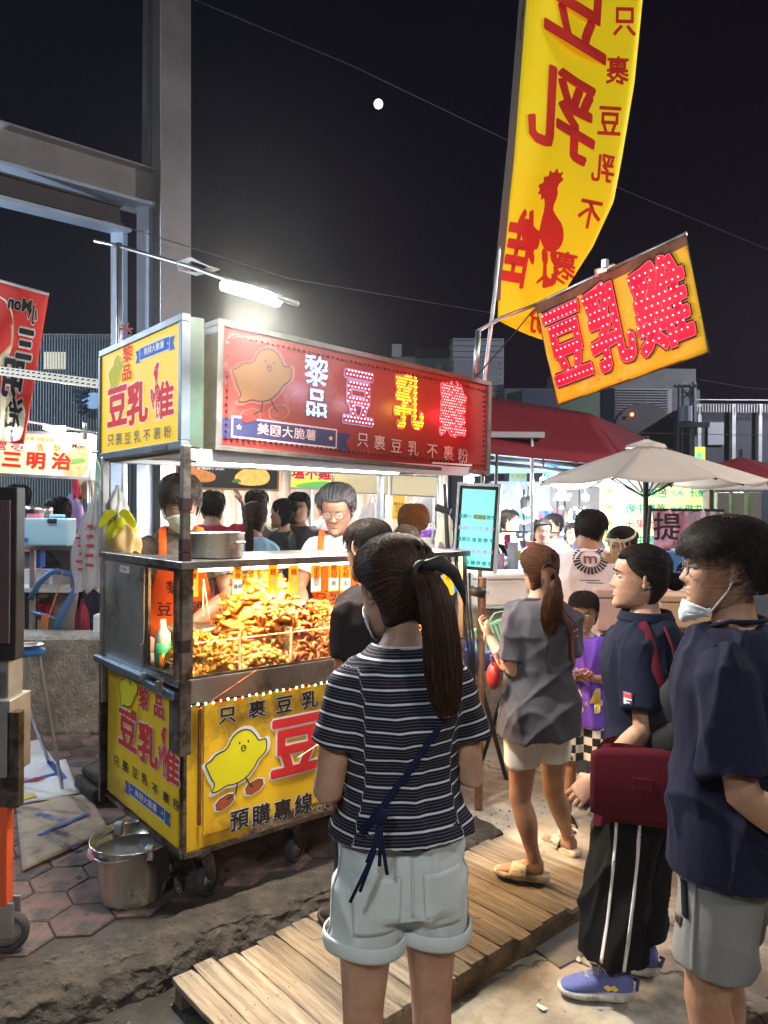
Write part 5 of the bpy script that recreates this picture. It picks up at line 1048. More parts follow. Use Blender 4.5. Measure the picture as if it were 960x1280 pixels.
for i, (x0, x1, y0, hgt, c_, lab) in enumerate(((92, 99, 596, 26, (.45, .02, .05), 'dark red'), (96, 118, 592, 34, (.62, .52, .38), 'cream'), (80, 104, 617, 42, (.30, .20, .42), 'lilac'), (108, 125, 566, 60, (.28, .45, .36), 'green'), (122, 134, 600, 30, (.04, .10, .5), 'deep blue'))):
    a_ = W((x0+x1)/2, y0, 6.6+i*.1); cloth_bag('hanging_shirt', lab+' shirt hanging in the clothes stall behind the sandwich sign', 'shirt', a_, (x1-x0)*6.6/F*1.1, hgt*6.6/F, mat('shirt_cloth_%d' % i, c_, .85), 6.6, 3, 40+i)
bs = thing('blue_stool', 'round blue stool top showing behind the left cart', 'stool', W(38, 818, 3.9)); b = MB(); b.lathe([(.001, 0), (.07, 0), (.075, .012), (.07, .03), (.001, .034)], 24); b.build('seat', mat('blue_seat', (.02, .16, .5), .4), bs, smooth=True)
for a_ in (0.4, 2.5, 4.4): b = MB(); b.tube([(.04*math.cos(a_), .04*math.sin(a_), 0), (.16*math.cos(a_), .16*math.sin(a_), .12-bs.location.z)], .010, 8); b.build('leg', galv, bs)
bw = thing('steel_bowl', 'steel bowl on the blue stool', 'bowl', W(36, 806, 3.9)); b = MB(); b.lathe([(.001, -.03), (.04, -.03), (.07, .0), (.076, .004), (.068, .0), (.035, -.025), (.001, -.026)], 24); b.build('bowl_shell', steel, bw, smooth=True)
b = MB(); q0 = G(62, 955, .12); tl_ = thing('folding_leg', 'grey folding metal leg standing on the pale carton', 'stand', q0); b.tube([(0, 0, 0), W(30, 868, 3.9)-q0], .012, 8); b.tube([W(52, 928, 4.3)-q0, W(28, 868, 4.0)-q0], .009, 8); b.build('leg', galv, tl_)
# ================================================================== right side: canopy, umbrella, stalls
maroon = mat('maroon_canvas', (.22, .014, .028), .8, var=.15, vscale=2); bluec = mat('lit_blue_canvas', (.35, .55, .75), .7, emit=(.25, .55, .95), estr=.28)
cn = thing('red_canopy', 'large dark red tent canopy right of the red sign, blue underneath', 'canopy', (1.2, 7, 0)); q = cn.location
E1, E2 = W(596, 557, 6.3), W(778, 575, 6.6); R1, R2 = W(596, 494, 7.4), W(738, 517, 7.6); H1 = W(850, 566, 9.2); B1, B2 = W(590, 592, 8.8), W(790, 590, 9.2)
b = MB()
def surf(A, B_, C_, D_, sag=.05):
    b.grid(lambda s, t: tuple((A*(1-s)*(1-t)+B_*s*(1-t)+C_*s*t+D_*(1-s)*t-q)+Vector((0, 0, -sag*math.sin(PI*s)*math.sin(PI*t)))), 14, 8)
surf(E1, E2, R2, R1); surf(E2, H1, R2, R2, .03); b.build('canopy_roof', maroon, cn, smooth=True, thick=.006)
b = MB(); surf(E1+Vector((0, 0, -.06)), E2+Vector((0, 0, -.06)), E2, E1, 0); b.build('valance', mat('valance_red', (.20, .015, .02), .8), cn)
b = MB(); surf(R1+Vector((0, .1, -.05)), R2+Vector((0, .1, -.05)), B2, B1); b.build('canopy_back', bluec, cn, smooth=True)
b = MB(); b.tube([E1-q+Vector((0, .4, -.1)), E2-q+Vector((0, .4, -.12))], .02, 6); b.tube([W(600, 571, 6.9)-q, W(740, 583, 7.0)-q], .022, 6); b.tube([W(700, 565, 6.6)-q, W(722, 580, 7.0)-q], .016, 6); b.tube([W(621, 560, 6.7)-q, W(618, 690, 6.7)-q], .016, 8); b.build('canopy_frame', blackm, cn)
# umbrella
um = thing('white_umbrella', 'large off white market umbrella on a dark pole above the right hand crowd', 'umbrella', (W(807, 640, 6).x, 6, 0)); uq = um.location; az = W(807, 557, 6).z; rz_ = W(807, 603, 6).z; RR = 140*6/F
ucl = mat('off_white_canvas', (.82, .75, .69), .8, var=.06, vscale=3)
def translucent(m, f=.5):
    n = m.node_tree.nodes; l = m.node_tree.links; t = n.new('ShaderNodeBsdfTranslucent'); t.inputs[0].default_value = m.diffuse_color; x = n.new('ShaderNodeMixShader'); x.inputs[0].default_value = f; o = n['Material Output']; l.new(n['Principled BSDF'].outputs[0], x.inputs[1]); l.new(t.outputs[0], x.inputs[2]); l.new(x.outputs[0], o.inputs[0])
translucent(ucl)
for k in range(8):
    a0, a1 = 2*PI*k/8+.2, 2*PI*(k+1)/8+.2; b = MB()
    def uf(s, t, a0=a0, a1=a1):
        r = RR*(.02+.98*t); A = Vector((math.cos(a0), math.sin(a0), 0)); B_ = Vector((math.cos(a1), math.sin(a1), 0)); p = (A*(1-s)+B_*s)*r; p.z = az-(az-rz_)*(t**1.12)-.035*math.sin(PI*s)*t; return p
    b.grid(uf, 7, 12); b.build('canopy_panel', ucl, um, smooth=True, thick=.003)
    b = MB(); b.tube([(0, 0, az-.03), (math.cos(a0)*RR*.99, math.sin(a0)*RR*.99, rz_-.01)], .008, 6); b.tube([(0, 0, az-.42), (math.cos(a0)*RR*.5, math.sin(a0)*RR*.5, (az+rz_)/2-.02)], .006, 6); b.build('rib', blackp, um)
b = MB(); b.tube([(0, 0, 0), (0, 0, az+.02)], .022, 10); b.build('pole', blackm, um); b = MB(); b.lathe([(.001, az+.055), (.16, az+.0), (.17, az-.02)], 8); b.build('vent_cap', ucl, um); b = MB(); b.sphere((0, 0, az+.06), .025, 8, 6); b.build('finial', blackp, um)
u2 = thing('red_umbrella', 'dark red market umbrella at the right edge behind the white one', 'umbrella', (W(925, 640, 8).x, 8, 0)); az2 = W(925, 571, 8).z; r2 = W(925, 600, 8).z
for k in range(8):
    a0, a1 = 2*PI*k/8, 2*PI*(k+1)/8; b = MB(); R8 = .85; b.add([(0, 0, az2), (R8*math.cos(a0), R8*math.sin(a0), r2), (R8*math.cos(a1), R8*math.sin(a1), r2), (R8*math.cos(a1), R8*math.sin(a1), r2-.1), (R8*math.cos(a0), R8*math.sin(a0), r2-.1)], [(0, 1, 2), (1, 4, 3, 2)]); b.build('canopy_panel', maroon, u2)
b = MB(); b.tube([(0, 0, 0), (0, 0, az2+.08)], .02, 8); b.build('pole', blackm, u2)
# green drink menu, seen from behind (mirrored)
gm = mat('lime_menu_sheet', (.50, .72, .25), .6, var=.08, vscale=3, emit=(.55, .85, .25), estr=.55)
g_, gp, GM, gw, gh = board('drink_menu', 'translucent lime green drink menu sheet hanging under the white umbrella, seen from behind', 'menu', [(750, 602), (893, 604), (893, 700), (750, 700)], 7.5, 7.5, gm, .01)
def mir(s, x, y, size, m_, off=.01): write('menu_lettering', s, m_, gp, GM @ Matrix.Translation((x, y, .003)) @ Matrix.Scale(-1, 4, (1, 0, 0)), size, off=off)
tl1, mg, bl1 = mat('teal_ink', (.0, .25, .22)), mat('magenta_ink', (.6, .05, .2)), mat('blue_ink', (.05, .25, .5))
for i, s in enumerate(('芭樂汁', '芭樂牛奶', '綜合果汁', '香蕉牛奶', '木瓜牛奶')): mir(s, -.12 if i else -.05, gh*.36-i*.16, .10, mg if i == 2 else tl1, .02); mir('45', -.5, gh*.38-i*.16, .08, mat('orange_ink', (1, 1, 1)), .02); mir('大 小', -.30, gh*.36-i*.16, .05, bl1)
for i, s in enumerate(('芭樂汁', '芭樂牛奶', '蘋果汁', '柳橙汁', '西瓜汁')): mir(s, .45, gh*.36-i*.16, .09, (tl1, tl1, mg, mg, tl1)[i], .02); mir('50', .05, gh*.38-i*.16, .08, mat('orange_ink', (1, 1, 1)), .02); mir('冰沙', .2, gh*.36-i*.16, .07, bl1)
flat('red_header', poly_mesh([[(-.1, gh*.46), (gw*.5, gh*.46), (gw*.5, gh*.5), (-.1, gh*.5)]]), red_l, gp, GM @ Matrix.Translation((0, 0, .003)))
# pink cloth banner
pk = thing('pink_banner', 'pink cloth banner with a large handwritten character hanging behind the man in navy', 'banner', W(840, 660, 5.2)); q = pk.location; pc = mat('pink_cloth', (.72, .38, .52), .8, var=.1, vscale=4)
def pf(px0, px1, y0, y1): return lambda s, t: tuple(W(px0+(px1-px0)*s+2*math.sin(t*3), y0+(y1-y0)*t, 5.2+.03*math.sin(s*9+t*2))-q)
b = MB(); b.grid(pf(815, 857, 637, 686), 14, 10); b.build('cloth_panel', pc, pk, smooth=True, thick=.003); b = MB(); b.grid(pf(853, 902, 637, 662), 14, 8); b.build('cloth_panel', mat('pale_pink_cloth', (.62, .48, .58), .8), pk, smooth=True, thick=.003)
b = MB(); b.tube([W(811, 637, 5.18)-q, W(905, 638, 5.18)-q], .010, 6); b.tube([W(813, 632, 5.15)-q, W(806, 720, 5.15)-q], .014, 8); b.build('banner_rod', blackp, pk)
write('banner_lettering', '提', black_p, pk, Matrix.Translation(W(834, 661, 5.13)-q) @ Matrix.Rotation(PI/2, 4, 'X'), 36*5.2/F, off=.02); write('banner_lettering', '小卡', mat('grey_ink', (.3, .28, .32)), pk, Matrix.Translation(W(878, 650, 5.13)-q) @ Matrix.Rotation(PI/2, 4, 'X'), 20*5.2/F)
# bulbs
for i, (px, py, Y, p, lab) in enumerate(((679, 600, 6.9, 42, 'bare white bulb under the left tip of the white umbrella'), (732, 622, 6.8, 42, 'bright bare bulb left of the lime menu sheet'), (724, 641, 8.2, 16, 'small lower bulb behind the game stall'), (660, 638, 7.6, 26, 'large white lantern bulb over the game stall'), (586, 600, 4.6, 7, 'small bright bulb above the schedule screen'))):
    o = thing('bulb_lamp', lab, 'lamp', W(px, py, Y)); b = MB(); b.sphere((0, 0, 0), .05 if i == 3 else .032, 12, 8); b.build('bulb', emat('bulb_white', (.92, .98, 1), 22), o, smooth=True); b = MB(); b.tube([(0, 0, .03), (0, 0, .25)], .008, 6); b.build('lamp_cord', blackp, o); point_light('bulb_light', o, (0, -.08, -.05), p, (.9, .97, 1.0), .05)
bl_ = bpy.data.objects['bulb_lamp.003']; b = MB(); b.lathe([(.075, .02), (.08, .10), (.06, .14), (.001, .15)], 20); b.build('lamp_shade', blackp, bl_)
# game stall: pale back wall, shelves, goods, counter
gsl = thing('game_stall', 'bright white stall with shelves of small colourful goods behind the screen', 'stall', W(680, 640, 8.8)); q = gsl.location; q.z = 0; gsl.location = q
a_, c_ = W(612, 604, 9), W(800, 604, 9); b = MB(); b.box((a_.x-q.x, .2, .0), (W(692, 0, 9).x-q.x, .25, 2.0)); b.build('back_wall', mat('white_backdrop', (.36, .42, .52), .7, var=.1), gsl); b = MB(); b.box((W(692, 0, 9).x-q.x, .2, 0), (c_.x-q.x, .25, 1.93)); b.build('grey_wall', mat('grey_backdrop', (.30, .27, .27), .8, var=.12), gsl)
for z in (1.05, 1.3, 1.52): b = MB(); b.box((a_.x-q.x, -.1, z), (c_.x-q.x-.4*(z > 1.2), .2, z+.02)); b.build('shelf', white_pl, gsl)
cols = [(.7, .1, .35), (.1, .25, .7), (.75, .75, .8), (.1, .1, .12), (.1, .5, .5), (.75, .5, .1), (.45, .2, .6)]
random.seed(11)
for k, c in enumerate(cols):
    b = MB()
    for i in range(26):
        x = random.uniform(a_.x-q.x, c_.x-q.x-.1); z = random.choice((1.07, 1.07, 1.32, 1.54)); 
        if z > 1.2 and x > c_.x-q.x-.5: continue
        r = random.uniform(.018, .03); h_ = random.uniform(.07, .15); b.lathe([(.001, z), (r, z), (r, z+h_*.7), (r*.4, z+h_*.85), (r*.4, z+h_), (.001, z+h_)], 7, Matrix.Translation((x, random.uniform(-.08, .1), 0)))
    tag(b.build('goods', mat('goods_%d' % k, c, .35, emit=c, estr=.12), gsl, smooth=True), kind='stuff')
b = MB()
for x in (626, 655, 706, 697): b.tube([W(x, 700, 8.5)-q, W(x, 612, 8.5)-q], .012, 6)
b.build('stall_post', blackm, gsl); b = MB(); b.tube([W(620, 664, 7.2)-q, W(700, 666, 7.2)-q], .010, 6); b.tube([W(620, 640, 7.2)-q, W(620, 690, 7.2)-q], .01, 6); b.build('stall_frame', blackm, gsl)
b = MB(); random.seed(5)
for i in range(70): b.sphere(W(random.uniform(612, 735), random.choice((618, 634, 652, 668))+random.uniform(-3, 3), 8.55)-q, random.uniform(.010, .022), 6, 4)
tag(b.build('fairy_lights', emat('fairy_white', (.85, .93, 1), 7), gsl), kind='stuff')
pen = mat('camouflage_cloth', (.30, .34, .36), .8, var=.8, vscale=16)
for i, (x, y, w_, h_) in enumerate(((648, 601, 12, 20), (676, 606, 30, 32), (702, 604, 22, 22))):
    o = W(x, y, 7.4); b = MB(); W_p = w_*7.4/F/2; Hp = h_*7.4/F; b.prism([(0, 0), (-W_p, -Hp), (W_p, -Hp)], -.003, .003, Matrix.Rotation(PI/2, 4, 'X')); tag(b.build('pennant', pen, loc=o), ('small patterned pennant left of the lantern', 'wide patterned cloth hanging beside the lantern', 'patterned pennant below the green light')[i], 'pennant')
ls, lp_, LM, lw, lh = board('vertical_sign', 'small lit sign with blue and yellow lettering beyond the canopy', 'sign', [(637, 586), (659, 588), (658, 598+6), (637, 602+2)], 9.5, 9.5, mat('teal_sign', (.2, .35, .35), .5, emit=(.3, .6, .5), estr=.5), .03); write('sign_lettering', '水果茶', gold_p, lp_, LM @ Matrix.Translation((0, 0, .003)), .07, off=.03)
gl = thing('green_light', 'vivid green glowing sign behind the umbrella tip', 'light', W(697, 602, 10)); b = MB(); b.sphere((0, 0, 0), (.09, .03, .09), 14, 10); b.build('green_glow', emat('green_neon', (.02, 1, .05), 2.2), gl, smooth=True)
cloth_bag('blue_bag', 'blue bags hanging from the canopy frame', 'bags', W(690, 578, 7.0), .12, .13, mat('blue_bag', (.03, .25, .65), .4), 7, 5, 50)
# tables and goods in the middle distance on the right
mt = thing('game_table', 'white covered table with toys between the screen and the m-shirt man', 'table', W(660, 715, 6.2)); q = mt.location; q.z = 0; mt.location = q
b = MB(); zt_ = W(0, 712, 6.2).z; b.box((-.55, -.1, zt_-.03), (.75, .5, zt_)); b.build('tabletop', mat('pale_blue_top', (.35, .5, .65), .5), mt); b = MB(); b.box((-.54, -.09, 0), (.74, .49, zt_-.03)); b.build('table_skirt', mat('grey_skirt', (.25, .28, .33), .8), mt)
for i, (px, py, w_, h_, c, lab) in enumerate(((641, 712, 16, 34, (.55, .62, .72), 'pale plastic tub on the game table'), (634, 686, 9, 18, (.5, .05, .12), 'dark red mesh bag on the game table'), (648, 700, 8, 12, (.75, .8, .05), 'small yellow cup on the game table'), (625, 712, 12, 20, (.65, .45, .7), 'lilac basket on the game table'), (665, 686, 16, 9, (.75, .2, .08), 'orange red box in front of the bending woman'))):
    p = W(px, py, 5.9); b = MB(); r = w_*5.9/F/2; hh_ = h_*5.9/F; b.lathe([(.001, 0), (r*.8, 0), (r, hh_), (r*.9, hh_), (.001, hh_*.9)], 14 if i != 4 else 4); tag(b.build(('tub', 'mesh_bag', 'cup', 'basket', 'orange_box')[i], mat('toy_%d' % i, c, .4, var=.2, vscale=20), smooth=i != 4, loc=p), lab, ('tub', 'bag', 'cup', 'basket', 'box')[i])
# styrofoam cooler on concrete block
cb = thing('concrete_block', 'slanting grey concrete block under the styrofoam box', 'block', (W(650, 640, 5).x, 4.95, 0), .15); zb_ = W(0, 757, 4.9).z
b = MB(); b.add([(-.42, 0, 0), (.5, 0, 0), (.5, .5, 0), (-.42, .5, 0), (-.32, 0, zb_), (.06, 0, zb_), (.06, .5, zb_), (-.32, .5, zb_), (.5, 0, zb_*.45), (.5, .5, zb_*.45)], [(0, 1, 8, 5, 4), (3, 7, 6, 9, 2), (4, 5, 6, 7), (5, 8, 9, 6), (0, 4, 7, 3), (1, 2, 9, 8)]); b.build('block', wallm, cb, bevel=.01)
co = thing('styrofoam_box', 'white styrofoam box with blue handwriting on the concrete block', 'box', tuple(W(645, 756, 4.75)), .18)
foam = mat('styrofoam', (.70, .71, .70), .7, var=.05, vscale=20, bump=.001, bscale=80); b = MB(); hz_ = W(0, 716, 4.75).z-W(0, 756, 4.75).z
b.box((-.28, -.05, 0), (.34, .28, hz_*.8)); b.build('box_body', foam, co, bevel=.012); b = MB(); b.box((-.29, -.06, hz_*.81), (.35, .29, hz_)); b.build('box_lid', foam, co, bevel=.012)
write('handwriting', '冰品 35-7', blue_p, co, frame((.12, -.052, hz_*.45), (1, 0, 0), (0, 0, 1)), .035); write('handwriting', '小心輕放', blue_p, co, frame((.14, -.052, hz_*.22), (1, 0, 0), (0, 0, 1)), .026); write('handwriting', '203', blue_p, co, frame((-.22, -.052, hz_*.42), (1, 0, 0), (0, 0, 1)), .03)
# blue tub with green basket
bt = thing('blue_tub', 'shallow blue plastic tub beside the concrete block', 'tub', tuple(W(618, 832, 4.3))); b = MB(); b.lathe([(.001, 0), (.17, 0), (.20, .10), (.205, .115), (.195, .11), (.165, .01), (.001, .01)], 30); b.build('tub_shell', mat('blue_tub_plastic', (.02, .09, .5), .35), bt, smooth=True)
b = MB()
for a_ in range(4): a = a_*PI/2+.4; b.tube([(.12*math.cos(a), .12*math.sin(a), 0), (.16*math.cos(a+1.5), .16*math.sin(a+1.5), -bt.location.z+.12)], .012, 6)
b.build('wire_stand', blackm, bt)
gb = thing('green_basket', 'mint green slatted basket tilted in the blue tub', 'basket', tuple(W(612, 806, 4.3))); gb.rotation_euler = (0, -.35, .1); mint = mat('mint_plastic', (.25, .60, .48), .4)
for i in range(9): b = MB(); x = -.09+i*.024; b.box((x, -.04, -.05+i*.004), (x+.014, -.03, .11+i*.003)); b.build('slat', mint, gb, bevel=.002)
b = MB(); b.box((-.1, -.045, .11), (.13, -.02, .125)); b.box((-.1, -.045, -.06), (.12, -.02, -.045)); b.box((-.1, -.02, -.06), (.13, .08, -.05)); b.build('rim', mint, gb, bevel=.002); b = MB(); b.tube([(.02, -.03, .12), (.08, -.04, .17), (.15, -.03, .16), (.13, -.03, .12)], .004, 6); b.build('handle', mint, gb)
# pinkish foam crates / boxes table
def crate(lab, px, Y, d, m_, rz=.0, hole=False, lid=True):
    x0, y0, x1, y1 = px; a_, c_ = W(x0, y1, Y), W(x1, y0, Y); w_ = c_.x-a_.x; h_ = c_.z-a_.z; o = thing('foam_crate', lab, 'crate', ((a_.x+c_.x)/2, Y, a_.z), rz)
    b = MB(); b.box((-w_/2, 0, 0), (w_/2, d, h_*(.78 if lid else 1))); b.build('crate_body', m_, o, bevel=.008)
    if lid: b = MB(); b.box((-w_/2-.01, -.01, h_*.8), (w_/2+.01, d+.01, h_)); b.build('crate_lid', m_, o, bevel=.008)
    if hole: b = MB(); b.box((-.05, -.003, h_*.25), (.02, .0, h_*.6)); b.build('hand_hole', mat('shade_brown', (.18, .12, .08), .8), o)
    return o
pinkf = mat('pinkish_foam', (.58, .40, .34), .7, var=.06, vscale=9); peach = mat('peach_board', (.62, .42, .27), .7, var=.08, vscale=6)
c_a = crate('long pinkish crate with embossed letters behind the boy', (748, 738, 870, 790), 4.1, .55, pinkf, -.12)
write('embossed_letters', 'OKEH', mat('shade_pink', (.42, .26, .22), .8), c_a, frame((-.06, -.004, .09), (1, 0, 0), (0, 0, 1)), .07, off=.02)
crate('peach open crate with a notch behind the woman in the polo', (826, 745, 905, 785), 3.9, .4, peach, -.1, True)
tb = thing('display_table', 'dark cloth covered table under the foam crates', 'table', (W(800, 640, 4.2).x, 4.1, 0)); zt2 = W(0, 790, 4.1).z; b = MB(); b.box((-.33, -.05, 0), (.55, .7, zt2-.005)); b.build('table_block', mat('dark_cover', (.05, .05, .055), .8), tb, bevel=.01)
kb = thing('paper_bag', 'brown paper bag with string handles on the pinkish crate', 'paper bag', tuple(W(770, 737, 4.35)), .1); b = MB(); b.add([(-.075, -.04, 0), (.075, -.04, 0), (.075, .04, 0), (-.075, .04, 0), (-.078, -.03, .215), (.078, -.03, .215), (.078, .03, .215), (-.078, .03, .215)], [(0, 1, 5, 4), (1, 2, 6, 5), (2, 3, 7, 6), (3, 0, 4, 7), (0, 3, 2, 1)]); b.build('bag_paper', mat('kraft_paper', (.42, .27, .13), .8, var=.1), kb); b = MB(); b.tube([(-.04, -.03, .2), (-.045, -.035, .27), (-.01, -.04, .30), (.035, -.035, .27), (.04, -.03, .2)], .0035, 6); b.tube([(-.03, .03, .2), (-.02, .03, .28), (.03, .03, .29), (.05, .03, .2)], .0035, 6); b.build('string_handle', mat('string', (.6, .5, .35)), kb)
# blue case and glass cabinets behind the navy man
clutter('blue_cooler', 'blue cool box behind the pink banner', 'cool box', (832, 690, 876, 722), 5.6, (.06, .18, .42), .4); clutter('purple_cloth', 'purple cloth below the pink banner', 'cloth', (822, 685, 842, 700), 5.8, (.22, .03, .22), .1, .03)
for i, x in enumerate((896, 915, 936)): 
    o = clutter('glass_cabinet', ('first dim glass cabinet right of the pink banner', 'middle dim glass cabinet behind the navy man', 'glass cabinet nearest the right edge')[i], 'cabinet', (x, 615, x+16, 700), 6.5+.2*i, (.16, .16, .15), .3, .005, .15)
clutter('wooden_post', 'dark wooden post beside the glass cabinets', 'post', (886, 612, 893, 690), 6.3, (.12, .08, .05), .1); clutter('grey_valance', 'pale grey awning edge right of the white umbrella', 'awning', (885, 603, 975, 612), 7.2, (.45, .4, .42), .3, .01)
# ================================================================== people
from mathutils.bvhtree import BVHTree
def skinmat(name, c): return mat(name, c, .5, sss=.12, var=.17, vscale=22, bump=.0012, bscale=140, dirt=(c[0]*.95, c[1]*.72, c[2]*.68), dirt_amt=.35, dscale=5)
skin_a = skinmat('skin_light', (.42, .245, .165)); skin_b = skinmat('skin_tan', (.34, .185, .115)); lip = mat('lip_skin', (.42, .13, .11), .4)
def hairmat(name, c, rough=.42, k=2.2):
    m = mat(name, c, rough+.10, spec=.16, bump=.0015, bscale=150); n = m.node_tree.nodes; l = m.node_tree.links; g = n.new('ShaderNodeNewGeometry'); r = n.new('ShaderNodeValToRGB'); l.new(g.outputs['Random Per Island'], r.inputs[0])
    r.color_ramp.elements[0].color = tuple(x*.45 for x in c)+(1,); r.color_ramp.elements[1].color = tuple(min(1, x*k) for x in c)+(1,); l.new(r.outputs[0], n['Principled BSDF'].inputs['Base Color']); return m
hair_k = hairmat('black_hair', (.014, .010, .009)); hair_b = hairmat('brown_hair', (.036, .018, .011)); hair_r = hairmat('auburn_hair', (.075, .03, .014)); hair_o = hairmat('orange_hair', (.30, .12, .03), .5, 1.8); hair_g = hairmat('greying_hair', (.035, .034, .036), .42, 5)
eye_w = mat('eye_white', (.7, .68, .64), .2); eye_d = mat('eye_dark', (.02, .012, .01), .15); maskm = mat('pale_mask', (.66, .72, .74), .75, bump=.0012, bscale=120); gold_f = mat('thin_gold_frame', (.45, .32, .2), .3, 1)
lens = mat('lens_glass', (1, 1, 1), .03, alpha=.12)
def clothm(name, c, var=.12, rough=.85, **k): return mat(name, c, rough, var=var, vscale=5, bump=.0009, bscale=220, spec=.12, **k)
HT = np.array([[0, .018, .080, .050], [.005, .034, .087, .022], [.018, .049, .091, -.008], [.038, .058, .089, -.042], [.060, .064, .088, -.066], [.082, .067, .087, -.081], [.105, .071, .085, -.092], [.125, .073, .083, -.097], [.145, .0755, .087, -.100], [.165, .076, .085, -.101], [.185, .073, .075, -.096], [.203, .062, .055, -.080], [.218, .042, .027, -.053], [.226, .020, .004, -.030], [.229, .002, -.012, -.016]])
_z = np.linspace(0, .229, 240); _k = np.exp(-np.linspace(-2, 2, 13)**2); _k /= _k.sum()
_T = [np.convolve(np.pad(np.interp(_z, HT[:, 0], HT[:, j]), 6, 'edge'), _k, 'valid') for j in (1, 2, 3)]
def hsurf(th, z):
    """head skin without features: th from the nose (+Y) towards +X"""
    w, f, b = (np.interp(z, _z, a) for a in _T); yc = np.minimum(-.012, (f+b)/2*1.0) if np.isscalar(z) else np.where(z > .2, (f+b)/2, np.minimum(-.012, (f+b)/2+.02))
    s, c = np.sin(th), np.cos(th); e = .88; x = w*np.sign(s)*np.abs(s)**e
    y = yc+np.where(c > 0, (f-yc), (yc-b))*np.sign(c)*np.abs(c)**e
    return x, y
HC = np.array([0, -.012, .12])
def hshell(th, z, d):
    z = np.asarray(z, float); th = np.asarray(th, float); x, y = hsurf(th, z); p = np.stack([x, y, z], -1)-HC; n = np.linalg.norm(p, axis=-1, keepdims=True); q = p/n; return HC+p+q*np.asarray(d)[..., None]
def head_mesh(nu=72, nv=64, female=False, lowered=True):
    th = np.linspace(0, 2*PI, nu, endpoint=False); t = np.linspace(0, 1, nv); z = .1145-.1145*np.cos(PI*t)
    TH, Z = np.meshgrid(th, z); X, Y = hsurf(TH, Z); fr_ = np.clip(np.cos(TH), 0, 1)**1.0*(Y > 0)
    def g(x0, z0, sx, sz): return np.exp(-((X-x0)/sx)**2-((Z-z0)/sz)**2)*fr_
    noseh = np.interp(Z, [.070, .078, .086, .10, .122, .135], [0, .012, .0215, .015, .005, 0]); nw = np.interp(Z, [.075, .088, .12], [.0135, .012, .008])
    Y = Y+noseh*np.exp(-(X/nw)**2)*fr_
    for s in (-1, 1): Y = Y-.009*g(s*.031, .119, .016, .010)+.0045*g(s*.031, .119, .010, .006)+.003*g(s*.026, .136, .02, .006)+.0035*g(s*.014, .081, .006, .006)+.003*g(s*.042, .09, .02, .02)
    Y = Y+.0050*g(0, .060, .017, .0042)+.0052*g(0, .050, .016, .0045)-.003*g(0, .0555, .022, .0016)-.003*g(0, .040, .02, .005)+.004*g(0, .018, .02, .014)
    V = np.stack([X, Y, Z], -1).reshape(-1, 3); idx = np.arange(nu*nv).reshape(nv, nu)
    a = idx[:-1]; b = np.roll(idx, -1, 1)[:-1]; c = np.roll(idx, -1, 1)[1:]; d = idx[1:]
    F_ = np.stack([a, b, c, d], -1).reshape(-1, 4); me = np_mesh('head', V, F_[:, ::-1])
    for p in me.polygons:
        q = p.center
        if q.y > .06 and abs(q.x) < .021-.3*abs(q.z-.0555) and .0475 < q.z < .0645: p.material_index = 1
    # ears
    b = MB()
    for s in (-1, 1):
        P = []
        for k in range(15):
            a = -2.3+k*4.4/14; P.append((s*(.074+.010*math.sin((k/14)*PI)), -.012-.013*math.cos(a)*-1-.006, .115+.030*math.sin(a)*-1))
        b.tube([Vector((x, y, z)) for x, y, z in P], [.0045+.0015*math.sin(i/14*PI) for i in range(15)], 7)
        b.sphere((s*.075, -.014, .116), (.006, .014, .026), 10, 8); b.sphere((s*.077, -.006, .090), (.005, .008, .009), 8, 6)
    ears = b.mesh(); return join_meshes('head', [(me, None, None), (ears, None, 0)])
def strands(paths, r, m=3, taper=.35):
    P = np.asarray(paths, np.float64); N, K, _ = P.shape; T = np.gradient(P, axis=1); T /= np.linalg.norm(T, axis=-1, keepdims=True)+1e-9
    ref = np.array([.31, .52, .79]); A = np.cross(T, ref); A /= np.linalg.norm(A, axis=-1, keepdims=True)+1e-9; B = np.cross(T, A)
    rr = (np.ones(N) if np.isscalar(r) else np.asarray(r))[:, None]*(r if np.isscalar(r) else 1)*np.linspace(1, taper, K)[None]
    V = np.stack([P+rr[..., None]*(math.cos(2*PI*j/m)*A+math.sin(2*PI*j/m)*B) for j in range(m)], 2).reshape(-1, 3)
    base = np.arange(N*K*m).reshape(N, K, m); a = base[:, :-1]; b = np.roll(base, -1, 2)[:, :-1]; c = np.roll(base, -1, 2)[:, 1:]; d = base[:, 1:]
    me = np_mesh('strands', V, np.stack([a, b, c, d], -1).reshape(-1, 4)); me.shade_smooth(); return me
def shell_mesh(edge, D, nu=72, nv=22, noise_amp=.004, seed=0, part=0):
    th = np.linspace(0, 2*PI, nu, endpoint=False); V = []
    for j in range(nv):
        s = j/(nv-1); z = np.array([edge(a)+(.2288-edge(a))*(1-(1-s)**1.6) for a in th])
        d = np.array([(D(a, s) if callable(D) else D)*min(1, (s/.12)**.7 if s > 0 else -.3)+(noise_amp*noise.noise((math.cos(a)*3+seed, math.sin(a)*3, s*5)) if s > 0 else 0) for a in th])
        V.append(hshell(th, z, d))
    V = np.concatenate(V); idx = np.arange(nu*nv).reshape(nv, nu); a = idx[:-1]; b = np.roll(idx, -1, 1)[:-1]; c = np.roll(idx, -1, 1)[1:]; d = idx[1:]
    me = np_mesh('shell', V, np.stack([a, b, c, d], -1).reshape(-1, 4)[:, ::-1]); me.shade_smooth(); return me
def edge_fn(front=.176, side=.13, back=.03, fade=1.0, burn=.10):
    def e(a):
        c = math.cos(a)
        if c > .45: return side+(front-side)*min(1, (c-.45)/.3)
        if c > .05: return burn+(side-burn)*((c-.05)/.4)
        k = min(1, (.05-c)/.55); return burn+.03*math.sin(min(1, k*2.0)*PI)*0+(back-burn)*(k*k*(3-2*k))
    return e
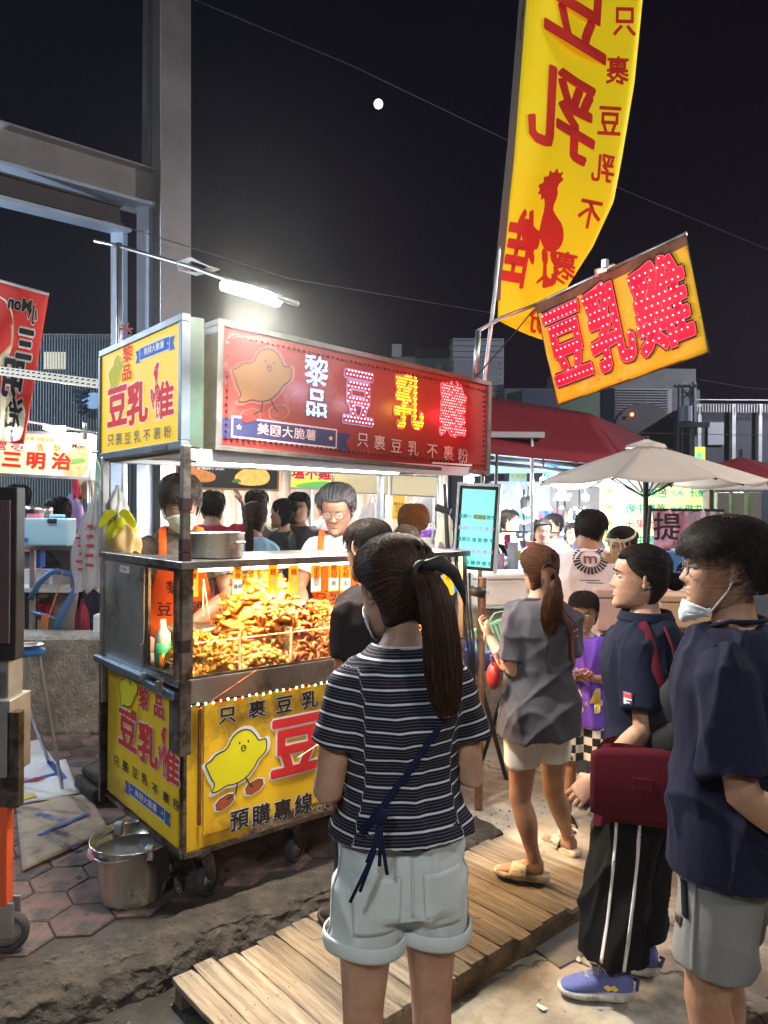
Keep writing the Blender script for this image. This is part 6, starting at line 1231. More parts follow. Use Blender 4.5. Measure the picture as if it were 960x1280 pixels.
def short_hair(m_, n=1600, D=.014, L=.06, edge=None, r=.0011, fringe=0, messy=.15, seed=0, curly=0):
    """cap of hair plus strands flowing from the crown"""
    edge = edge or edge_fn(); rnd = np.random.RandomState(seed); shell = shell_mesh(edge, D, noise_amp=D*.35, seed=seed)
    th = rnd.uniform(0, 2*PI, n); s0 = rnd.uniform(.0, 1, n)**.75; K = 6; ed = np.array([edge(a) for a in th]); z0 = ed+(.226-ed)*s0; drift = rnd.normal(0, messy, n); Ls = L*rnd.uniform(.6, 1.2, n); P = []
    fr_ = (np.cos(th) > .35) & (z0 > .16)
    for k in range(K):
        u = k/(K-1); z = z0-Ls*u*(.55+.6*(1-s0)); lim = ed-(.012+.0*u)-np.where(fr_, fringe, 0); z = np.maximum(z, lim)
        z = np.clip(z, .002, .2285)
        d = D*(1+.25*np.sin(u*PI))+rnd.uniform(0, .004, n)*.6+.006*u*messy*2
        if curly: d = d+curly*np.abs(np.sin(u*9+th*7)); drift_u = drift*u+curly*6*np.sin(u*8+z0*300)
        else: drift_u = drift*u
        P.append(hshell(th+drift_u, z, d))
    return join_meshes('hair', [(shell, None, 0), (strands(np.stack(P, 1), r), None, 0)])
def tied_hair(m_, knot=(0, -.118, .135), n=2200, D=.012, tail=None, seed=0, r=.0011, edge=None, bun=0, loose=0):
    edge = edge or edge_fn(.185, .145, .02, 1, .10); rnd = np.random.RandomState(seed); shell = shell_mesh(edge, D*.85, noise_amp=.003, seed=seed)
    kd = np.array(knot)-HC; kr = np.linalg.norm(kd); kd = kd/kr; th = rnd.uniform(0, 2*PI, n); ed = np.array([edge(a) for a in th]); z0 = ed+rnd.uniform(0, .06, n)*rnd.randint(0, 2, n)
    p0 = hshell(th, z0, np.full(n, .002)); q0 = p0-HC; q0 /= np.linalg.norm(q0, axis=1, keepdims=True); K = 11; P = []; w = rnd.uniform(-.004, .004, n); bulge = rnd.uniform(.3, 1.25, n)
    for k in range(K):
        u = k/(K-1); q = q0*(1-u)+kd*u+1e-4; q /= np.linalg.norm(q, axis=1, keepdims=True)
        # ray to head surface: iterate on z / theta
        t_ = np.arctan2(q[:, 0], q[:, 1]); zz = np.clip(HC[2]+q[:, 2]*.105, .004, .2285)
        for _ in range(3):
            x, y = hsurf(t_, zz); rad = np.sqrt(x*x+(y-HC[1])**2+(zz-HC[2])**2); zz = np.clip(HC[2]+q[:, 2]*rad, .004, .2285)
        x, y = hsurf(t_, zz); rad = np.sqrt(x*x+(y-HC[1])**2+(zz-HC[2])**2)
        R = rad+D*(1.05*min(1, u*4)+.1)*1+.0022*bulge*math.sin(u*PI)+(loose*rnd.uniform(0, 1, n)*math.sin(u*PI) if loose else 0)
        if u > .8: R = R*(1-(u-.8)/.2)+kr*(u-.8)/.2
        P.append(HC+q*R[:, None])
    L = [(shell, None, 0), (strands(np.stack(P, 1), r, taper=.8), None, 0)]
    if tail:
        pts = [Vector(p) for p in tail['pts']]; rad = tail['rad']; N = tail.get('n', 1500); KK = len(pts); A = rnd.uniform(0, 2*PI, N); R0 = np.sqrt(rnd.uniform(.25, 1, N)); TP = []
        for k in range(KK):
            wv = tail.get('wave', 0)*np.sin(k*1.1+A*2+R0*5); TP.append(np.stack([pts[k].x+rad[k]*R0*np.cos(A)*tail.get('flat', 1)+wv, pts[k].y+rad[k]*R0*np.sin(A)*.75+wv*.5, pts[k].z+rnd.uniform(-.02, .02, N)*(k/(KK-1))], -1))
        L.append((strands(np.stack(TP, 1), r*1.1, taper=.5), None, 0)); b = MB(); b.tube(pts[:-1], [x*.88 for x in rad[:-1]], 12, side=(1, 0, 0), ell=.75); me = b.mesh(); me.shade_smooth(); L.append((me, None, 0))
    if bun:
        b = MB(); k = Vector(knot); b.sphere(k, bun*.85, 16, 12); me = b.mesh(); me.shade_smooth(); L.append((me, None, 0)); N = 500; A = rnd.uniform(0, 2*PI, N); O = rnd.uniform(-1, 1, N); TP = []
        for j in range(9):
            a = A+j*.35; ph = O*1.2; TP.append(np.stack([k.x+bun*1.03*np.cos(a)*np.cos(ph), k.y-.2*bun+bun*1.03*np.sin(ph), k.z+bun*1.03*np.sin(a)*np.cos(ph)], -1))
        L.append((strands(np.stack(TP, 1), r*1.3), None, 0))
    return join_meshes('hair', L)
_hands = {}
def hand_mesh(curl=.5, fine=True, pinch=0):
    key = (curl, fine, pinch)
    if key in _hands: return _hands[key]
    b = MB()
    def ring(c, rx, ry, n=12): return [(c[0]+rx*math.cos(2*PI*k/n), c[1]+ry*math.sin(2*PI*k/n), c[2]) for k in range(n)]
    R = [ring((0, 0, .03), .019, .025), ring((0, 0, 0), .018, .026), ring((-.001, .002, -.03), .0165, .036), ring((-.001, .001, -.06), .0145, .041), ring((0, 0, -.088), .012, .040), ring((0, 0, -.096), .007, .034)]
    vs = sum(R, []); n = 12; fs = [(i*n+j, i*n+(j+1) % n, (i+1)*n+(j+1) % n, (i+1)*n+j) for i in range(len(R)-1) for j in range(n)]+[tuple(range(n-1, -1, -1)), tuple((len(R)-1)*n+j for j in range(n))]
    b.add(vs, fs)
    for i, (y, L_, r) in enumerate(((.030, .070, .0088), (.010, .078, .0090), (-.011, .072, .0086), (-.030, .056, .0076))):
        c = curl*(1+.12*i) if not (pinch and i > 0) else curl*.8; p = Vector((0, y, -.080)); a = .15*c; P = [p.copy()]
        for k, f in enumerate((.45, .3, .25)):
            d = Vector((-math.sin(a), (.10-.07*i)*(1-c*.5), -math.cos(a))).normalized(); P.append(P[-1]+d*(L_*f+ (.012 if k == 0 else 0))); a += c*(.9 if k == 0 else 1.0)
        Q = [P[0], (P[0]+P[1])/2, P[1], (P[1]+P[2])/2, P[2], (P[2]+P[3])/2, P[3]]; b.tube(Q, [r*1.05, r*.98, r*1.06, r*.93, r*.98, r*.88, r*.6], 8)
    th = [Vector((-.004, .022, -.018)), Vector((-.012, .044, -.040)), Vector((-.018-.012*curl, .056-.012*curl, -.066)), Vector((-.024-.022*curl, .056-.024*curl, -.088))]; b.tube([th[0], (th[0]+th[1])/2, th[1], (th[1]+th[2])/2, th[2], (th[2]+th[3])/2, th[3]], [.014, .0145, .0125, .0105, .0108, .0098, .006], 8)
    me = remesh(b, .0032, 2, .5) if fine else b.mesh(); me.shade_smooth(); _hands[key] = me; return me
def Mx(x, z, o):
    """x axis, z axis, origin"""
    z = Vector(z).normalized(); x = Vector(x); x = (x-z*x.dot(z)).normalized(); y = z.cross(x); M = Matrix((x, y, z)).transposed().to_4x4(); M.translation = o; return M
def ringloft(b, st, n=22, e=2.3):
    """st: (centre, rx, ry, X, Y) closed loft"""
    vs = []; fs = []; k = len(st); p = 2/e
    for c, rx, ry, X, Y in st:
        for j in range(n):
            a = 2*PI*j/n; cs, sn = math.cos(a), math.sin(a); vs.append(c+X*(rx*math.copysign(abs(cs)**p, cs))+Y*(ry*math.copysign(abs(sn)**p, sn)))
    for i in range(k-1):
        for j in range(n): fs.append((i*n+j, i*n+(j+1) % n, (i+1)*n+(j+1) % n, (i+1)*n+j))
    fs += [tuple(range(n-1, -1, -1)), tuple((k-1)*n+j for j in range(n))]; b.add(vs, fs)
def limb(b, pts, rad, n=16, inset=0, depth=.04, ell=1, side=(1, 0, 0)):
    pts = [Vector(p) for p in pts]; st = []
    for i, p in enumerate(pts):
        d = (pts[min(i+1, len(pts)-1)]-pts[max(0, i-1)]).normalized(); X = Vector(side); X = (X-d*X.dot(d)).normalized(); Y = d.cross(X); st.append((p, rad[i], rad[i]*ell, X, Y))
    if inset:
        c, rx, ry, X, Y = st[-1]; d = (pts[-1]-pts[-2]).normalized(); st.append((c, rx*(1-inset), ry*(1-inset), X, Y)); st.append((c-d*depth, rx*(1-inset)*.97, ry*(1-inset)*.97, X, Y))
    ringloft(b, st, n, 2.0)
def interp(p, q, n): return [p*(1-i/(n-1))+q*(i/(n-1)) for i in range(n)]
def folds(V, N, amp, seed=0, zmid=0, vert=1.0):
    r = np.random.RandomState(seed); out = np.zeros(len(V))
    for k in range(9):
        a = r.uniform(0, 2*PI); d1 = np.array([math.cos(a), math.sin(a), r.uniform(-.7, .9)*vert]); d2 = r.normal(size=3); d2 /= np.linalg.norm(d2); f = r.uniform(22, 52); ph = r.uniform(0, 6)
        w = np.sin(V@d2*r.uniform(5, 9)+ph); mask = np.clip(np.sin(V@(r.normal(size=3))*r.uniform(4, 7)+ph*2), 0, 1)
        out += ((1-np.abs(np.sin(V@d1*f*.5+1.6*w)))**2-.35)*mask
    return V+N*(np.clip(out, -.55, 2.2)*amp*1.7)[:, None]
def normals(me): a = np.empty(len(me.vertices)*3, np.float32); me.vertex_normals.foreach_get('vector', a); return a.reshape(-1, 3)
class Person:
    def __init__(s, lab, pos, rz, h, cat='person', build=1.0, female=False, lean=0, side_lean=0, head=(0, 0, 0), hips=1.0, shoulders=1.0, belly=0, skin=None, vox=.008, face=True, group=None, hs=1.0):
        s.o = thing('person', lab, cat, pos, rz, group); s.h = h; s.k = h/1.68; s.b = build; s.fem = female; s.lean = lean; s.sl = side_lean; s.hd = head; s.skin = skin or skin_a; s.vox = vox; s.hips = hips; s.shw = shoulders; s.belly = belly; s.extra = []; s.hs = hs
        s.neck = s.bend(Vector((0, -.012*s.k, .868*h)))
        s.HM = Matrix.Translation(s.bend(Vector((0, -.005*s.k, .868*h)))) @ Matrix.Rotation(head[0], 4, 'Z') @ Matrix.Rotation(-head[1]-lean*.6, 4, 'X') @ Matrix.Rotation(head[2], 4, 'Y') @ Matrix.Scale(h*.134/.229*hs, 4) @ Matrix.Translation((0, .015, -.030))
        s.parts = MB(); s.sh = {i: s.bend(Vector((i*(.137 if female else .155)*s.k*s.shw*build**.6, -.008, .797*h))) for i in (-1, 1)}
    def bend(s, p):
        p = Vector(p); z0 = .53*s.h; t = min(1, max(0, (p.z-z0)/(.22*s.h)));
        if t <= 0: return p
        return Matrix.Translation((0, 0, z0)) @ Matrix.Rotation(-s.lean*t, 4, 'X') @ Matrix.Rotation(s.sl*t, 4, 'Y') @ Matrix.Translation((0, 0, -z0)) @ p
    def torso(s, grow=0, lo=.46, hi=.90, sag=0, flare=0):
        k, h = s.k, s.h; f = s.fem; T = [(.455, .105, .085, -.012), (.48, .150*s.hips, .105, -.014), (.515, (.168 if f else .160)*s.hips, .115, -.016), (.55, (.158 if f else .155)*s.hips, .108+s.belly*.5, -.008), (.60, .128 if f else .142, .095+s.belly, .0), (.65, .124 if f else .143, .094+s.belly*.8, .002), (.70, .135 if f else .155, .108, .0), (.75, .148 if f else .168, .112, -.004), (.79, .148*s.shw, .098, -.008), (.815, .115*s.shw, .080, -.012), (.835, .070, .062, -.014), (.855, .052 if f else .058, .055, -.012), (.905, .050 if f else .056, .056, -.0)]
        out = []; lo_, hi_ = lo, hi; Z = np.linspace(lo_, hi_, 26); A = np.array(T)
        for z in Z:
            rx, ry, cy = (np.interp(max(z, .525) if grow > 0 else z, A[:, 0], A[:, j]) for j in (1, 2, 3)); rx = rx*k*s.b+grow; ry = ry*k*s.b**.6+grow
            if flare and z < .72: rx += flare*(.72-z)*k; ry += flare*(.72-z)*k*.8
            c = s.bend((0, cy*k, z*h)); X = Vector((1, 0, 0)); Y = Vector((0, 1, 0)); t = min(1, max(0, (z-.53)/.22)); R = Matrix.Rotation(-s.lean*t, 3, 'X') @ Matrix.Rotation(s.sl*t, 3, 'Y'); out.append((c, rx, ry, R @ X, R @ Y))
        return out
    def arm(s, i, elbow, wrist, palm=None, curl=.5, hand=True, fine=None, pinch=0):
        sh = s.sh[i]; k = s.k; e = sh+Vector(elbow); w = sh+Vector(wrist); b = s.parts; br = s.b**.7*k; c = s.bend(Vector((i*.07*k, -.008, .775*s.h)))
        P = [c, sh*.75+c*.25+Vector((0, 0, -.012))]+interp(sh*.92+e*.08, e, 6)+interp(e, w, 8)[1:]; R = [.038*br, .040*br, .044*br, .047*br, .045*br, .043*br, .040*br, .0385*br, .0395*br, .0405*br, .038*br, .034*br, .030*br, .027*br, .0255*br]; limb(b, P, R, 14)
        setattr(s, 'el%d' % i, e); setattr(s, 'wr%d' % i, w)
        if hand:
            d = (w-e).normalized(); pn = Vector(palm) if palm else Vector((-i, 0, 0)); M = Mx(-pn, -d, w-d*.0) @ Matrix.Scale(k*1.02, 4)
            if i < 0: M = M @ Matrix.Scale(-1, 4, (0, 1, 0))
            s.extra.append((hand_mesh(curl, s.vox < .011 if fine is None else fine, pinch), M, 0)); setattr(s, 'hm%d' % i, M)
        return e, w
    def leg(s, i, knee, ankle, foot=None):
        k, h = s.k, s.h; hp = Vector((i*.082*k*s.hips, -.01*k, .50*h)); kn, an = Vector(knee), Vector(ankle); br = s.b**.6*k
        P = interp(hp, kn, 7)+interp(kn, an, 10)[1:]; R = [.083, .082, .077, .071, .065, .059, .054, .053, .0545, .055, .052, .046, .041, .037, .035, .036]; P2 = []
        for j, p in enumerate(P):
            p = p.copy()
            if 7 <= j <= 11: p.y -= .010*math.sin((j-6)/6*PI)
            P2.append(p)
        limb(s.parts, P2, [r*br for r in R], 16); setattr(s, 'kn%d' % i, kn); setattr(s, 'an%d' % i, an); setattr(s, 'hp%d' % i, hp)
        if foot is not None:   # bare foot: heading foot (rad)
            M = Matrix.Translation(an) @ Matrix.Rotation(foot, 4, 'Z'); L = .24*k
            st = [(Vector((0, -.045*k, -.03)), .028*k, .03), (Vector((0, -.02*k, -.03)), .033*k, .035), (Vector((0, .03*k, -.032)), .034*k, .030), (Vector((0, .09*k, -.045)), .040*k, .02), (Vector((0, .13*k, -.052)), .043*k, .014), (Vector((0, .16*k, -.055)), .038*k, .011)]
            old = s.parts.M; s.parts.M = M; ringloft(s.parts, [(c, rx, ry, Vector((1, 0, 0)), Vector((0, 0, 1))) for c, rx, ry in st], 14, 2.2)
            for q in range(5): x = (-.03+.0155*q)*k*i*-1; s.parts.sphere((x, (.172-.006*q)*k, -.056), (.0085*k, .019*k, .009), 8, 6)
            s.parts.M = old
    def finish_body(s, headres=(72, 64)):
        ringloft(s.parts, s.torso(-.006, .455, .905), 22, 2.3); me = remesh(s.parts, s.vox, 3, .5)
        hm = head_mesh(*headres, female=s.fem); s.body = obj('body', join_meshes('body', [(me, None, 0), (hm, s.HM, None)]+s.extra), s.o, [s.skin, lip]); return s
    def top(s, m_, hem=.50, sleeve=.45, grow=.012, loose=.010, neck=.835, fold=.006, seed=0, flare=.0, name='shirt', sl_r=.062, stripe=False, sleeves=(1, -1), sl_open=.1, bust=False):
        b = MB(); st = s.torso(grow+loose, hem, neck, flare=flare); c, rx, ry, X, Y = st[0]; up = Vector((0, 0, 1)); st = [(c+up*.05, rx-.028, ry-.028, X, Y), (c, rx-.017, ry-.017, X, Y)]+st; c, rx, ry, X, Y = st[-1]; st[-1] = (c, rx*1.0, ry*1.0, X, Y); ringloft(b, st, 26, 2.3)
        for i in sleeves:
            sh, e, w = s.sh[i], getattr(s, 'el%d' % i), getattr(s, 'wr%d' % i); L1 = (e-sh).length; L2 = (w-e).length; tot = sleeve*(L1+L2); cc = s.bend(Vector((i*.05*s.k, -.008, .792*s.h))); P = [cc+Vector((0, 0, -.010)), cc*.5+sh*.5+Vector((0, 0, -.014)), sh+Vector((-i*.012, 0, -.012))]
            steps = 6
            for q in range(1, steps+1):
                l = tot*q/steps; P.append(sh+(e-sh)*(l/L1) if l <= L1 else e+(w-e)*((l-L1)/L2))
            R = [.046*s.k, .054*s.k, .060*s.k]+[sl_r*s.k*(1.0+sl_open*q/steps*(1 if sleeve < .6 else -1.2)) for q in range(1, steps+1)]
            limb(b, P, [r*s.b**.6 for r in R], 18, inset=.24, depth=.04)
        
        if bust:
            for i in (-1, 1): b.sphere(s.bend(Vector((i*.068*s.k, .060*s.k, .725*s.h))), (.068*s.k, .075*s.k, .07*s.k), 14, 10)
        me = remesh(b, s.vox, 8, .5); V = verts(me).astype(float)
        if stripe:
            sv = np.array(V[:, 2]); ax = []
            for i in (-1, 1):
                sh, e = np.array(s.sh[i]), np.array(getattr(s, 'el%d' % i)); d = (e-sh)/np.linalg.norm(e-sh); t = (V-sh)@d; rad = np.linalg.norm(V-sh-t[:, None]*d, axis=1); m1 = (rad < .085) & (t > -.02) & (V[:, 0]*i > abs(s.sh[i].x)*.97-(.03*np.clip(t/.2, 0, 1))); sv = np.where(m1, s.sh[i].z-.02-t, sv)
        V = folds(V, normals(me), fold, seed); set_verts(me, V)
        if stripe: at = me.attributes.new('stripe', 'FLOAT', 'POINT'); at.data.foreach_set('value', sv.astype(np.float32))
        me.shade_smooth(); o = obj(name, me, s.o, m_); setattr(s, name, o); return o
    def bottom(s, m_, hem, loose=.02, name='shorts', fold=.005, seed=1, top=.60, flare=1.0, taper=1.0, tight_end=0):
        """hem: height of the leg openings (m, local)"""
        b = MB(); st = s.torso(.007, .448, top); ringloft(b, st, 24, 2.3)
        for i in (-1, 1):
            hp, kn, an = getattr(s, 'hp%d' % i), getattr(s, 'kn%d' % i), getattr(s, 'an%d' % i); P = [hp+Vector((0, 0, .0))]; R = [.088]; N = 9
            for q in range(1, N+1):
                z = hp.z+(hem-hp.z)*q/N
                if z >= kn.z: u = (hp.z-z)/(hp.z-kn.z); p = hp*(1-u)+kn*u; r = .086-.022*u
                else: u = min(1.2, (kn.z-z)/(kn.z-an.z)); p = kn*(1-u)+an*u; r = .064-.018*u
                P.append(p); rr = r+loose*flare*(.6+.4*q/N) if taper == 1.0 else r+loose*(1-abs(2*u*0-1)*0)*taper
                if tight_end and q >= N-1: rr = (.05 if q == N else .07)
                R.append(rr)
            limb(b, P, [r*s.k*s.b**.5 for r in R], 20, inset=.17, depth=.03)
        me = remesh(b, s.vox, 4, .5); V = folds(verts(me).astype(float), normals(me), fold, seed, vert=.5); set_verts(me, V); me.shade_smooth(); o = obj(name, me, s.o, m_); setattr(s, name, o); return o
    def hair(s, me, m_, name='hair'): a = verts(me); M = np.array(s.HM); set_verts(me, a@M[:3, :3].T+M[:3, 3]); return obj(name, me, s.o, m_)
    def headpart(s, b, name, m_, smooth=True): b.M = s.HM; me = b.mesh() if not b.v else b.mesh(); return None
    def eyes(s, openness=1.0, looking=(0, 0)):
        for i in (-1, 1):
            b = MB(); b.M = s.HM; b.sphere((i*.031, .0735, .1195), (.0125, .0115, .0058*openness+.001), 14, 10); e = b.build('eye', eye_w, s.o, smooth=True)
            b = MB(); b.M = s.HM; b.sphere((i*.031+looking[0], .0815, .1190+looking[1]), (.0056, .0040, .0050*openness+.0006), 12, 8); b.build('iris', eye_d, e, smooth=True)
            b = MB(); b.M = s.HM; b.tube([(i*.018, .0835, .1225), (i*.025, .0865, .1262), (i*.034, .0855, .1262), (i*.043, .079, .1215)], .0011, 5); b.build('eyelash', eye_d, e)
    def brows(s, m_):
        for i in (-1, 1): b = MB(); b.M = s.HM; b.tube([(i*.014, .0895, .1385), (i*.026, .0905, .1425), (i*.038, .0865, .1430), (i*.048, .0795, .1385)], [.0022, .0028, .0024, .0012], 6, ell=.8); b.build('eyebrow', m_, s.o)
    def mask(s, z0=-.004, z1=.094, off=.009, m_=None, drop=0, name='face_mask', loops=True):
        nu, nv = 26, 14; th = np.linspace(-1.12, 1.12, nu); V = []
        for j in range(nv):
            t = j/(nv-1); z = z0+(z1-z0)*t; sh = np.where(np.abs(th) > .01, 1, 1); zz = np.clip(z+.0*th, .001, .2)*np.ones(nu); zz = zz*(1-.35*(np.abs(th)/1.12)**2*(1 if t > .5 else -0))+(.02*(np.abs(th)/1.12)**2 if t <= .5 else 0); bulge = off+.014*np.exp(-(th/.35)**2)*math.sin(PI*min(1, t*1.05))**.6; V.append(hshell(th, np.clip(zz, .002, .2), bulge+.0012*math.sin(t*22)))
        V = np.concatenate(V); V[:, 2] -= drop; idx = np.arange(nu*nv).reshape(nv, nu); me = np_mesh('mask', V, np.stack([idx[:-1, :-1], idx[:-1, 1:], idx[1:, 1:], idx[1:, :-1]], -1).reshape(-1, 4)); me.shade_smooth(); a = verts(me); M = np.array(s.HM); set_verts(me, a@M[:3, :3].T+M[:3, 3]); o = obj(name, me, s.o, m_ or maskm); q = o.modifiers.new('t', 'SOLIDIFY'); q.thickness = .0012
        if loops:
            for i in (-1, 1):
                b = MB(); b.M = s.HM
                for zz, k in ((z1-.026, 1), (z0+.02, 0)):
                    p = hshell(np.array([i*1.10]), np.array([max(.01, zz*.8 if k else zz+.018)]), np.array([off]))[0]-np.array([0, 0, drop]); b.tube([tuple(p), (i*.081, .004, (p[2]+.125)/2), (i*.084, -.014, .128 if k else .098)], .0012, 5)
                b.build('ear_loop', white_pl, o)
        return o
    def glasses(s, m_=None, r=.021, tint=False):
        b = MB(); b.M = s.HM
        for i in (-1, 1): b.tube([(i*.031+r*math.cos(a), .0945-.004*abs(math.cos(a)), .117+r*.92*math.sin(a)) for a in [2*PI*k/20 for k in range(20)]], .0019, 6, closed=True); b.tube([(i*(.031+r), .091, .121), (i*.074, .05, .124), (i*.080, .0, .123), (i*.080, -.022, .112)], .0013, 5)
        b.tube([(-.011, .096, .120), (0, .099, .122), (.011, .096, .120)], .0012, 5); o = b.build('glasses', m_ or gold_f, s.o, smooth=True); b = MB(); b.M = s.HM
        for i in (-1, 1): b.add([(i*.031+r*.97*math.cos(2*PI*k/16), .094, .117+r*.9*math.sin(2*PI*k/16)) for k in range(16)], [tuple(range(16))])
        b.build('lens', lens, o); return o
    def shoe(s, i, foot, m_, sole, L=.275, name='sneaker', z=None, lace=None):
        an = getattr(s, 'an%d' % i); k = s.k; M = Matrix.Translation((an.x, an.y, (z if z is not None else 0))) @ Matrix.Rotation(foot, 4, 'Z'); X, Z = Vector((1, 0, 0)), Vector((0, 0, 1))
        b = MB(); b.M = M; S_ = [(-.078, .026, .028, .052), (-.066, .034, .040, .062), (-.035, .038, .046, .066), (.0, .038, .045, .064), (.04, .040, .036, .054), (.09, .044, .026, .044), (.13, .044, .020, .037), (.165, .037, .014, .031), (.182, .022, .009, .026)]; ringloft(b, [(Vector((0, y*k, zc)), rx*k, rz_, X, Z) for y, rx, rz_, zc in S_], 18, 2.4); me = remesh(b, .006, 2) if s.vox < .011 else b.mesh(); me.shade_smooth(); o = obj(name, me, s.o, m_)
        b = MB(); b.M = M; S2 = [(-.086, .02, .010, .030), (-.078, .032, .016, .028), (-.04, .042, .0175, .020), (.02, .042, .0175, .0185), (.09, .049, .0155, .0175), (.14, .048, .013, .018), (.175, .038, .011, .022), (.192, .02, .008, .028)]; ringloft(b, [(Vector((0, y*k, zc)), rx*k, rz_, X, Z) for y, rx, rz_, zc in S2], 18, 3.5); b.build('sole', sole, o, smooth=True)
        if lace:
            b = MB(); b.M = M
            for q in range(4): y = (.015+.022*q)*k; z_ = .110-.0135*q; b.tube([(-.02*k, y, z_), (0, y+.008, z_+.006), (.02*k, y+.01, z_)], .0022, 5); b.tube([(.02*k, y, z_), (0, y+.008, z_+.006), (-.02*k, y+.01, z_)], .0022, 5)
            b.build('lace', lace, o)
        return o, M
    def slide(s, i, foot, m_, sole_z=.0):
        an = getattr(s, 'an%d' % i); k = s.k; M = Matrix.Translation((an.x, an.y, an.z-.085)) @ Matrix.Rotation(foot, 4, 'Z'); X, Z = Vector((1, 0, 0)), Vector((0, 0, 1)); b = MB(); b.M = M
        ringloft(b, [(Vector((0, y*k, zc)), rx*k, rz_, X, Z) for y, rx, rz_, zc in ((-.075, .022, .012, .022), (-.06, .038, .018, .020), (0, .042, .017, .018), (.08, .050, .015, .016), (.14, .050, .014, .017), (.185, .038, .012, .02), (.2, .02, .008, .022))], 18, 3.2); o = b.build('slide_sole', m_, s.o, smooth=True)
        b = MB(); b.M = M; b.grid(lambda u, v: ((.050+.002*math.sin(v*PI))*k*math.cos(PI*(1-u)), (.035+.085*v-.01*math.sin(u*PI))*k, .020+(.058-.022*v)*math.sin(PI*u)), 16, 8); b.build('slide_strap', m_, s.o, smooth=True, thick=.006); return o
def patch(target, parent, name, m_, fn, nu, nv, off=.003, thick=.002):
    """cloth piece laid on a garment: fn(s,t)->(origin, direction) ray in local space"""
    bv = BVHTree.FromPolygons([v.co[:] for v in target.data.vertices], [tuple(p.vertices) for p in target.data.polygons]); b = MB(); P = []
    for j in range(nv):
        for i in range(nu):
            o, d = fn(i/(nu-1), j/(nv-1)); loc, nrm, _, _ = bv.ray_cast(Vector(o), Vector(d).normalized(), 3)
            if loc is None: loc = P[-1]-Vector(d).normalized()*off if P else Vector(o); 
            P.append(loc-Vector(d).normalized()*off)
    b.add(P, [(j*nu+i, j*nu+i+1, (j+1)*nu+i+1, (j+1)*nu+i) for j in range(nv-1) for i in range(nu-1)]); return b.build(name, m_, parent, smooth=True, thick=thick)
def LD(rz, x, y):
    """world offset -> person's local"""
    c, s = math.cos(-rz), math.sin(-rz); return x*c-y*s, x*s+y*c
D2 = math.radians
# ------------------------------------------------------------------ woman in the striped shirt
strm = bpy.data.materials.new('striped_jersey'); strm.use_nodes = True; n = strm.node_tree.nodes; l = strm.node_tree.links; bs_ = n['Principled BSDF']; at = n.new('ShaderNodeAttribute'); at.attribute_name = 'stripe'
ma = n.new('ShaderNodeMath'); ma.operation = 'MULTIPLY'; ma.inputs[1].default_value = 1/.031; l.new(at.outputs['Fac'], ma.inputs[0]); mf = n.new('ShaderNodeMath'); mf.operation = 'FRACT'; l.new(ma.outputs[0], mf.inputs[0]); rp = n.new('ShaderNodeValToRGB'); rp.color_ramp.interpolation = 'CONSTANT'; l.new(mf.outputs[0], rp.inputs[0])
el = rp.color_ramp.elements; nv_ = (.008, .010, .026, 1); el[0].position = 0; el[0].color = (.55, .58, .62, 1); el[1].position = .15; el[1].color = nv_
for p_, c_ in ((.30, (.022, .02, .03, 1)), (.34, (.10, .085, .085, 1)), (.40, nv_), (.55, (.10, .085, .085, 1)), (.61, nv_), (.76, (.10, .085, .085, 1)), (.82, nv_)): e_ = el.new(p_); e_.color = c_
l.new(rp.outputs[0], bs_.inputs['Base Color']); bs_.inputs['Roughness'].default_value = .85; bs_.inputs['Specular IOR Level'].default_value = .12
nb = n.new('ShaderNodeTexNoise'); nb.inputs['Scale'].default_value = 260; bp = n.new('ShaderNodeBump'); bp.inputs['Distance'].default_value = .0008; l.new(nb.outputs[0], bp.inputs['Height']); l.new(bp.outputs[0], bs_.inputs['Normal'])
Y1 = 1.75; x1 = (502-480)*Y1/F; rz = D2(14)
A = Person('woman seen from behind in a navy striped t-shirt and pale shorts, long brown ponytail', (x1, Y1, .018), rz, 1.545, female=True, head=(D2(16), .20, -.04), hips=1.0, shoulders=1.0, build=.95, vox=.0068, hs=1.10)
A.arm(-1, (-.055, -.02, -.262), (-.0, .17, -.30), palm=(.4, 0, .6), curl=.7); A.arm(1, (.045, -.02, -.255), (-.03, .19, -.22), palm=(-.4, 0, .6), curl=.7)
A.leg(-1, (-.085, .0, .44), (-.095, -.01, .085)); A.leg(1, (.085, .015, .44), (.090, .0, .085)); A.finish_body()
A.top(strm, hem=.555, sleeve=.36, grow=.008, loose=.014, fold=.0065, seed=5, stripe=True, sl_r=.062, neck=.842, flare=.15)
shm = clothm('pale_aqua_shorts', (.56, .62, .62), .06, bump_=None) if False else clothm('pale_aqua_shorts', (.56, .62, .62), .06)
A.bottom(shm, hem=.612, loose=.025, fold=.0065, seed=8, top=.577, flare=1.1)
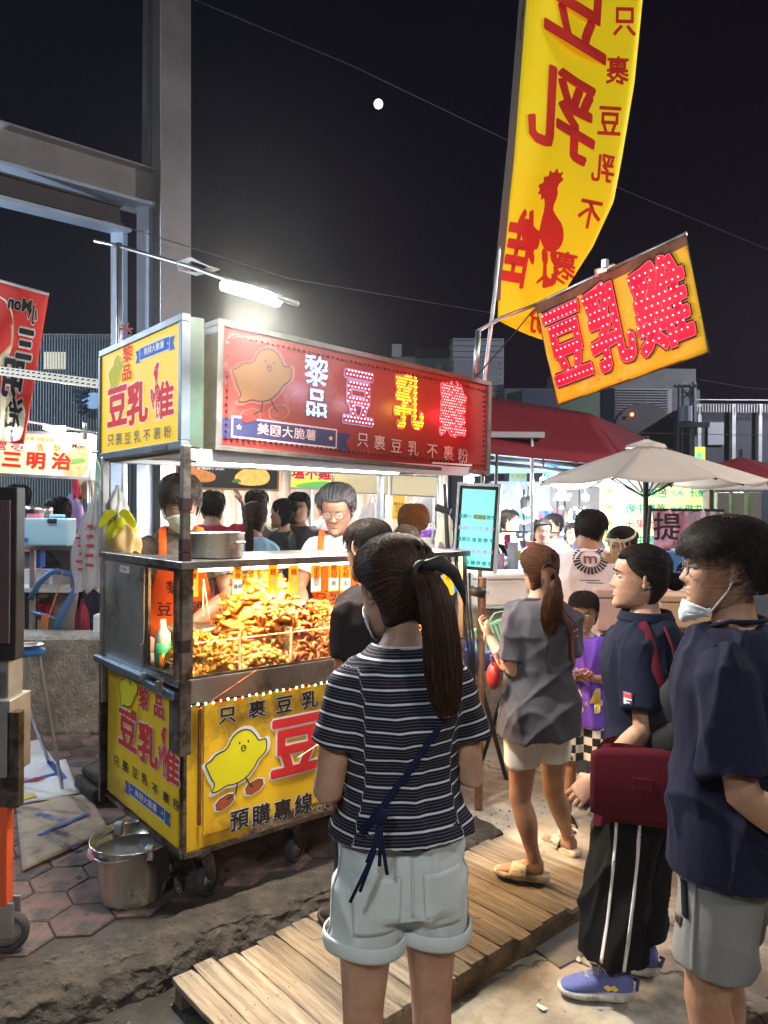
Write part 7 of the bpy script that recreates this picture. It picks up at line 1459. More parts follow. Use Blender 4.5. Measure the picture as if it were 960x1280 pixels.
for i in (-1, 1):      # rolled cuffs, pockets, seam
    hp, kn = getattr(A, 'hp%d' % i), getattr(A, 'kn%d' % i); u = (hp.z-.622)/(hp.z-kn.z); c = hp*(1-u)+kn*u; rr = (.086-.022*u+.025*1.1)*A.k*.985; b = MB()
    b.grid(lambda s, t: (c.x+(rr+.003*math.sin(t*PI)+.003*math.sin(s*17))*math.cos(2*PI*s), c.y+(rr+.003*math.sin(t*PI)+.003*math.sin(s*17))*math.sin(2*PI*s), .608+.034*t+.003*math.sin(s*13)), 48, 7, True); b.build('cuff', shm, A.shorts, smooth=True, thick=.004)
    patch(A.shorts, A.shorts, 'back_pocket', shm, lambda s, t, i=i: ((i*.078+(s-.5)*.105*(1-.08*t), -.5, .80-.135*t), (0, 1, 0)), 14, 12, .0018, .0015)
    b = MB(); 
    bv = patch(A.shorts, A.shorts, 'side_seam', shm, lambda s, t, i=i: ((i*.5, -.02+.008*s, .86-.28*t), (-i, 0, 0)), 3, 18, .002, .002)
patch(A.shorts, A.shorts, 'back_seam', shm, lambda s, t: ((-.003+.005*s, -.5, .86-.15*t), (0, 1, 0)), 3, 12, .0025, .001)
K1 = (-.0, -.130, .138)
ph = tied_hair(hair_b, knot=K1, n=3600, D=.013, seed=2, r=.0010, tail=dict(pts=[K1, (-.004, -.152, .125), (.0, -.165, .09), (.004, -.168, .04), (.008, -.160, -.02), (.010, -.150, -.08), (.012, -.142, -.13), (.012, -.138, -.165)], rad=[.020, .028, .034, .038, .041, .042, .036, .022], n=2600, flat=1.12, wave=.0015), edge=edge_fn(.185, .15, .035, 1, .115), loose=.003)
A.hair(ph, hair_b); A.mask(drop=.0); 
b = MB(); b.M = A.HM; b.tube([(-.006, -.150, .150), (.03, -.165, .152), (.065, -.165, .125), (.085, -.158, .085), (.092, -.150, .050)], [.010, .018, .017, .011, .002], 10, ell=.4); b.tube([(-.004+.024*math.cos(a), -.146, .132+.024*math.sin(a)) for a in [2*PI*k/14 for k in range(14)]], .008, 8, closed=True); b.build('hair_scarf', mat('black_satin', (.012, .012, .014), .6), A.o, smooth=True)
# thin bag strap across the back with a knotted cord end
stp = clothm('navy_cord', (.01, .014, .045), .2); sb = thing('crossbody_cord', 'navy knotted cord of a crossbody bag across the striped back', 'strap', A.o.location, rz)
def strap(target, par, name, m_, pts, w, off=.005, d=(0, 1, 0), o0=-.6):
    n_ = 26
    def fn(s, t):
        k = t*(len(pts)-1); j = min(int(k), len(pts)-2); f = k-j; x = pts[j][0]*(1-f)+pts[j+1][0]*f; z = pts[j][1]*(1-f)+pts[j+1][1]*f; q = Vector((pts[min(j+1, len(pts)-1)][0]-pts[j][0], pts[j+1][1]-pts[j][1])).normalized(); x += -q.y*(s-.5)*w; z += q.x*(s-.5)*w
        if d[1]: return (x, o0*d[1], z), d
        return (o0*d[0], x, z), d
    return patch(target, par, name, m_, fn, 4, n_, off, .004)
strap(A.shirt, sb, 'cord', stp, [(.055, 1.13), (-.02, 1.02), (-.075, .945), (-.115, .90)], .013)
b = MB(); b.sphere((-.085, -.150, .955), .018, 10, 8)
for dx, L in ((0, .10), (.012, .12), (-.03, .15), (-.045, .17), (-.02, .09)): b.tube([(-.085, -.152, .95), (-.085+dx*.5, -.158, .95-L*.5), (-.085+dx*1.4, -.152, .95-L)], .004, 6)
b.build('knot', stp, sb, smooth=True)
# ------------------------------------------------------------------ man in black t-shirt at the cart
Y2 = 2.72; x2 = (466-480)*Y2/F; rz = D2(42)
B = Person('man with short black hair in a black t-shirt right in front of the food case', (x2, Y2, .104), rz, 1.50, head=(D2(5), .25, .05), build=.95, vox=.008, skin=skin_b, hs=1.07)
B.arm(-1, (.02, .03, -.27), (.02, .10, -.47), palm=(.6, 0, .4), curl=.9, pinch=1); B.arm(1, (.05, .03, -.27), (.0, .25, -.22), palm=(0, 0, -1), curl=.8); B.leg(-1, (-.09, .0, .42), (-.09, 0, .085)); B.leg(1, (.09, .0, .42), (.10, 0, .085)); B.finish_body()
B.top(clothm('black_tee', (.018, .014, .014), .2), hem=.48, sleeve=.40, loose=.012, fold=.007, seed=12); B.bottom(clothm('dark_trousers', (.02, .02, .025)), hem=.10, loose=.02, name='trousers'); B.hair(short_hair(hair_k, 3000, .009, .03, edge_fn(.180, .145, .045, 1, .11), .0009, messy=.1, seed=4), hair_k); B.brows(hair_k); B.eyes(.2)
b = MB(); b.M = B.HM; b.tube([(-.07, .065, .115), (-.08, .01, .118), (-.083, -.02, .108)], .0016, 6); b.build('glasses_arm', gold_f, B.o)
for i in (-1, 1): B.shoe(i, 0, mat('black_shoe', (.02, .02, .02), .5), rubber)
sk = thing('skewer', 'bamboo skewer held in the hand near the big red character', 'skewer', B.o.location, rz); w_ = B.hm_1 if 0 else getattr(B, 'hm-1'); p = w_ @ Vector((-.03, .04, -.09)); b = MB(); b.tube([p, p+Vector((-.10, .03, -.05))], .0018, 5); b.build('stick', mat('bamboo', (.7, .6, .4), .6), sk)
# ------------------------------------------------------------------ woman in grey t-shirt on the pallet
Y3 = 3.06; x3 = (674-480)*Y3/F; rz = D2(26)
C3 = Person('woman in an oversized grey t-shirt and white shorts standing on the pallet in slides', (x3, Y3, .104), rz, 1.40, female=True, head=(D2(-12), .12, .06), build=.98, vox=.0075, hs=.95, skin=skin_a)
C3.arm(-1, (-.03, -.0, -.235), (.0, .19, -.14), palm=(.5, .2, .5), curl=.8); C3.arm(1, (.045, .0, -.235), (-.05, .17, -.17), palm=(-.5, 0, .5), curl=.8)
def lw(P, x, y, z): a, b_ = LD(P.o.rotation_euler.z, x-P.o.location.x, y-P.o.location.y); return Vector((a, b_, z-P.o.location.z))
ka = W(650, 1000, 3.06); an = W(668, 1078, 3.05); kb_ = W(692, 990, 3.2); an2 = W(710, 1056, 3.38)
C3.leg(-1, lw(C3, *ka), lw(C3, an.x, an.y, .20), foot=D2(45)); C3.leg(1, lw(C3, *kb_), lw(C3, an2.x, an2.y, .155), foot=D2(10)); C3.finish_body()
gt = clothm('charcoal_grey_tee', (.085, .08, .095), .15); C3.top(gt, hem=.432, sleeve=.44, loose=.022, fold=.0095, seed=21, flare=.06, sl_r=.074, name='shirt', bust=True); C3.bottom(clothm('white_frayed_shorts', (.74, .74, .72), .08), hem=.49, loose=.02, fold=.006, seed=23, top=.58)
mm = mat('marbled_cream_foam', (.62, .56, .44), .6, dirt=(.08, .08, .09), dirt_amt=.55, dscale=22, stretch=(1, .5, 2)); C3.slide(-1, D2(45), mm); C3.slide(1, D2(10), mm)
K3 = (.0, -.112, .115); C3.hair(tied_hair(hair_b, knot=K3, n=2200, D=.014, seed=31, r=.0011, loose=.010, tail=dict(pts=[K3, (-.0, -.14, .10), (.0, -.15, .05), (.0, -.155, -.02), (-.005, -.155, -.09), (0, -.15, -.15), (0, -.145, -.20)], rad=[.030, .040, .048, .054, .056, .05, .03], n=2200, wave=.014)), hair_r); C3.brows(hair_b)
b = MB(); b.M = C3.HM; b.tube([(.0+.03*math.cos(a), -.122, .112+.03*math.sin(a)) for a in [2*PI*k/14 for k in range(14)]], .009, 8, closed=True); b.build('hair_tie', hair_k, C3.o, smooth=True)
rs = thing('brown_strap_bag', 'brown leather crossbody strap on the back of the grey t-shirt', 'strap', C3.o.location, rz); strap(C3.shirt, rs, 'strap', mat('brown_leather', (.16, .05, .035), .5), [(.02, 1.125), (.07, 1.06), (.10, .98), (.115, .90)], .028)
b = MB(); b.tube([(.075, -.125, 1.04), (.10, -.125, 1.05), (.105, -.125, 1.025), (.08, -.125, 1.015)], .003, 6, closed=True); b.build('buckle', steel, rs)
rb = thing('red_pouch', 'small red bag held at the waist by the woman in grey', 'bag', W(617, 845, 3.0)); b = MB(); b.sphere((0, 0, 0), (.028, .045, .055), 16, 12); b.build('pouch', mat('red_nylon', (.38, .025, .02), .4, bump=.004, bscale=18), rb, smooth=True); b = MB(); b.tube([(-.01, -.04, .05), (-.02, -.05, .09), (.01, -.03, .1), (.02, -.02, .05)], .004, 6); b.build('handle', redm, rb)
b = MB(); w_ = getattr(C3, 'wr-1'); b.tube([w_+Vector((.031*math.cos(a), .012*math.sin(a), .030*math.sin(a)+0)) for a in [2*PI*k/14 for k in range(14)]], .0035, 6, closed=True); b.build('bracelet', steel, C3.o)
b = MB(); b.tube([lw(C3, an2.x, an2.y, .175)+Vector((.043*math.cos(a), .043*math.sin(a), 0)) for a in [2*PI*k/14 for k in range(14)]], .003, 6, closed=True); b.build('anklet', white_pl, C3.o)
# ------------------------------------------------------------------ boy
Y4 = 3.66; x4 = (731-480)*Y4/F; rz = D2(168)
Dn = Person('boy in a purple yellow-numbered jersey and black and white checkered shorts, looking down', (x4, Y4, .075), rz, 1.15, cat='boy', head=(D2(-8), .20, 0), build=.90, vox=.0075, skin=skin_b, hs=1.20, shoulders=.95)
Dn.arm(-1, (-.045, -.0, -.19), (.075, .15, -.15), palm=(.4, -.5, .7), curl=.8); Dn.arm(1, (.045, -.0, -.19), (-.06, .155, -.15), palm=(-.4, -.5, .7), curl=.8); Dn.leg(-1, (-.065, .01, .30), (-.07, 0, .075), foot=0); Dn.leg(1, (.065, .01, .30), (.075, .0, .075), foot=.2); Dn.finish_body()
pj = clothm('purple_jersey', (.16, .07, .50), .1); Dn.top(pj, hem=.44, sleeve=.03, loose=.018, fold=.006, seed=33, sl_r=.05, sleeves=(), neck=.82)
chk = bpy.data.materials.new('checkered_cloth'); chk.use_nodes = True; n = chk.node_tree.nodes; t_ = n.new('ShaderNodeTexCoord'); c_ = n.new('ShaderNodeTexChecker'); c_.inputs['Scale'].default_value = 26; c_.inputs['Color1'].default_value = (.75, .74, .7, 1); c_.inputs['Color2'].default_value = (.015, .015, .016, 1); chk.node_tree.links.new(t_.outputs['Object'], c_.inputs['Vector']); chk.node_tree.links.new(c_.outputs[0], n['Principled BSDF'].inputs['Base Color'])
Dn.bottom(chk, hem=.34, loose=.045, fold=.004, seed=34, top=.54); Dn.hair(short_hair(hair_k, 2200, .013, .045, edge_fn(.180, .155, .05, 1, .13), .0011, fringe=.004, messy=.08, seed=7), hair_k); Dn.brows(hair_k); Dn.eyes(.25, (0, -.003))
for ch, dx in (('2', -.045), ('4', .045)):
    me = text_mesh(ch, .15, .07); bv = BVHTree.FromPolygons([v.co[:] for v in Dn.shirt.data.vertices], [tuple(p.vertices) for p in Dn.shirt.data.polygons])
    for nm, mm_, off, sz in (('number_edge', white_p, .002, .08), ('number', mat('yellow_number', (.85, .62, .03), .6), .004, .035)):
        me = text_mesh(ch, .15, sz); a = verts(me); out = []
        for v in a:
            x = -v[0]-dx; z = .64+v[1]; loc, nr, _, _ = bv.ray_cast(Vector((x, 1, z)), Vector((0, -1, 0)), 3); out.append(tuple((loc if loc else Vector((x, .1, z)))+Vector((0, off+v[2], 0))))
        set_verts(me, np.array(out)); obj(nm, me, Dn.o, mm_)
def neckring(P, z, r, m_, name='collar', t=.007, ry=.9):
    b = MB(); st = P.torso(.012, z, z+.001)[0]; c, rx, ry_, X, Y = st; b.tube([c+X*((rx)*math.cos(a))+Y*((ry_)*math.sin(a))+Vector((0, 0, -.025*max(0, math.sin(a)))) for a in [2*PI*k/28 for k in range(28)]], t, 8, closed=True); return b.build(name, m_, P.o, smooth=True)
neckring(Dn, .822, .06, mat('cream_trim', (.75, .70, .6), .8)); neckring(A, .838, .06, strm, t=.004); neckring(C3, .836, .06, gt, t=.005)
snd = mat('black_sandal', (.02, .02, .02), .6)
for i in (-1, 1): Dn.slide(i, .0 if i < 0 else .2, snd)
sn = thing('snack_packet', 'small snack in the hands of the boy in purple', 'snack', (getattr(Dn, 'o').matrix_world if False else W(716, 838, Y4-.20))); b = MB(); b.sphere((0, 0, 0), (.025, .012, .02), 10, 8); b.build('wrapper', mat('lilac_wrapper', (.6, .4, .75), .4), sn, smooth=True)
# ------------------------------------------------------------------ woman in navy polo
Y5 = 2.53; x5 = (803-480)*Y5/F; rz = D2(66)
E5 = Person('woman in a navy polo and black track pants in profile, dark hair pinned up', (x5, Y5, .018), rz, 1.505, female=True, head=(D2(14), -.02, 0), build=1.08, vox=.0072, skin=skin_a, hips=1.03, hs=1.05)
E5.arm(-1, (-.07, -.02, -.275), (-.03, .14, -.47), palm=(.8, -.3, -.2), curl=.75); E5.arm(1, (.06, .0, -.27), (.03, .03, -.50), palm=(-.8, 0, .2), curl=.7); E5.leg(-1, (-.095, .05, .42), (-.11, .08, .09)); E5.leg(1, (.085, -.0, .42), (.075, .015, .09)); E5.finish_body((96, 90))
npm = clothm('navy_polo', (.010, .013, .028), .2); E5.top(npm, hem=.47, sleeve=.42, loose=.016, fold=.007, seed=41, sl_r=.074, bust=True); blk_t = clothm('black_track_fabric', (.010, .010, .011), .2); E5.bottom(blk_t, hem=.135, loose=.050, name='track_pants', fold=.012, seed=43, top=.60, flare=1.3)
for q, xx in enumerate((-.02, .05)):
    strap(E5.track_pants, E5.track_pants, 'side_stripe', white_p, [(xx, .74), (xx+.012, .5), (xx+.03, .3), (xx+.05, .145)], .009, .002, d=(1, 0, 0), o0=-.6)
E5.hair(tied_hair(hair_k, knot=(0, -.118, .105), n=3000, D=.012, seed=44, r=.0010, bun=.032, edge=edge_fn(.182, .145, .03, 1, .11)), hair_k); E5.brows(hair_k); E5.eyes(.7)
b = MB(); b.M = E5.HM; b.sphere((-.081, -.004, .083), .004, 8, 6); b.build('earring', steel, E5.o); b = MB(); b.M = E5.HM
for k in range(10): a = k*.5; b.tube([(.035*math.cos(a), -.135, .13+.03*math.sin(a)), (.045*math.cos(a), -.15, .13+.042*math.sin(a))], .005, 6)
b.build('hair_claw', mat('tortoise_clip', (.03, .012, .008), .3), E5.o)
b = MB(); st = E5.torso(.02, .835, .836)[0]; c, rx, ry_, X, Y = st
b.grid(lambda s, t: c+X*((rx+.004+.012*(1-t))*math.cos(-1.1+s*(2*PI-.9)-1))+Y*((ry_+.004+.012*(1-t))*math.sin(-1.1+s*(2*PI-.9)-1))*1.0+Vector((0, 0, -.02+.036*t)) if False else c+X*((rx+.002+.014*(1-t))*math.cos(PI/2+.25+s*(2*PI-.5)))+Y*((ry_+.002+.014*(1-t))*math.sin(PI/2+.25+s*(2*PI-.5)))+Vector((0, 0, -.012+.030*t)), 36, 5); b.build('collar', npm, E5.o, smooth=True, thick=.004)
# sleeve badge
bvp = lambda P, nm, m_, y0, y1, z0, z1, off=.003: patch(P.shirt, P.shirt, nm, m_, lambda s, t: ((-.6, y0+(y1-y0)*s, z1+(z0-z1)*t), (1, 0, 0)), 6, 6, off, .001)
bvp(E5, 'sleeve_badge', mat('navy_badge', (.03, .04, .12)), .035, .002, 1.005, 1.045, .003); bvp(E5, 'badge_red', red_p, .030, .006, 1.028, 1.042, .005); bvp(E5, 'badge_letter', white_p, .031, .006, 1.022, 1.027, .006); bvp(E5, 'badge_letter', white_p, .031, .024, 1.008, 1.022, .006); bvp(E5, 'badge_letter', white_p, .024, .012, 1.013, 1.017, .006)
bvb = patch(E5.shirt, E5.shirt, 'back_print', mat('grey_print', (.3, .32, .34)), lambda s, t: ((.03-.10*s, -.6, 1.09-.05*t), (0, 1, 0)), 8, 4, .003, .001)
shb = mat('violet_blue_knit', (.10, .125, .36), .8, var=.15, vscale=60, bump=.0012, bscale=160); shn = mat('navy_knit', (.02, .025, .08), .8); wsole = mat('worn_white_sole', (.55, .54, .52), .7, dirt=(.25, .22, .2), dirt_amt=.4, dscale=15)
for i, f in ((-1, D2(16)), (1, D2(2))):
    so, M = E5.shoe(i, f, shb, wsole, z=0, lace=mat('speckled_lace', (.35, .36, .3), .8, var=.8, vscale=90)); b = MB(); b.M = M; b.tube([(-.03, -.078, .05), (0, -.088, .065), (.03, -.078, .05)], .006, 6); b.build('heel_tab', shn, so); b = MB(); b.M = M
    for q in (0, .02): b.add([(-.0405, -.02+q, .052), (-.0405, -.005+q, .066), (-.0405, .01+q, .058), (-.0405, -.006+q, .044)], [(0, 1, 2, 3)])
    b.build('side_logo', gold_p, so)
# phone case and keys
pcz = thing('phone', 'dark patterned phone case in the hand of the woman in polo', 'phone', E5.o.location, rz); Hm = getattr(E5, 'hm-1'); b = MB(); b.M = Hm; b.box((-.030, -.05, -.12), (-.022, .03, .02)); b.build('phone_case', mat('patterned_case', (.25, .2, .22), .4, dirt=(.02, .015, .02), dirt_amt=.7, dscale=40), pcz, bevel=.004)
b = MB(); b.M = Hm
for k in range(5): b.tube([(-.035, -.02+.008*k, -.06), (-.04, -.025+.008*k, -.10-.006*k)], .0035, 6)
b.build('key_charm', steel, pcz)
# maroon shoulder bag on her hip
mb_ = thing('maroon_bag', 'maroon cloth messenger bag hanging at the hip of the woman in polo', 'shoulder bag', E5.o.location, rz); mrn = clothm('maroon_canvas_bag', (.07, .007, .014), .18)
b = MB()
def bagf(s, t):
    a = 2*PI*s; p = .35; cs, sn = math.cos(a), math.sin(a); rx = .055*(1+.15*math.sin(t*PI)); ry = .155*(.94+.06*t); return (-.205+rx*math.copysign(abs(cs)**.7, cs)*(.8+.2*math.sin(t*PI))+.008*math.sin(sn*5+t*6)+.005*math.sin(sn*11-t*9), -.03+ry*math.copysign(abs(sn)**.5, sn), .885-.035*abs(math.sin(a))**3*(1-t)-.25*t+.016*math.sin(a*2+.6)*t-.012*math.sin(a)**2*t-.03*(sn*.5+.5)*(1-t)*0)
b.grid(bagf, 44, 18, True); b.add([bagf(k/44, 1) for k in range(44)], [tuple(range(44))]); b.build('bag_body', mrn, mb_, smooth=True); b = MB(); b.grid(lambda s, t: (-.272-.010*math.sin(t*PI), -.175+.30*s, .888-.035*abs(2*s-1)**3*(1-t)-.225*t+.006*math.sin(s*7)), 20, 10); b.build('bag_flap', mrn, mb_, smooth=True, thick=.005); b = MB(); b.box((-.288, -.06, .76), (-.282, .0, .80)); b.build('bag_label', mrn, mb_, bevel=.003)
b = MB(); b.tube([(-.21, -.10, .86), (-.215, -.085, 1.0), (-.205, -.06, 1.12), (-.165, -.035, 1.205), (-.11, -.012, 1.245), (-.07, .03, 1.235), (-.05, .08, 1.18)], .017, 8, ell=.3, side=(0, 1, 0)); b.build('bag_strap', mrn, mb_, smooth=True)
# black backpack / sling behind her
bpk = thing('black_backpack', 'small slouchy black nylon backpack hanging behind the woman in polo', 'backpack', E5.o.location, rz); ny = mat('black_nylon', (.016, .015, .018), .6, spec=.2, var=.3, vscale=6, bump=.006, bscale=10); b = MB(); b.sphere((-.175, -.12, .945), (.075, .105, .165), 24, 18); b.build('pack_body', ny, bpk, smooth=True); b = MB(); b.sphere((-.225, -.13, .90), (.045, .08, .085), 18, 12); b.build('front_pocket', ny, bpk, smooth=True); b = MB(); b.tube([(-.16, -.12, 1.08), (-.15, -.11, 1.17), (-.11, -.08, 1.235)], .012, 8, ell=.4); b.build('pack_strap', mrn, bpk, smooth=True)
# ------------------------------------------------------------------ man at right in navy t-shirt
Y6 = 1.84; x6 = (912-480)*Y6/F; rz = D2(58)
G6 = Person('man with glasses in a dark navy t-shirt and grey shorts, mask pulled under his chin', (x6, Y6, .018), rz, 1.60, head=(D2(16), .02, 0), build=1.02, vox=.0070, skin=skin_b, hs=1.04, shoulders=1.0)
G6.arm(-1, (-.075, -.05, -.285), (.03, -.24, -.43), palm=(0, .5, -.5), curl=.6); G6.arm(1, (.07, -.06, -.28), (-.02, -.22, -.42), palm=(0, .5, -.5), curl=.6); G6.leg(-1, (-.10, .03, .45), (-.105, .0, .09)); G6.leg(1, (.095, .03, .45), (.10, .02, .09)); G6.finish_body((96, 90))
nt = clothm('dark_navy_tee', (.012, .013, .030), .15); G6.top(nt, hem=.468, sleeve=.47, loose=.018, fold=.009, seed=52, sl_r=.076, flare=.11); neckring(G6, .842, .06, nt, t=.006); gsh = clothm('grey_sweat_shorts', (.20, .20, .195), .08); G6.bottom(gsh, hem=.53, loose=.026, fold=.005, seed=54, top=.50, flare=1.2)
G6.hair(short_hair(hair_k, 5200, .021, .055, edge_fn(.174, .162, .082, 1, .152), .0010, fringe=.022, messy=.3, seed=9), hair_k); G6.brows(hair_k); G6.eyes(.9); G6.glasses(mat('dark_brown_frame', (.06, .03, .02), .3)); G6.mask(z0=-.012, z1=.052, off=.012, drop=.012)
for i in (-1, 1): G6.shoe(i, 0, mat('black_shoe', (.02, .02, .02), .5), rubber)
strap(G6.shorts, G6.shorts, 'side_seam', gsh, [(.045, .80), (.05, .6), (.05, .48)], .007, .002, d=(1, 0, 0), o0=-.6); strap(G6.shorts, G6.shorts, 'pocket_opening', blk_t, [(.075, .74), (.068, .66)], .016, .001, d=(1, 0, 0), o0=-.6)
for k, (y_, h__) in enumerate(((.098, .012), (.090, .019), (.082, .026))): patch(G6.shorts, G6.shorts, 'stripe_logo', black_p, lambda s, t, y_=y_, h__=h__: ((-.6, y_-.006*s+.006*t, .632+h__*(1-t)-.004*s), (1, 0, 0)), 3, 4, .003, .0008)
# person half hidden at the right edge
Hh = Person('person with auburn hair and black trousers half hidden at the right edge', (1.30, 2.30, .018), D2(60), 1.52, female=True, head=(D2(10), 0, 0), vox=.010, skin=skin_a); Hh.arm(-1, (-.05, -.03, -.27), (-.03, .1, -.45)); Hh.arm(1, (.05, -.03, -.27), (.03, .1, -.45)); Hh.leg(-1, (-.09, .0, .42), (-.09, 0, .085)); Hh.leg(1, (.09, .0, .42), (.10, 0, .085)); Hh.finish_body((40, 40)); Hh.top(blk_t, hem=.48, sleeve=.42, seed=60); Hh.bottom(blk_t, hem=.1, name='trousers', seed=61); Hh.hair(tied_hair(hair_r, knot=(0, -.11, .08), n=1500, seed=66, loose=.008, tail=dict(pts=[(0, -.11, .08), (0, -.12, .0), (0, -.11, -.1), (0, -.10, -.18)], rad=[.04, .06, .06, .03], n=700)), mat('dark_auburn', (.07, .012, .012), .4))
# ================================================================== vendors
def apron(P, m_, text=None, seed=0, z_top=1.26, z_bot=.72, w=.15, front=1):
    z1 = z_top*P.h/1.68; z0 = z_bot*P.h/1.68
    def fn(s, t):
        k = .62+.38*min(1, t*2.6); p = P.bend(Vector(((s-.5)*2*w*k, 0, z1+(z0-z1)*t))); d = Vector((0, -1, 0)); return (p.x, p.y+.6, p.z+P.lean*.25), (0, -1, -P.lean*.4)
    o = patch(P.shirt, P.o, 'apron', m_, fn, 20, 26, .010, .003)
    for i in (-1, 1):
        a_ = P.bend(Vector((i*.085, .13, z1))); b_ = P.bend(Vector((i*.085, .04, .845*P.h))); c_ = P.bend(Vector((i*.07, -.07, .835*P.h))); b = MB(); b.tube([a_+Vector((0, .01, -.01)), (a_+b_)/2+Vector((0, .025, 0)), b_+Vector((0, .02, .004)), c_], .018, 8, ell=.25, side=(1, 0, 0)); b.build('apron_strap', m_, P.o, smooth=True)
    return o
def V_at(px, Y, top_px=None): return ((px-480)*Y/F, Y)
vx, vy = V_at(214, 3.62); rzv = D2(196)
V1 = Person('young vendor in a face mask and orange apron bending over the food behind the cart', (vx+.02, vy+.10, WALK), rzv, 1.70, cat='vendor', lean=.24, head=(D2(4), .20, .06), vox=.009, skin=skin_a, hs=1.08)
V1.arm(-1, (-.07, .05, -.26), (.16, .23, -.40), palm=(.3, -.2, -.9), curl=.7); V1.arm(1, (.08, .07, -.25), (.0, .24, -.42), palm=(-.3, -.2, -.9), curl=.7); V1.leg(-1, (-.1, .0, .46), (-.1, 0, .085)); V1.leg(1, (.1, .0, .46), (.1, 0, .085)); V1.finish_body((80, 72))
V1.top(mat('brown_check_shirt', (.15, .12, .10), .85, var=.5, vscale=45), hem=.46, sleeve=.30, loose=.014, seed=71, fold=.006); V1.bottom(clothm('dark_trousers', (1, 1, 1)), hem=.1, name='trousers'); ap = apron(V1, orange_cloth); V1.mask(m_=mat('greenish_mask', (.62, .72, .55), .75)); V1.hair(short_hair(hair_b, 3200, .013, .06, edge_fn(.170, .150, .05, 1, .115), .0014, fringe=.012, messy=.35, seed=15), mat('dark_brown_hair', (.035, .02, .014), .36)); V1.brows(hair_k); V1.eyes(.2)
def on_front(P, target, s, z, size, m_, x=0, name='apron_lettering', off=.004):
    bv = BVHTree.FromPolygons([v.co[:] for v in target.data.vertices], [tuple(p.vertices) for p in target.data.polygons]); me = text_mesh(s, size, .012); a = verts(me); out = []
    for v in a: q = Vector((x-v[0], 1.5, z+v[1])); loc, nr, _, _ = bv.ray_cast(q, Vector((0, -1, 0)), 4); out.append(tuple((loc if loc else Vector((q.x, .2, q.z)))+Vector((0, off+v[2], 0))))
    set_verts(me, np.array(out)); obj(name, me, P.o, m_)
on_front(V1, ap, '黎品', 1.13, .07, black_p); on_front(V1, ap, '豆乳雞', 1.02, .075, black_p)
vx, vy = V_at(425, 4.25)
V2 = Person('older vendor woman with round glasses, white t-shirt and orange apron behind the case', (vx-.0, vy, WALK), D2(176), 1.655, cat='vendor', female=True, lean=.12, head=(D2(-4), .30, 0), vox=.009, skin=skin_a, hs=1.12, build=1.02)
V2.arm(-1, (-.07, .05, -.25), (.02, .26, -.33), palm=(.3, -.2, -.9), curl=.7); V2.arm(1, (.08, .05, -.25), (.0, .26, -.35), palm=(-.3, -.2, -.9), curl=.7); V2.leg(-1, (-.1, .0, .46), (-.1, 0, .085)); V2.leg(1, (.1, .0, .46), (.1, 0, .085)); V2.finish_body((80, 72))
V2.top(clothm('white_tee', (.72, .70, .68), .04), hem=.48, sleeve=.34, loose=.012, seed=74); V2.bottom(clothm('dark_trousers', (1, 1, 1)), hem=.1, name='trousers'); ap = apron(V2, orange_cloth, z_top=1.24); on_front(V2, ap, '豆乳雞', 1.02, .085, black_p); V2.hair(tied_hair(hair_g, n=1800, D=.018, seed=77, r=.0014, edge=edge_fn(.180, .14, .04, 1, .10), loose=.006), hair_g); V2.eyes(.35); V2.glasses(mat('wine_frame', (.2, .05, .04), .4), r=.024)
# ================================================================== people in the background
def bgp(lab, px, top, Y, rz, topc, hairf=None, gz_=0.02, female=False, arms='down', bottom=(.03, .03, .04), skin=None, head=(0, 0, 0), lean=0, build=1.0, cat='person', h=None, group=None, hairm=None, sleeve=.40, vox=.014, apr=False, hs=1.05):
    zt_ = W(px, top, Y).z; h = h or (zt_-gz_)*(1+.02*lean); x = W(px, top, Y).x; rz = D2(rz); p = Person(lab, (x, Y, gz_), rz, h, cat=cat, female=female, head=head, lean=lean, build=build, vox=vox, skin=skin or skin_b, hs=hs); k = p.k
    A_ = {'down': ((-.05, -.02, -.27), (-.05, .05, -.50)), 'fwd': ((-.05, .02, -.26), (.0, .24, -.24)), 'up': ((-.12, .12, .02), (-.02, .20, .22)), 'low': ((-.04, .08, -.25), (.0, .25, -.38))}[arms]
    for i in (-1, 1): e, w = [Vector((q[0]*-i, q[1], q[2]))*k for q in A_]; p.arm(i, e, w, palm=(-i, 0, .2), curl=.6, fine=False)
    for i in (-1, 1): p.leg(i, (i*.09*k, .0, .27*h), (i*.095*k, 0, .05*h))
    p.finish_body((48, 44)); p.top(mat('top_%02d' % len(MATS), topc, .85, var=.12, vscale=6), hem=.48, sleeve=sleeve, loose=.014, seed=len(MATS), fold=.007); p.bottom(mat('bottom_%02d' % len(MATS), bottom, .85), hem=.06*h, name='trousers'); hm = hairm or hair_k
    me = hairf() if hairf else short_hair(hm, 700, .013, .05, r=.0018, seed=len(MATS)); p.hair(me, hm); p.brows(hm); p.eyes(.6); return p
def pony(n=700, seed=1, L=.20, hi=.13): return lambda: tied_hair(None, knot=(0, -.118, hi), n=n, D=.012, seed=seed, r=.0018, tail=dict(pts=[(0, -.118, hi), (0, -.14, hi-.03), (0, -.145, hi-L*.4), (0, -.135, hi-L*.8), (0, -.13, hi-L)], rad=[.02, .026, .032, .03, .012], n=500))
def bun(seed=1, hi=.17): return lambda: tied_hair(None, knot=(0, -.10, hi), n=700, D=.011, seed=seed, r=.0018, bun=.036)
r1 = bgp('man in a dark red t-shirt with white print, arms raised, at the back stall', 266, 612, 6.2, -10, (.28, .012, .03), arms='up', build=1.08)
on_b = lambda P, s, z, size, m_: None
bvq = patch(r1.shirt, r1.shirt, 'back_print', mat('white_back_print', (.6, .55, .55), .7, dirt=(.28, .012, .03), dirt_amt=.9, dscale=26), lambda s, t: ((-.09+.18*s, -.8, 1.30-.13*t), (0, 1, 0)), 8, 6, .004, .001)
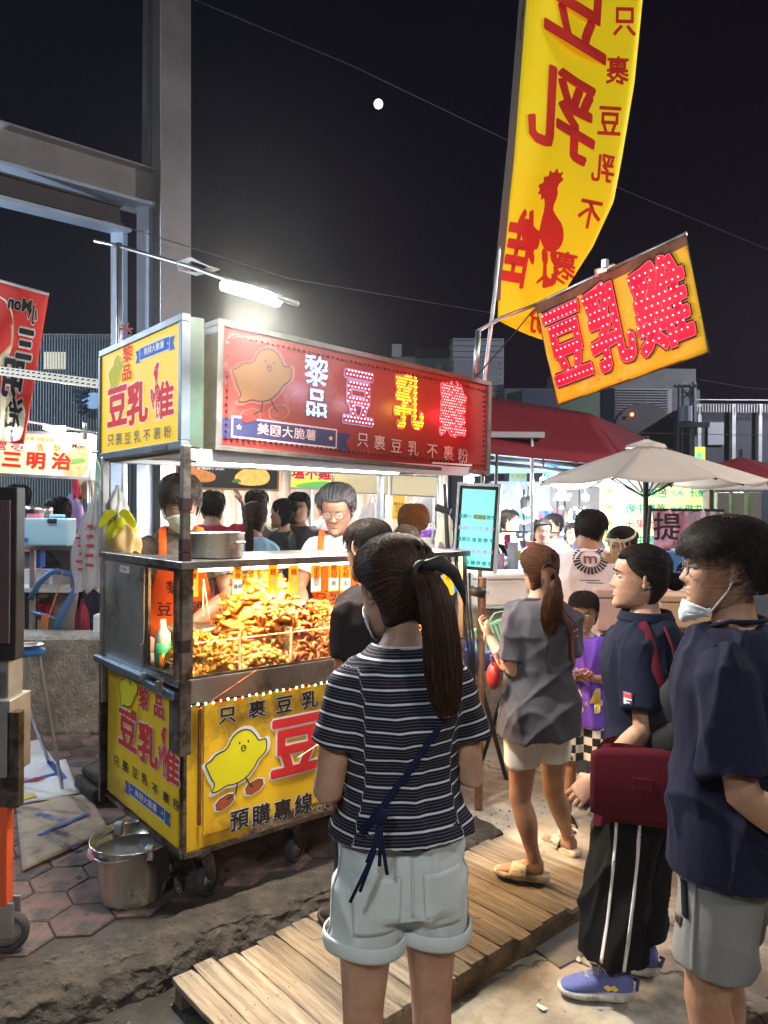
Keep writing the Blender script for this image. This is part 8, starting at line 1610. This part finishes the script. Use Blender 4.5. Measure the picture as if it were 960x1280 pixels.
bgp('tall man in a pale grey green shirt behind the girl in light blue', 321, 611, 6.6, -15, (.36, .38, .30), arms='fwd', build=1.12)
bgp('girl with a long ponytail in a light blue t-shirt, seen from behind', 319, 626, 5.7, -8, (.28, .52, .72), female=True, hairf=pony(900, 3, .30, .12), arms='fwd', hairm=hair_b)
bgp('woman in black with a top bun, seen from the side', 354, 622, 6.3, 70, (.02, .02, .022), female=True, hairf=bun(5))
m7 = bgp('heavy man in a charcoal t-shirt facing the cart', 374, 614, 6.4, 172, (.035, .035, .038), build=1.18, head=(.1, .1, 0), arms='down')
bgp('man in grey mostly hidden behind the older vendor woman', 407, 612, 7.4, 30, (.22, .23, .24))
bgp('person with curly orange hair and black top, seen from behind', 517, 632, 5.6, 5, (.02, .02, .022), hairf=lambda: short_hair(None, 2600, .028, .05, edge_fn(.17, .14, .01), .0014, messy=.5, seed=3, curly=.008), hairm=hair_o, female=True)
bgp('shorter person with sandy hair just above the ponytail head', 508, 655, 4.9, 0, (.30, .28, .22), hairm=mat('sandy_hair', (.16, .11, .06), .5), build=.9)
# m-shirt man bending and the girl with a headband
m8 = bgp('big man in a white t-shirt with a round letter emblem, bending over the crates', 738, 640, 4.35, -12, (.66, .60, .58), lean=.30, arms='low', build=1.42, head=(-.5, .1, 0), h=1.66, bottom=(.1, .1, .12), vox=.010)
bv = BVHTree.FromPolygons([v.co[:] for v in m8.shirt.data.vertices], [tuple(p.vertices) for p in m8.shirt.data.polygons])
def emb(P2, nm, m_, off, tri=False):
    me = P2; a = verts(me); out = []; R = m8.o.matrix_basis if False else None
    for v in a:
        o_ = m8.bend(Vector((v[0], 0, 1.28+v[1])))+Vector((0, -.8, .45)); d = Vector((0, .87, -.49)); loc, nr, _, _ = bv.ray_cast(o_, d, 3); out.append(tuple((loc if loc else o_+d*.7)-d*(off+v[2])))
    set_verts(me, np.array(out)); obj(nm, me, m8.shirt, m_)
ring = []
for k in range(26): a0 = 2*PI*k/26; ring.append([((.078+dr)*math.cos(a0+da), (.078+dr)*math.sin(a0+da)) for dr, da in ((-.022, -.08), (.018, -.10), (.024, .06), (-.02, .09))])
emb(poly_mesh(ring), 'emblem_ring', black_p, .004); emb(text_mesh('m', .11, .03), 'emblem_letter', mat('brown_letter', (.2, .08, .04)), .004); ln_ = poly_mesh([[(-.06, -.135), (.05, -.135), (.05, -.130), (-.06, -.130)], [(-.02, -.15), (.07, -.15), (.07, -.145), (-.02, -.145)]]); emb(ln_, 'emblem_line', black_p, .004)
b = MB(); b.tube([m8.neck+Vector((.075*math.cos(a), .065*math.sin(a)-.0, -.02+.03*math.sin(a))) for a in [2*PI*k/16 for k in range(16)]], .024, 8, closed=True); b.build('towel', mat('blue_towel', (.25, .32, .5), .9), m8.o, smooth=True)
g9 = bgp('girl with a patterned headband beside the man in the emblem shirt', 783, 655, 4.75, 100, (.35, .1, .12), female=True, head=(.15, .35, 0), hairf=bun(9, .14), arms='low'); b = MB(); b.M = g9.HM; b.tube([tuple(hshell(np.array([a]), np.array([.178-.03*abs(math.sin(a))**2]), np.array([.014]))[0]) for a in np.linspace(0, 2*PI, 26)[:-1]], .012, 6, closed=True, ell=.5); b.build('headband', mat('patterned_band', (.55, .48, .38), .8, var=.7, vscale=60), g9.o, smooth=True)
bgp('long haired woman in lilac behind the game table', 677, 647, 7.0, 185, (.42, .40, .62), female=True, hairf=lambda: tied_hair(None, knot=(0, -.10, .06), n=700, D=.014, seed=6, r=.0018, tail=dict(pts=[(0, -.10, .06), (0, -.1, 0), (0, -.08, -.08), (0, -.06, -.14)], rad=[.05, .075, .08, .05], n=600, flat=1.3)), skin=skin_a, head=(0, .15, 0))
bgp('second person at the game stall turned sideways, right of the lilac woman', 692, 641, 7.5, 120, (.6, .6, .62), skin=skin_a); bgp('woman with tied hair bending over the game table', 656, 668, 6.0, 88, (.10, .16, .24), female=True, lean=.5, hairf=pony(600, 8, .12, .15), arms='low', h=1.45, skin=skin_a, head=(0, .35, 0))
bgp('man in a light grey t-shirt standing at the left of the game stall', 636, 636, 7.9, 250, (.35, .42, .45), skin=skin_a); bgp('person behind the bulb post at the right of the game stall', 717, 652, 7.2, 160, (.2, .3, .45))
bgp('dark clothed worker with short hair behind the jug under the sandwich sign', 76, 596, 6.4, 60, (.015, .015, .018), arms='fwd', h=1.72, head=(.2, .2, 0)); 
bgp('second worker at the far left of the sandwich stall', 22, 604, 6.9, 120, (.3, .05, .05), arms='fwd')
# ================================================================== food in the case
def foodm(name, stops, rough=.45):
    m = bpy.data.materials.new(name); m.use_nodes = True; MATS[name] = m; n = m.node_tree.nodes; l = m.node_tree.links; g = n.new('ShaderNodeNewGeometry'); r = n.new('ShaderNodeValToRGB'); no = n.new('ShaderNodeTexNoise'); no.inputs['Scale'].default_value = 60; t = n.new('ShaderNodeTexCoord'); l.new(t.outputs['Object'], no.inputs['Vector']); a = n.new('ShaderNodeMath'); a.operation = 'MULTIPLY_ADD'; a.inputs[1].default_value = .6; l.new(g.outputs['Random Per Island'], a.inputs[0]); mm_ = n.new('ShaderNodeMath'); mm_.operation = 'MULTIPLY'; mm_.inputs[1].default_value = .45; l.new(no.outputs[0], mm_.inputs[0]); l.new(mm_.outputs[0], a.inputs[2]); l.new(a.outputs[0], r.inputs[0])
    for i, (p, c) in enumerate(stops):
        e = r.color_ramp.elements[i] if i < 2 else r.color_ramp.elements.new(p); e.position = p; e.color = (*c, 1)
    b_ = n['Principled BSDF']; l.new(r.outputs[0], b_.inputs['Base Color']); b_.inputs['Roughness'].default_value = rough; bp = n.new('ShaderNodeBump'); bp.inputs['Distance'].default_value = .0025; l.new(no.outputs[0], bp.inputs['Height']); l.new(bp.outputs[0], b_.inputs['Normal']); return m
f_gold = foodm('golden_fries', [(.1, (.55, .17, .012)), (.5, (.78, .32, .025)), (.9, (.85, .45, .06))]); f_chk = foodm('crisp_chicken', [(.1, (.22, .045, .008)), (.5, (.50, .14, .018)), (.9, (.74, .33, .06))]); f_brn = foodm('brown_fried', [(.1, (.10, .018, .006)), (.5, (.30, .06, .010)), (.9, (.50, .15, .025))]); f_pop = foodm('popcorn_chicken', [(.1, (.35, .09, .012)), (.5, (.62, .22, .03)), (.9, (.8, .42, .09))])
def pile(lab, u0, u1, v0, v1, zb, zt, m_, kind, n, size, seed, peak=None):
    rnd = random.Random(seed); o = thing('fried_food', lab, 'fried food', tuple(CM @ Vector(((u0+u1)/2, (v0+v1)/2, zb)))); o.rotation_euler = (0, 0, TH); cu, cv = (u0+u1)/2, (v0+v1)/2; pu, pv = peak or (cu, cv); b = MB()
    def hgt(u, v):
        a = max(0, 1-((u-pu)/((u1-u0)*.62))**2-((v-pv)/((v1-v0)*.75))**2); return zb+(zt-zb)*(a**(1.25 if zt > 1.25 else .9))
    # mound base
    b.grid(lambda s, t: (u0+(u1-u0)*s-cu, v0+(v1-v0)*t-cv, max(zb+.003, hgt(u0+(u1-u0)*s, v0+(v1-v0)*t)-.012)-zb), 14, 10)
    for i in range(n):
        u = rnd.uniform(u0, u1); v = rnd.uniform(v0, v1); z = hgt(u, v)-rnd.uniform(0, .018); 
        if rnd.random() < .35: v = v0+rnd.uniform(0, .02); z = zb+rnd.uniform(0, max(.01, hgt(u, v)-zb))
        p = Vector((u-cu, v-cv, z-zb)); d = Vector((rnd.gauss(0, 1), rnd.gauss(0, 1), rnd.gauss(0, .6))).normalized(); s = size*rnd.uniform(.7, 1.3)
        if kind == 'strip':
            c = d.cross(Vector((rnd.gauss(0, 1), rnd.gauss(0, 1), rnd.gauss(0, 1)))).normalized(); P = [p-d*s*.5, p-d*s*.2+c*s*.13, p+d*s*.15+c*s*.12, p+d*s*.5-c*s*.05]; r = s*.14*rnd.uniform(.75, 1.25); b.tube(P, [r*.5, r, r*rnd.uniform(.8, 1.2), r*.45], 6)
        elif kind == 'fry': P = [p-d*s*.5, p+Vector((0, 0, s*.05)), p+d*s*.5]; b.tube(P, s*.095, 4)
        elif kind == 'nug': M = Matrix.Translation(p) @ Matrix.Rotation(rnd.uniform(0, 6), 4, 'Z') @ Matrix.Rotation(rnd.uniform(0, 6), 4, 'X'); b.sphere((0, 0, 0), (s*.5*rnd.uniform(.7, 1.2), s*.4, s*.35*rnd.uniform(.8, 1.2)), 7, 5, M)
        else:   # curl
            a0 = rnd.uniform(0, 6); c1 = d.cross(Vector((0, 0, 1)) if abs(d.z) < .9 else Vector((1, 0, 0))).normalized(); c2 = d.cross(c1); P = [p+(c1*math.cos(a0+k*1.1)+c2*math.sin(a0+k*1.1))*s*.3+d*s*.12*k for k in range(5)]; b.tube(P, [s*.07, s*.12, s*.13, s*.11, s*.05], 5)
    q = b.build('food_pieces', m_, o, smooth=(kind != 'fry')); tag(q, kind='stuff'); return o
FZ = .992
pile('pile of golden fries behind the side window, nearest the corner post', .02, .20, .02, .34, FZ, 1.10, f_gold, 'strip', 170, .07, 1)
pile('bin of long golden fries beside the corner post', .05, .22, .03, .20, FZ, 1.12, f_gold, 'fry', 420, .075, 2)
pile('low heap of popcorn chicken at the front glass', .235, .46, .01, .16, FZ, 1.08, f_pop, 'nug', 330, .030, 3)
pile('tallest heap of fried chicken strips peaking in the middle of the case', .27, .66, .10, .42, FZ, 1.37, f_chk, 'strip', 560, .088, 4, (.47, .26))
pile('dark brown fried strips sliding down the right of the tall heap', .47, .66, .02, .22, FZ, 1.17, f_brn, 'curl', 330, .075, 5, (.56, .16))
pile('curly brown fried squid heap right of the tallest heap', .64, .85, .03, .34, FZ, 1.19, f_brn, 'curl', 380, .072, 6)
pile('bright yellow fried pieces glowing under the lamp', .86, 1.02, .06, .34, FZ, 1.17, f_gold, 'nug', 300, .042, 7)
pile('brown fried pieces at the right part of the case behind the customers', 1.04, 1.38, .05, .34, FZ, 1.15, f_chk, 'strip', 420, .06, 8)
for i, (u0, u1, lab) in enumerate(((.045, .232, 'clear acrylic bin around the fries by the corner post'), (.24, .47, 'clear acrylic bin around the popcorn chicken'), (.48, .67, 'clear acrylic bin under the dark brown strips'), (.675, .86, 'clear acrylic bin around the curly squid'))):
    o = thing('acrylic_bin', lab, 'bin', tuple(CM @ Vector(((u0+u1)/2, .1, FZ)))); o.rotation_euler = (0, 0, TH); w_ = u1-u0
    for a_, c_ in (((-w_/2, -.095, 0), (w_/2, -.092, .13)), ((-w_/2, -.092, 0), (-w_/2+.003, .12, .15)), ((w_/2-.003, -.092, 0), (w_/2, .12, .15))): b = MB(); b.box(a_, c_); b.build('bin_wall', acrylic, o)
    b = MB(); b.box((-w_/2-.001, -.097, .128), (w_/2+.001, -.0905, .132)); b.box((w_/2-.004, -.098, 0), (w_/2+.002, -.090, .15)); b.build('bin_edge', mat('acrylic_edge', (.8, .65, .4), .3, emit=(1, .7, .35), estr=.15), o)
def cartthing(name, lab, cat, u, v, z): o = thing(name, lab, cat, tuple(CM @ Vector((u, v, z)))); o.rotation_euler = (0, 0, TH); return o
o = cartthing('steel_pot', 'dented steel pot standing on top of the case beside the corner post', 'pot', .17, .10, 1.4345); b = MB(); b.lathe([(.001, 0), (.105, .0), (.112, .008), (.114, .095), (.118, .099), (.112, .097), (.108, .01), (.001, .008)], 36); b.build('pot_body', steel, o, smooth=True); b = MB(); b.tube([(.02, -.114, .06), (.02, -.135, .065), (.065, -.125, .065), (.065, -.10, .06)], .004, 6); b.build('handle', galv, o); b = MB(); b.lathe([(.001, .09), (.09, .09)], 24); b.build('content', mat('grey_liquid', (.3, .3, .3), .3), o)
o = cartthing('plastic_box', 'clear plastic box behind the steel pot on the case top', 'box', .25, .20, 1.4345); b = MB(); b.box((-.06, -.05, 0), (.07, .06, .10)); b.build('box_wall', mat('cloudy_plastic', (.8, .82, .85), .3, alpha=.5), o, bevel=.008)
o = cartthing('metal_bowl', 'shiny metal bowl behind the tallest chicken heap', 'bowl', .77, .40, 1.13); b = MB(); b.lathe([(.001, -.13), (.03, -.13), (.03, 0), (.06, .0), (.085, .05), (.09, .052), (.082, .048), (.055, .005), (.001, .004)], 30); b.build('bowl_shell', steel, o, smooth=True)
o = cartthing('condiment_bottle', 'green and white bottle behind the side window', 'bottle', .03, .27, FZ); b = MB(); b.lathe([(.001, 0), (.032, 0), (.032, .10), (.001, .10)], 20); b.build('bottle_body', mat('green_bottle', (.05, .5, .3), .35), o, smooth=True); b = MB(); b.lathe([(.031, .10), (.030, .135), (.014, .155), (.012, .19), (.001, .19)], 20); b.build('bottle_cap', white_pl, o, smooth=True)
o = cartthing('wire_basket', 'wire draining basket near the vendor with tongs', 'basket', .16, .30, 1.14); b = MB(); b.lathe([(.001, -.14), (.05, -.14), (.1, -.02), (.11, 0), (.1, -.01), (.001, -.08)], 24); b.build('basket_shell', mat('wire_mesh_steel', (.5, .45, .38), .4, .9, var=.5, vscale=60), o, smooth=True)
o = cartthing('tongs', 'steel tongs in the hand of the young vendor', 'tongs', .28, .42, 1.2); b = MB(); b.tube([(0, 0, .12), (.01, -.02, 0), (.015, -.03, -.06)], .003, 5); b.tube([(0, 0, .12), (-.012, -.02, 0), (.005, -.03, -.06)], .003, 5); b.build('tong_arm', galv, o)
o = cartthing('wrapping_paper', 'white paper sheet on the case floor at the right', 'paper', 1.0, .0, FZ+.002); b = MB(); b.grid(lambda s, t: (-.12+.3*s, .01+.12*t, .004*math.sin(s*9)*t), 10, 5); b.build('sheet', mat('white_paper', (.8, .78, .72), .8), o, thick=.001)
# ================================================================== night haze that the lamps light up
b = MB(); b.box((-26, -14, -1), (26, 34, 9.4)); hz = b.build('haze', None); m = bpy.data.materials.new('night_haze'); m.use_nodes = True; n = m.node_tree.nodes; n.remove(n['Principled BSDF']); v = n.new('ShaderNodeVolumePrincipled'); v.inputs['Density'].default_value = .0010; v.inputs['Color'].default_value = (.9, .92, 1, 1); m.node_tree.links.new(v.outputs[0], n['Material Output'].inputs['Volume']); hz.data.materials.clear(); hz.data.materials.append(m); hz['kind'] = 'stuff'
sm = MB().sphere((0, 0, 0), (1.15, 1.15, .95), 24, 16).build('bloom_volume', None, loc=W(315, 350, 2.66)); tag(sm, 'thin added mist round the tube lamp for its lens bloom', 'bloom', kind='stuff'); m = bpy.data.materials.new('bloom'); m.use_nodes = True; n = m.node_tree.nodes; l = m.node_tree.links; n.remove(n['Principled BSDF']); v = n.new('ShaderNodeVolumePrincipled'); t = n.new('ShaderNodeTexCoord'); ln = n.new('ShaderNodeVectorMath'); ln.operation = 'LENGTH'; l.new(t.outputs['Object'], ln.inputs[0]); mr = n.new('ShaderNodeMapRange'); mr.interpolation_type = 'SMOOTHSTEP'; mr.inputs[1].default_value = .93; mr.inputs[2].default_value = 0; mr.inputs[3].default_value = 0; mr.inputs[4].default_value = .055; l.new(ln.outputs['Value'], mr.inputs[0]); l.new(mr.outputs[0], v.inputs['Density']); l.new(v.outputs[0], n['Material Output'].inputs['Volume']); sm.data.materials.clear(); sm.data.materials.append(m)  # added mist ball standing in for lens bloom round the tube
point_light('tube_halo_light', tl, (pa+pb)/2+Vector((0, 0, .04)), 5, (1, .95, .82), .04)  # extra light added at the tube to feed the bloom
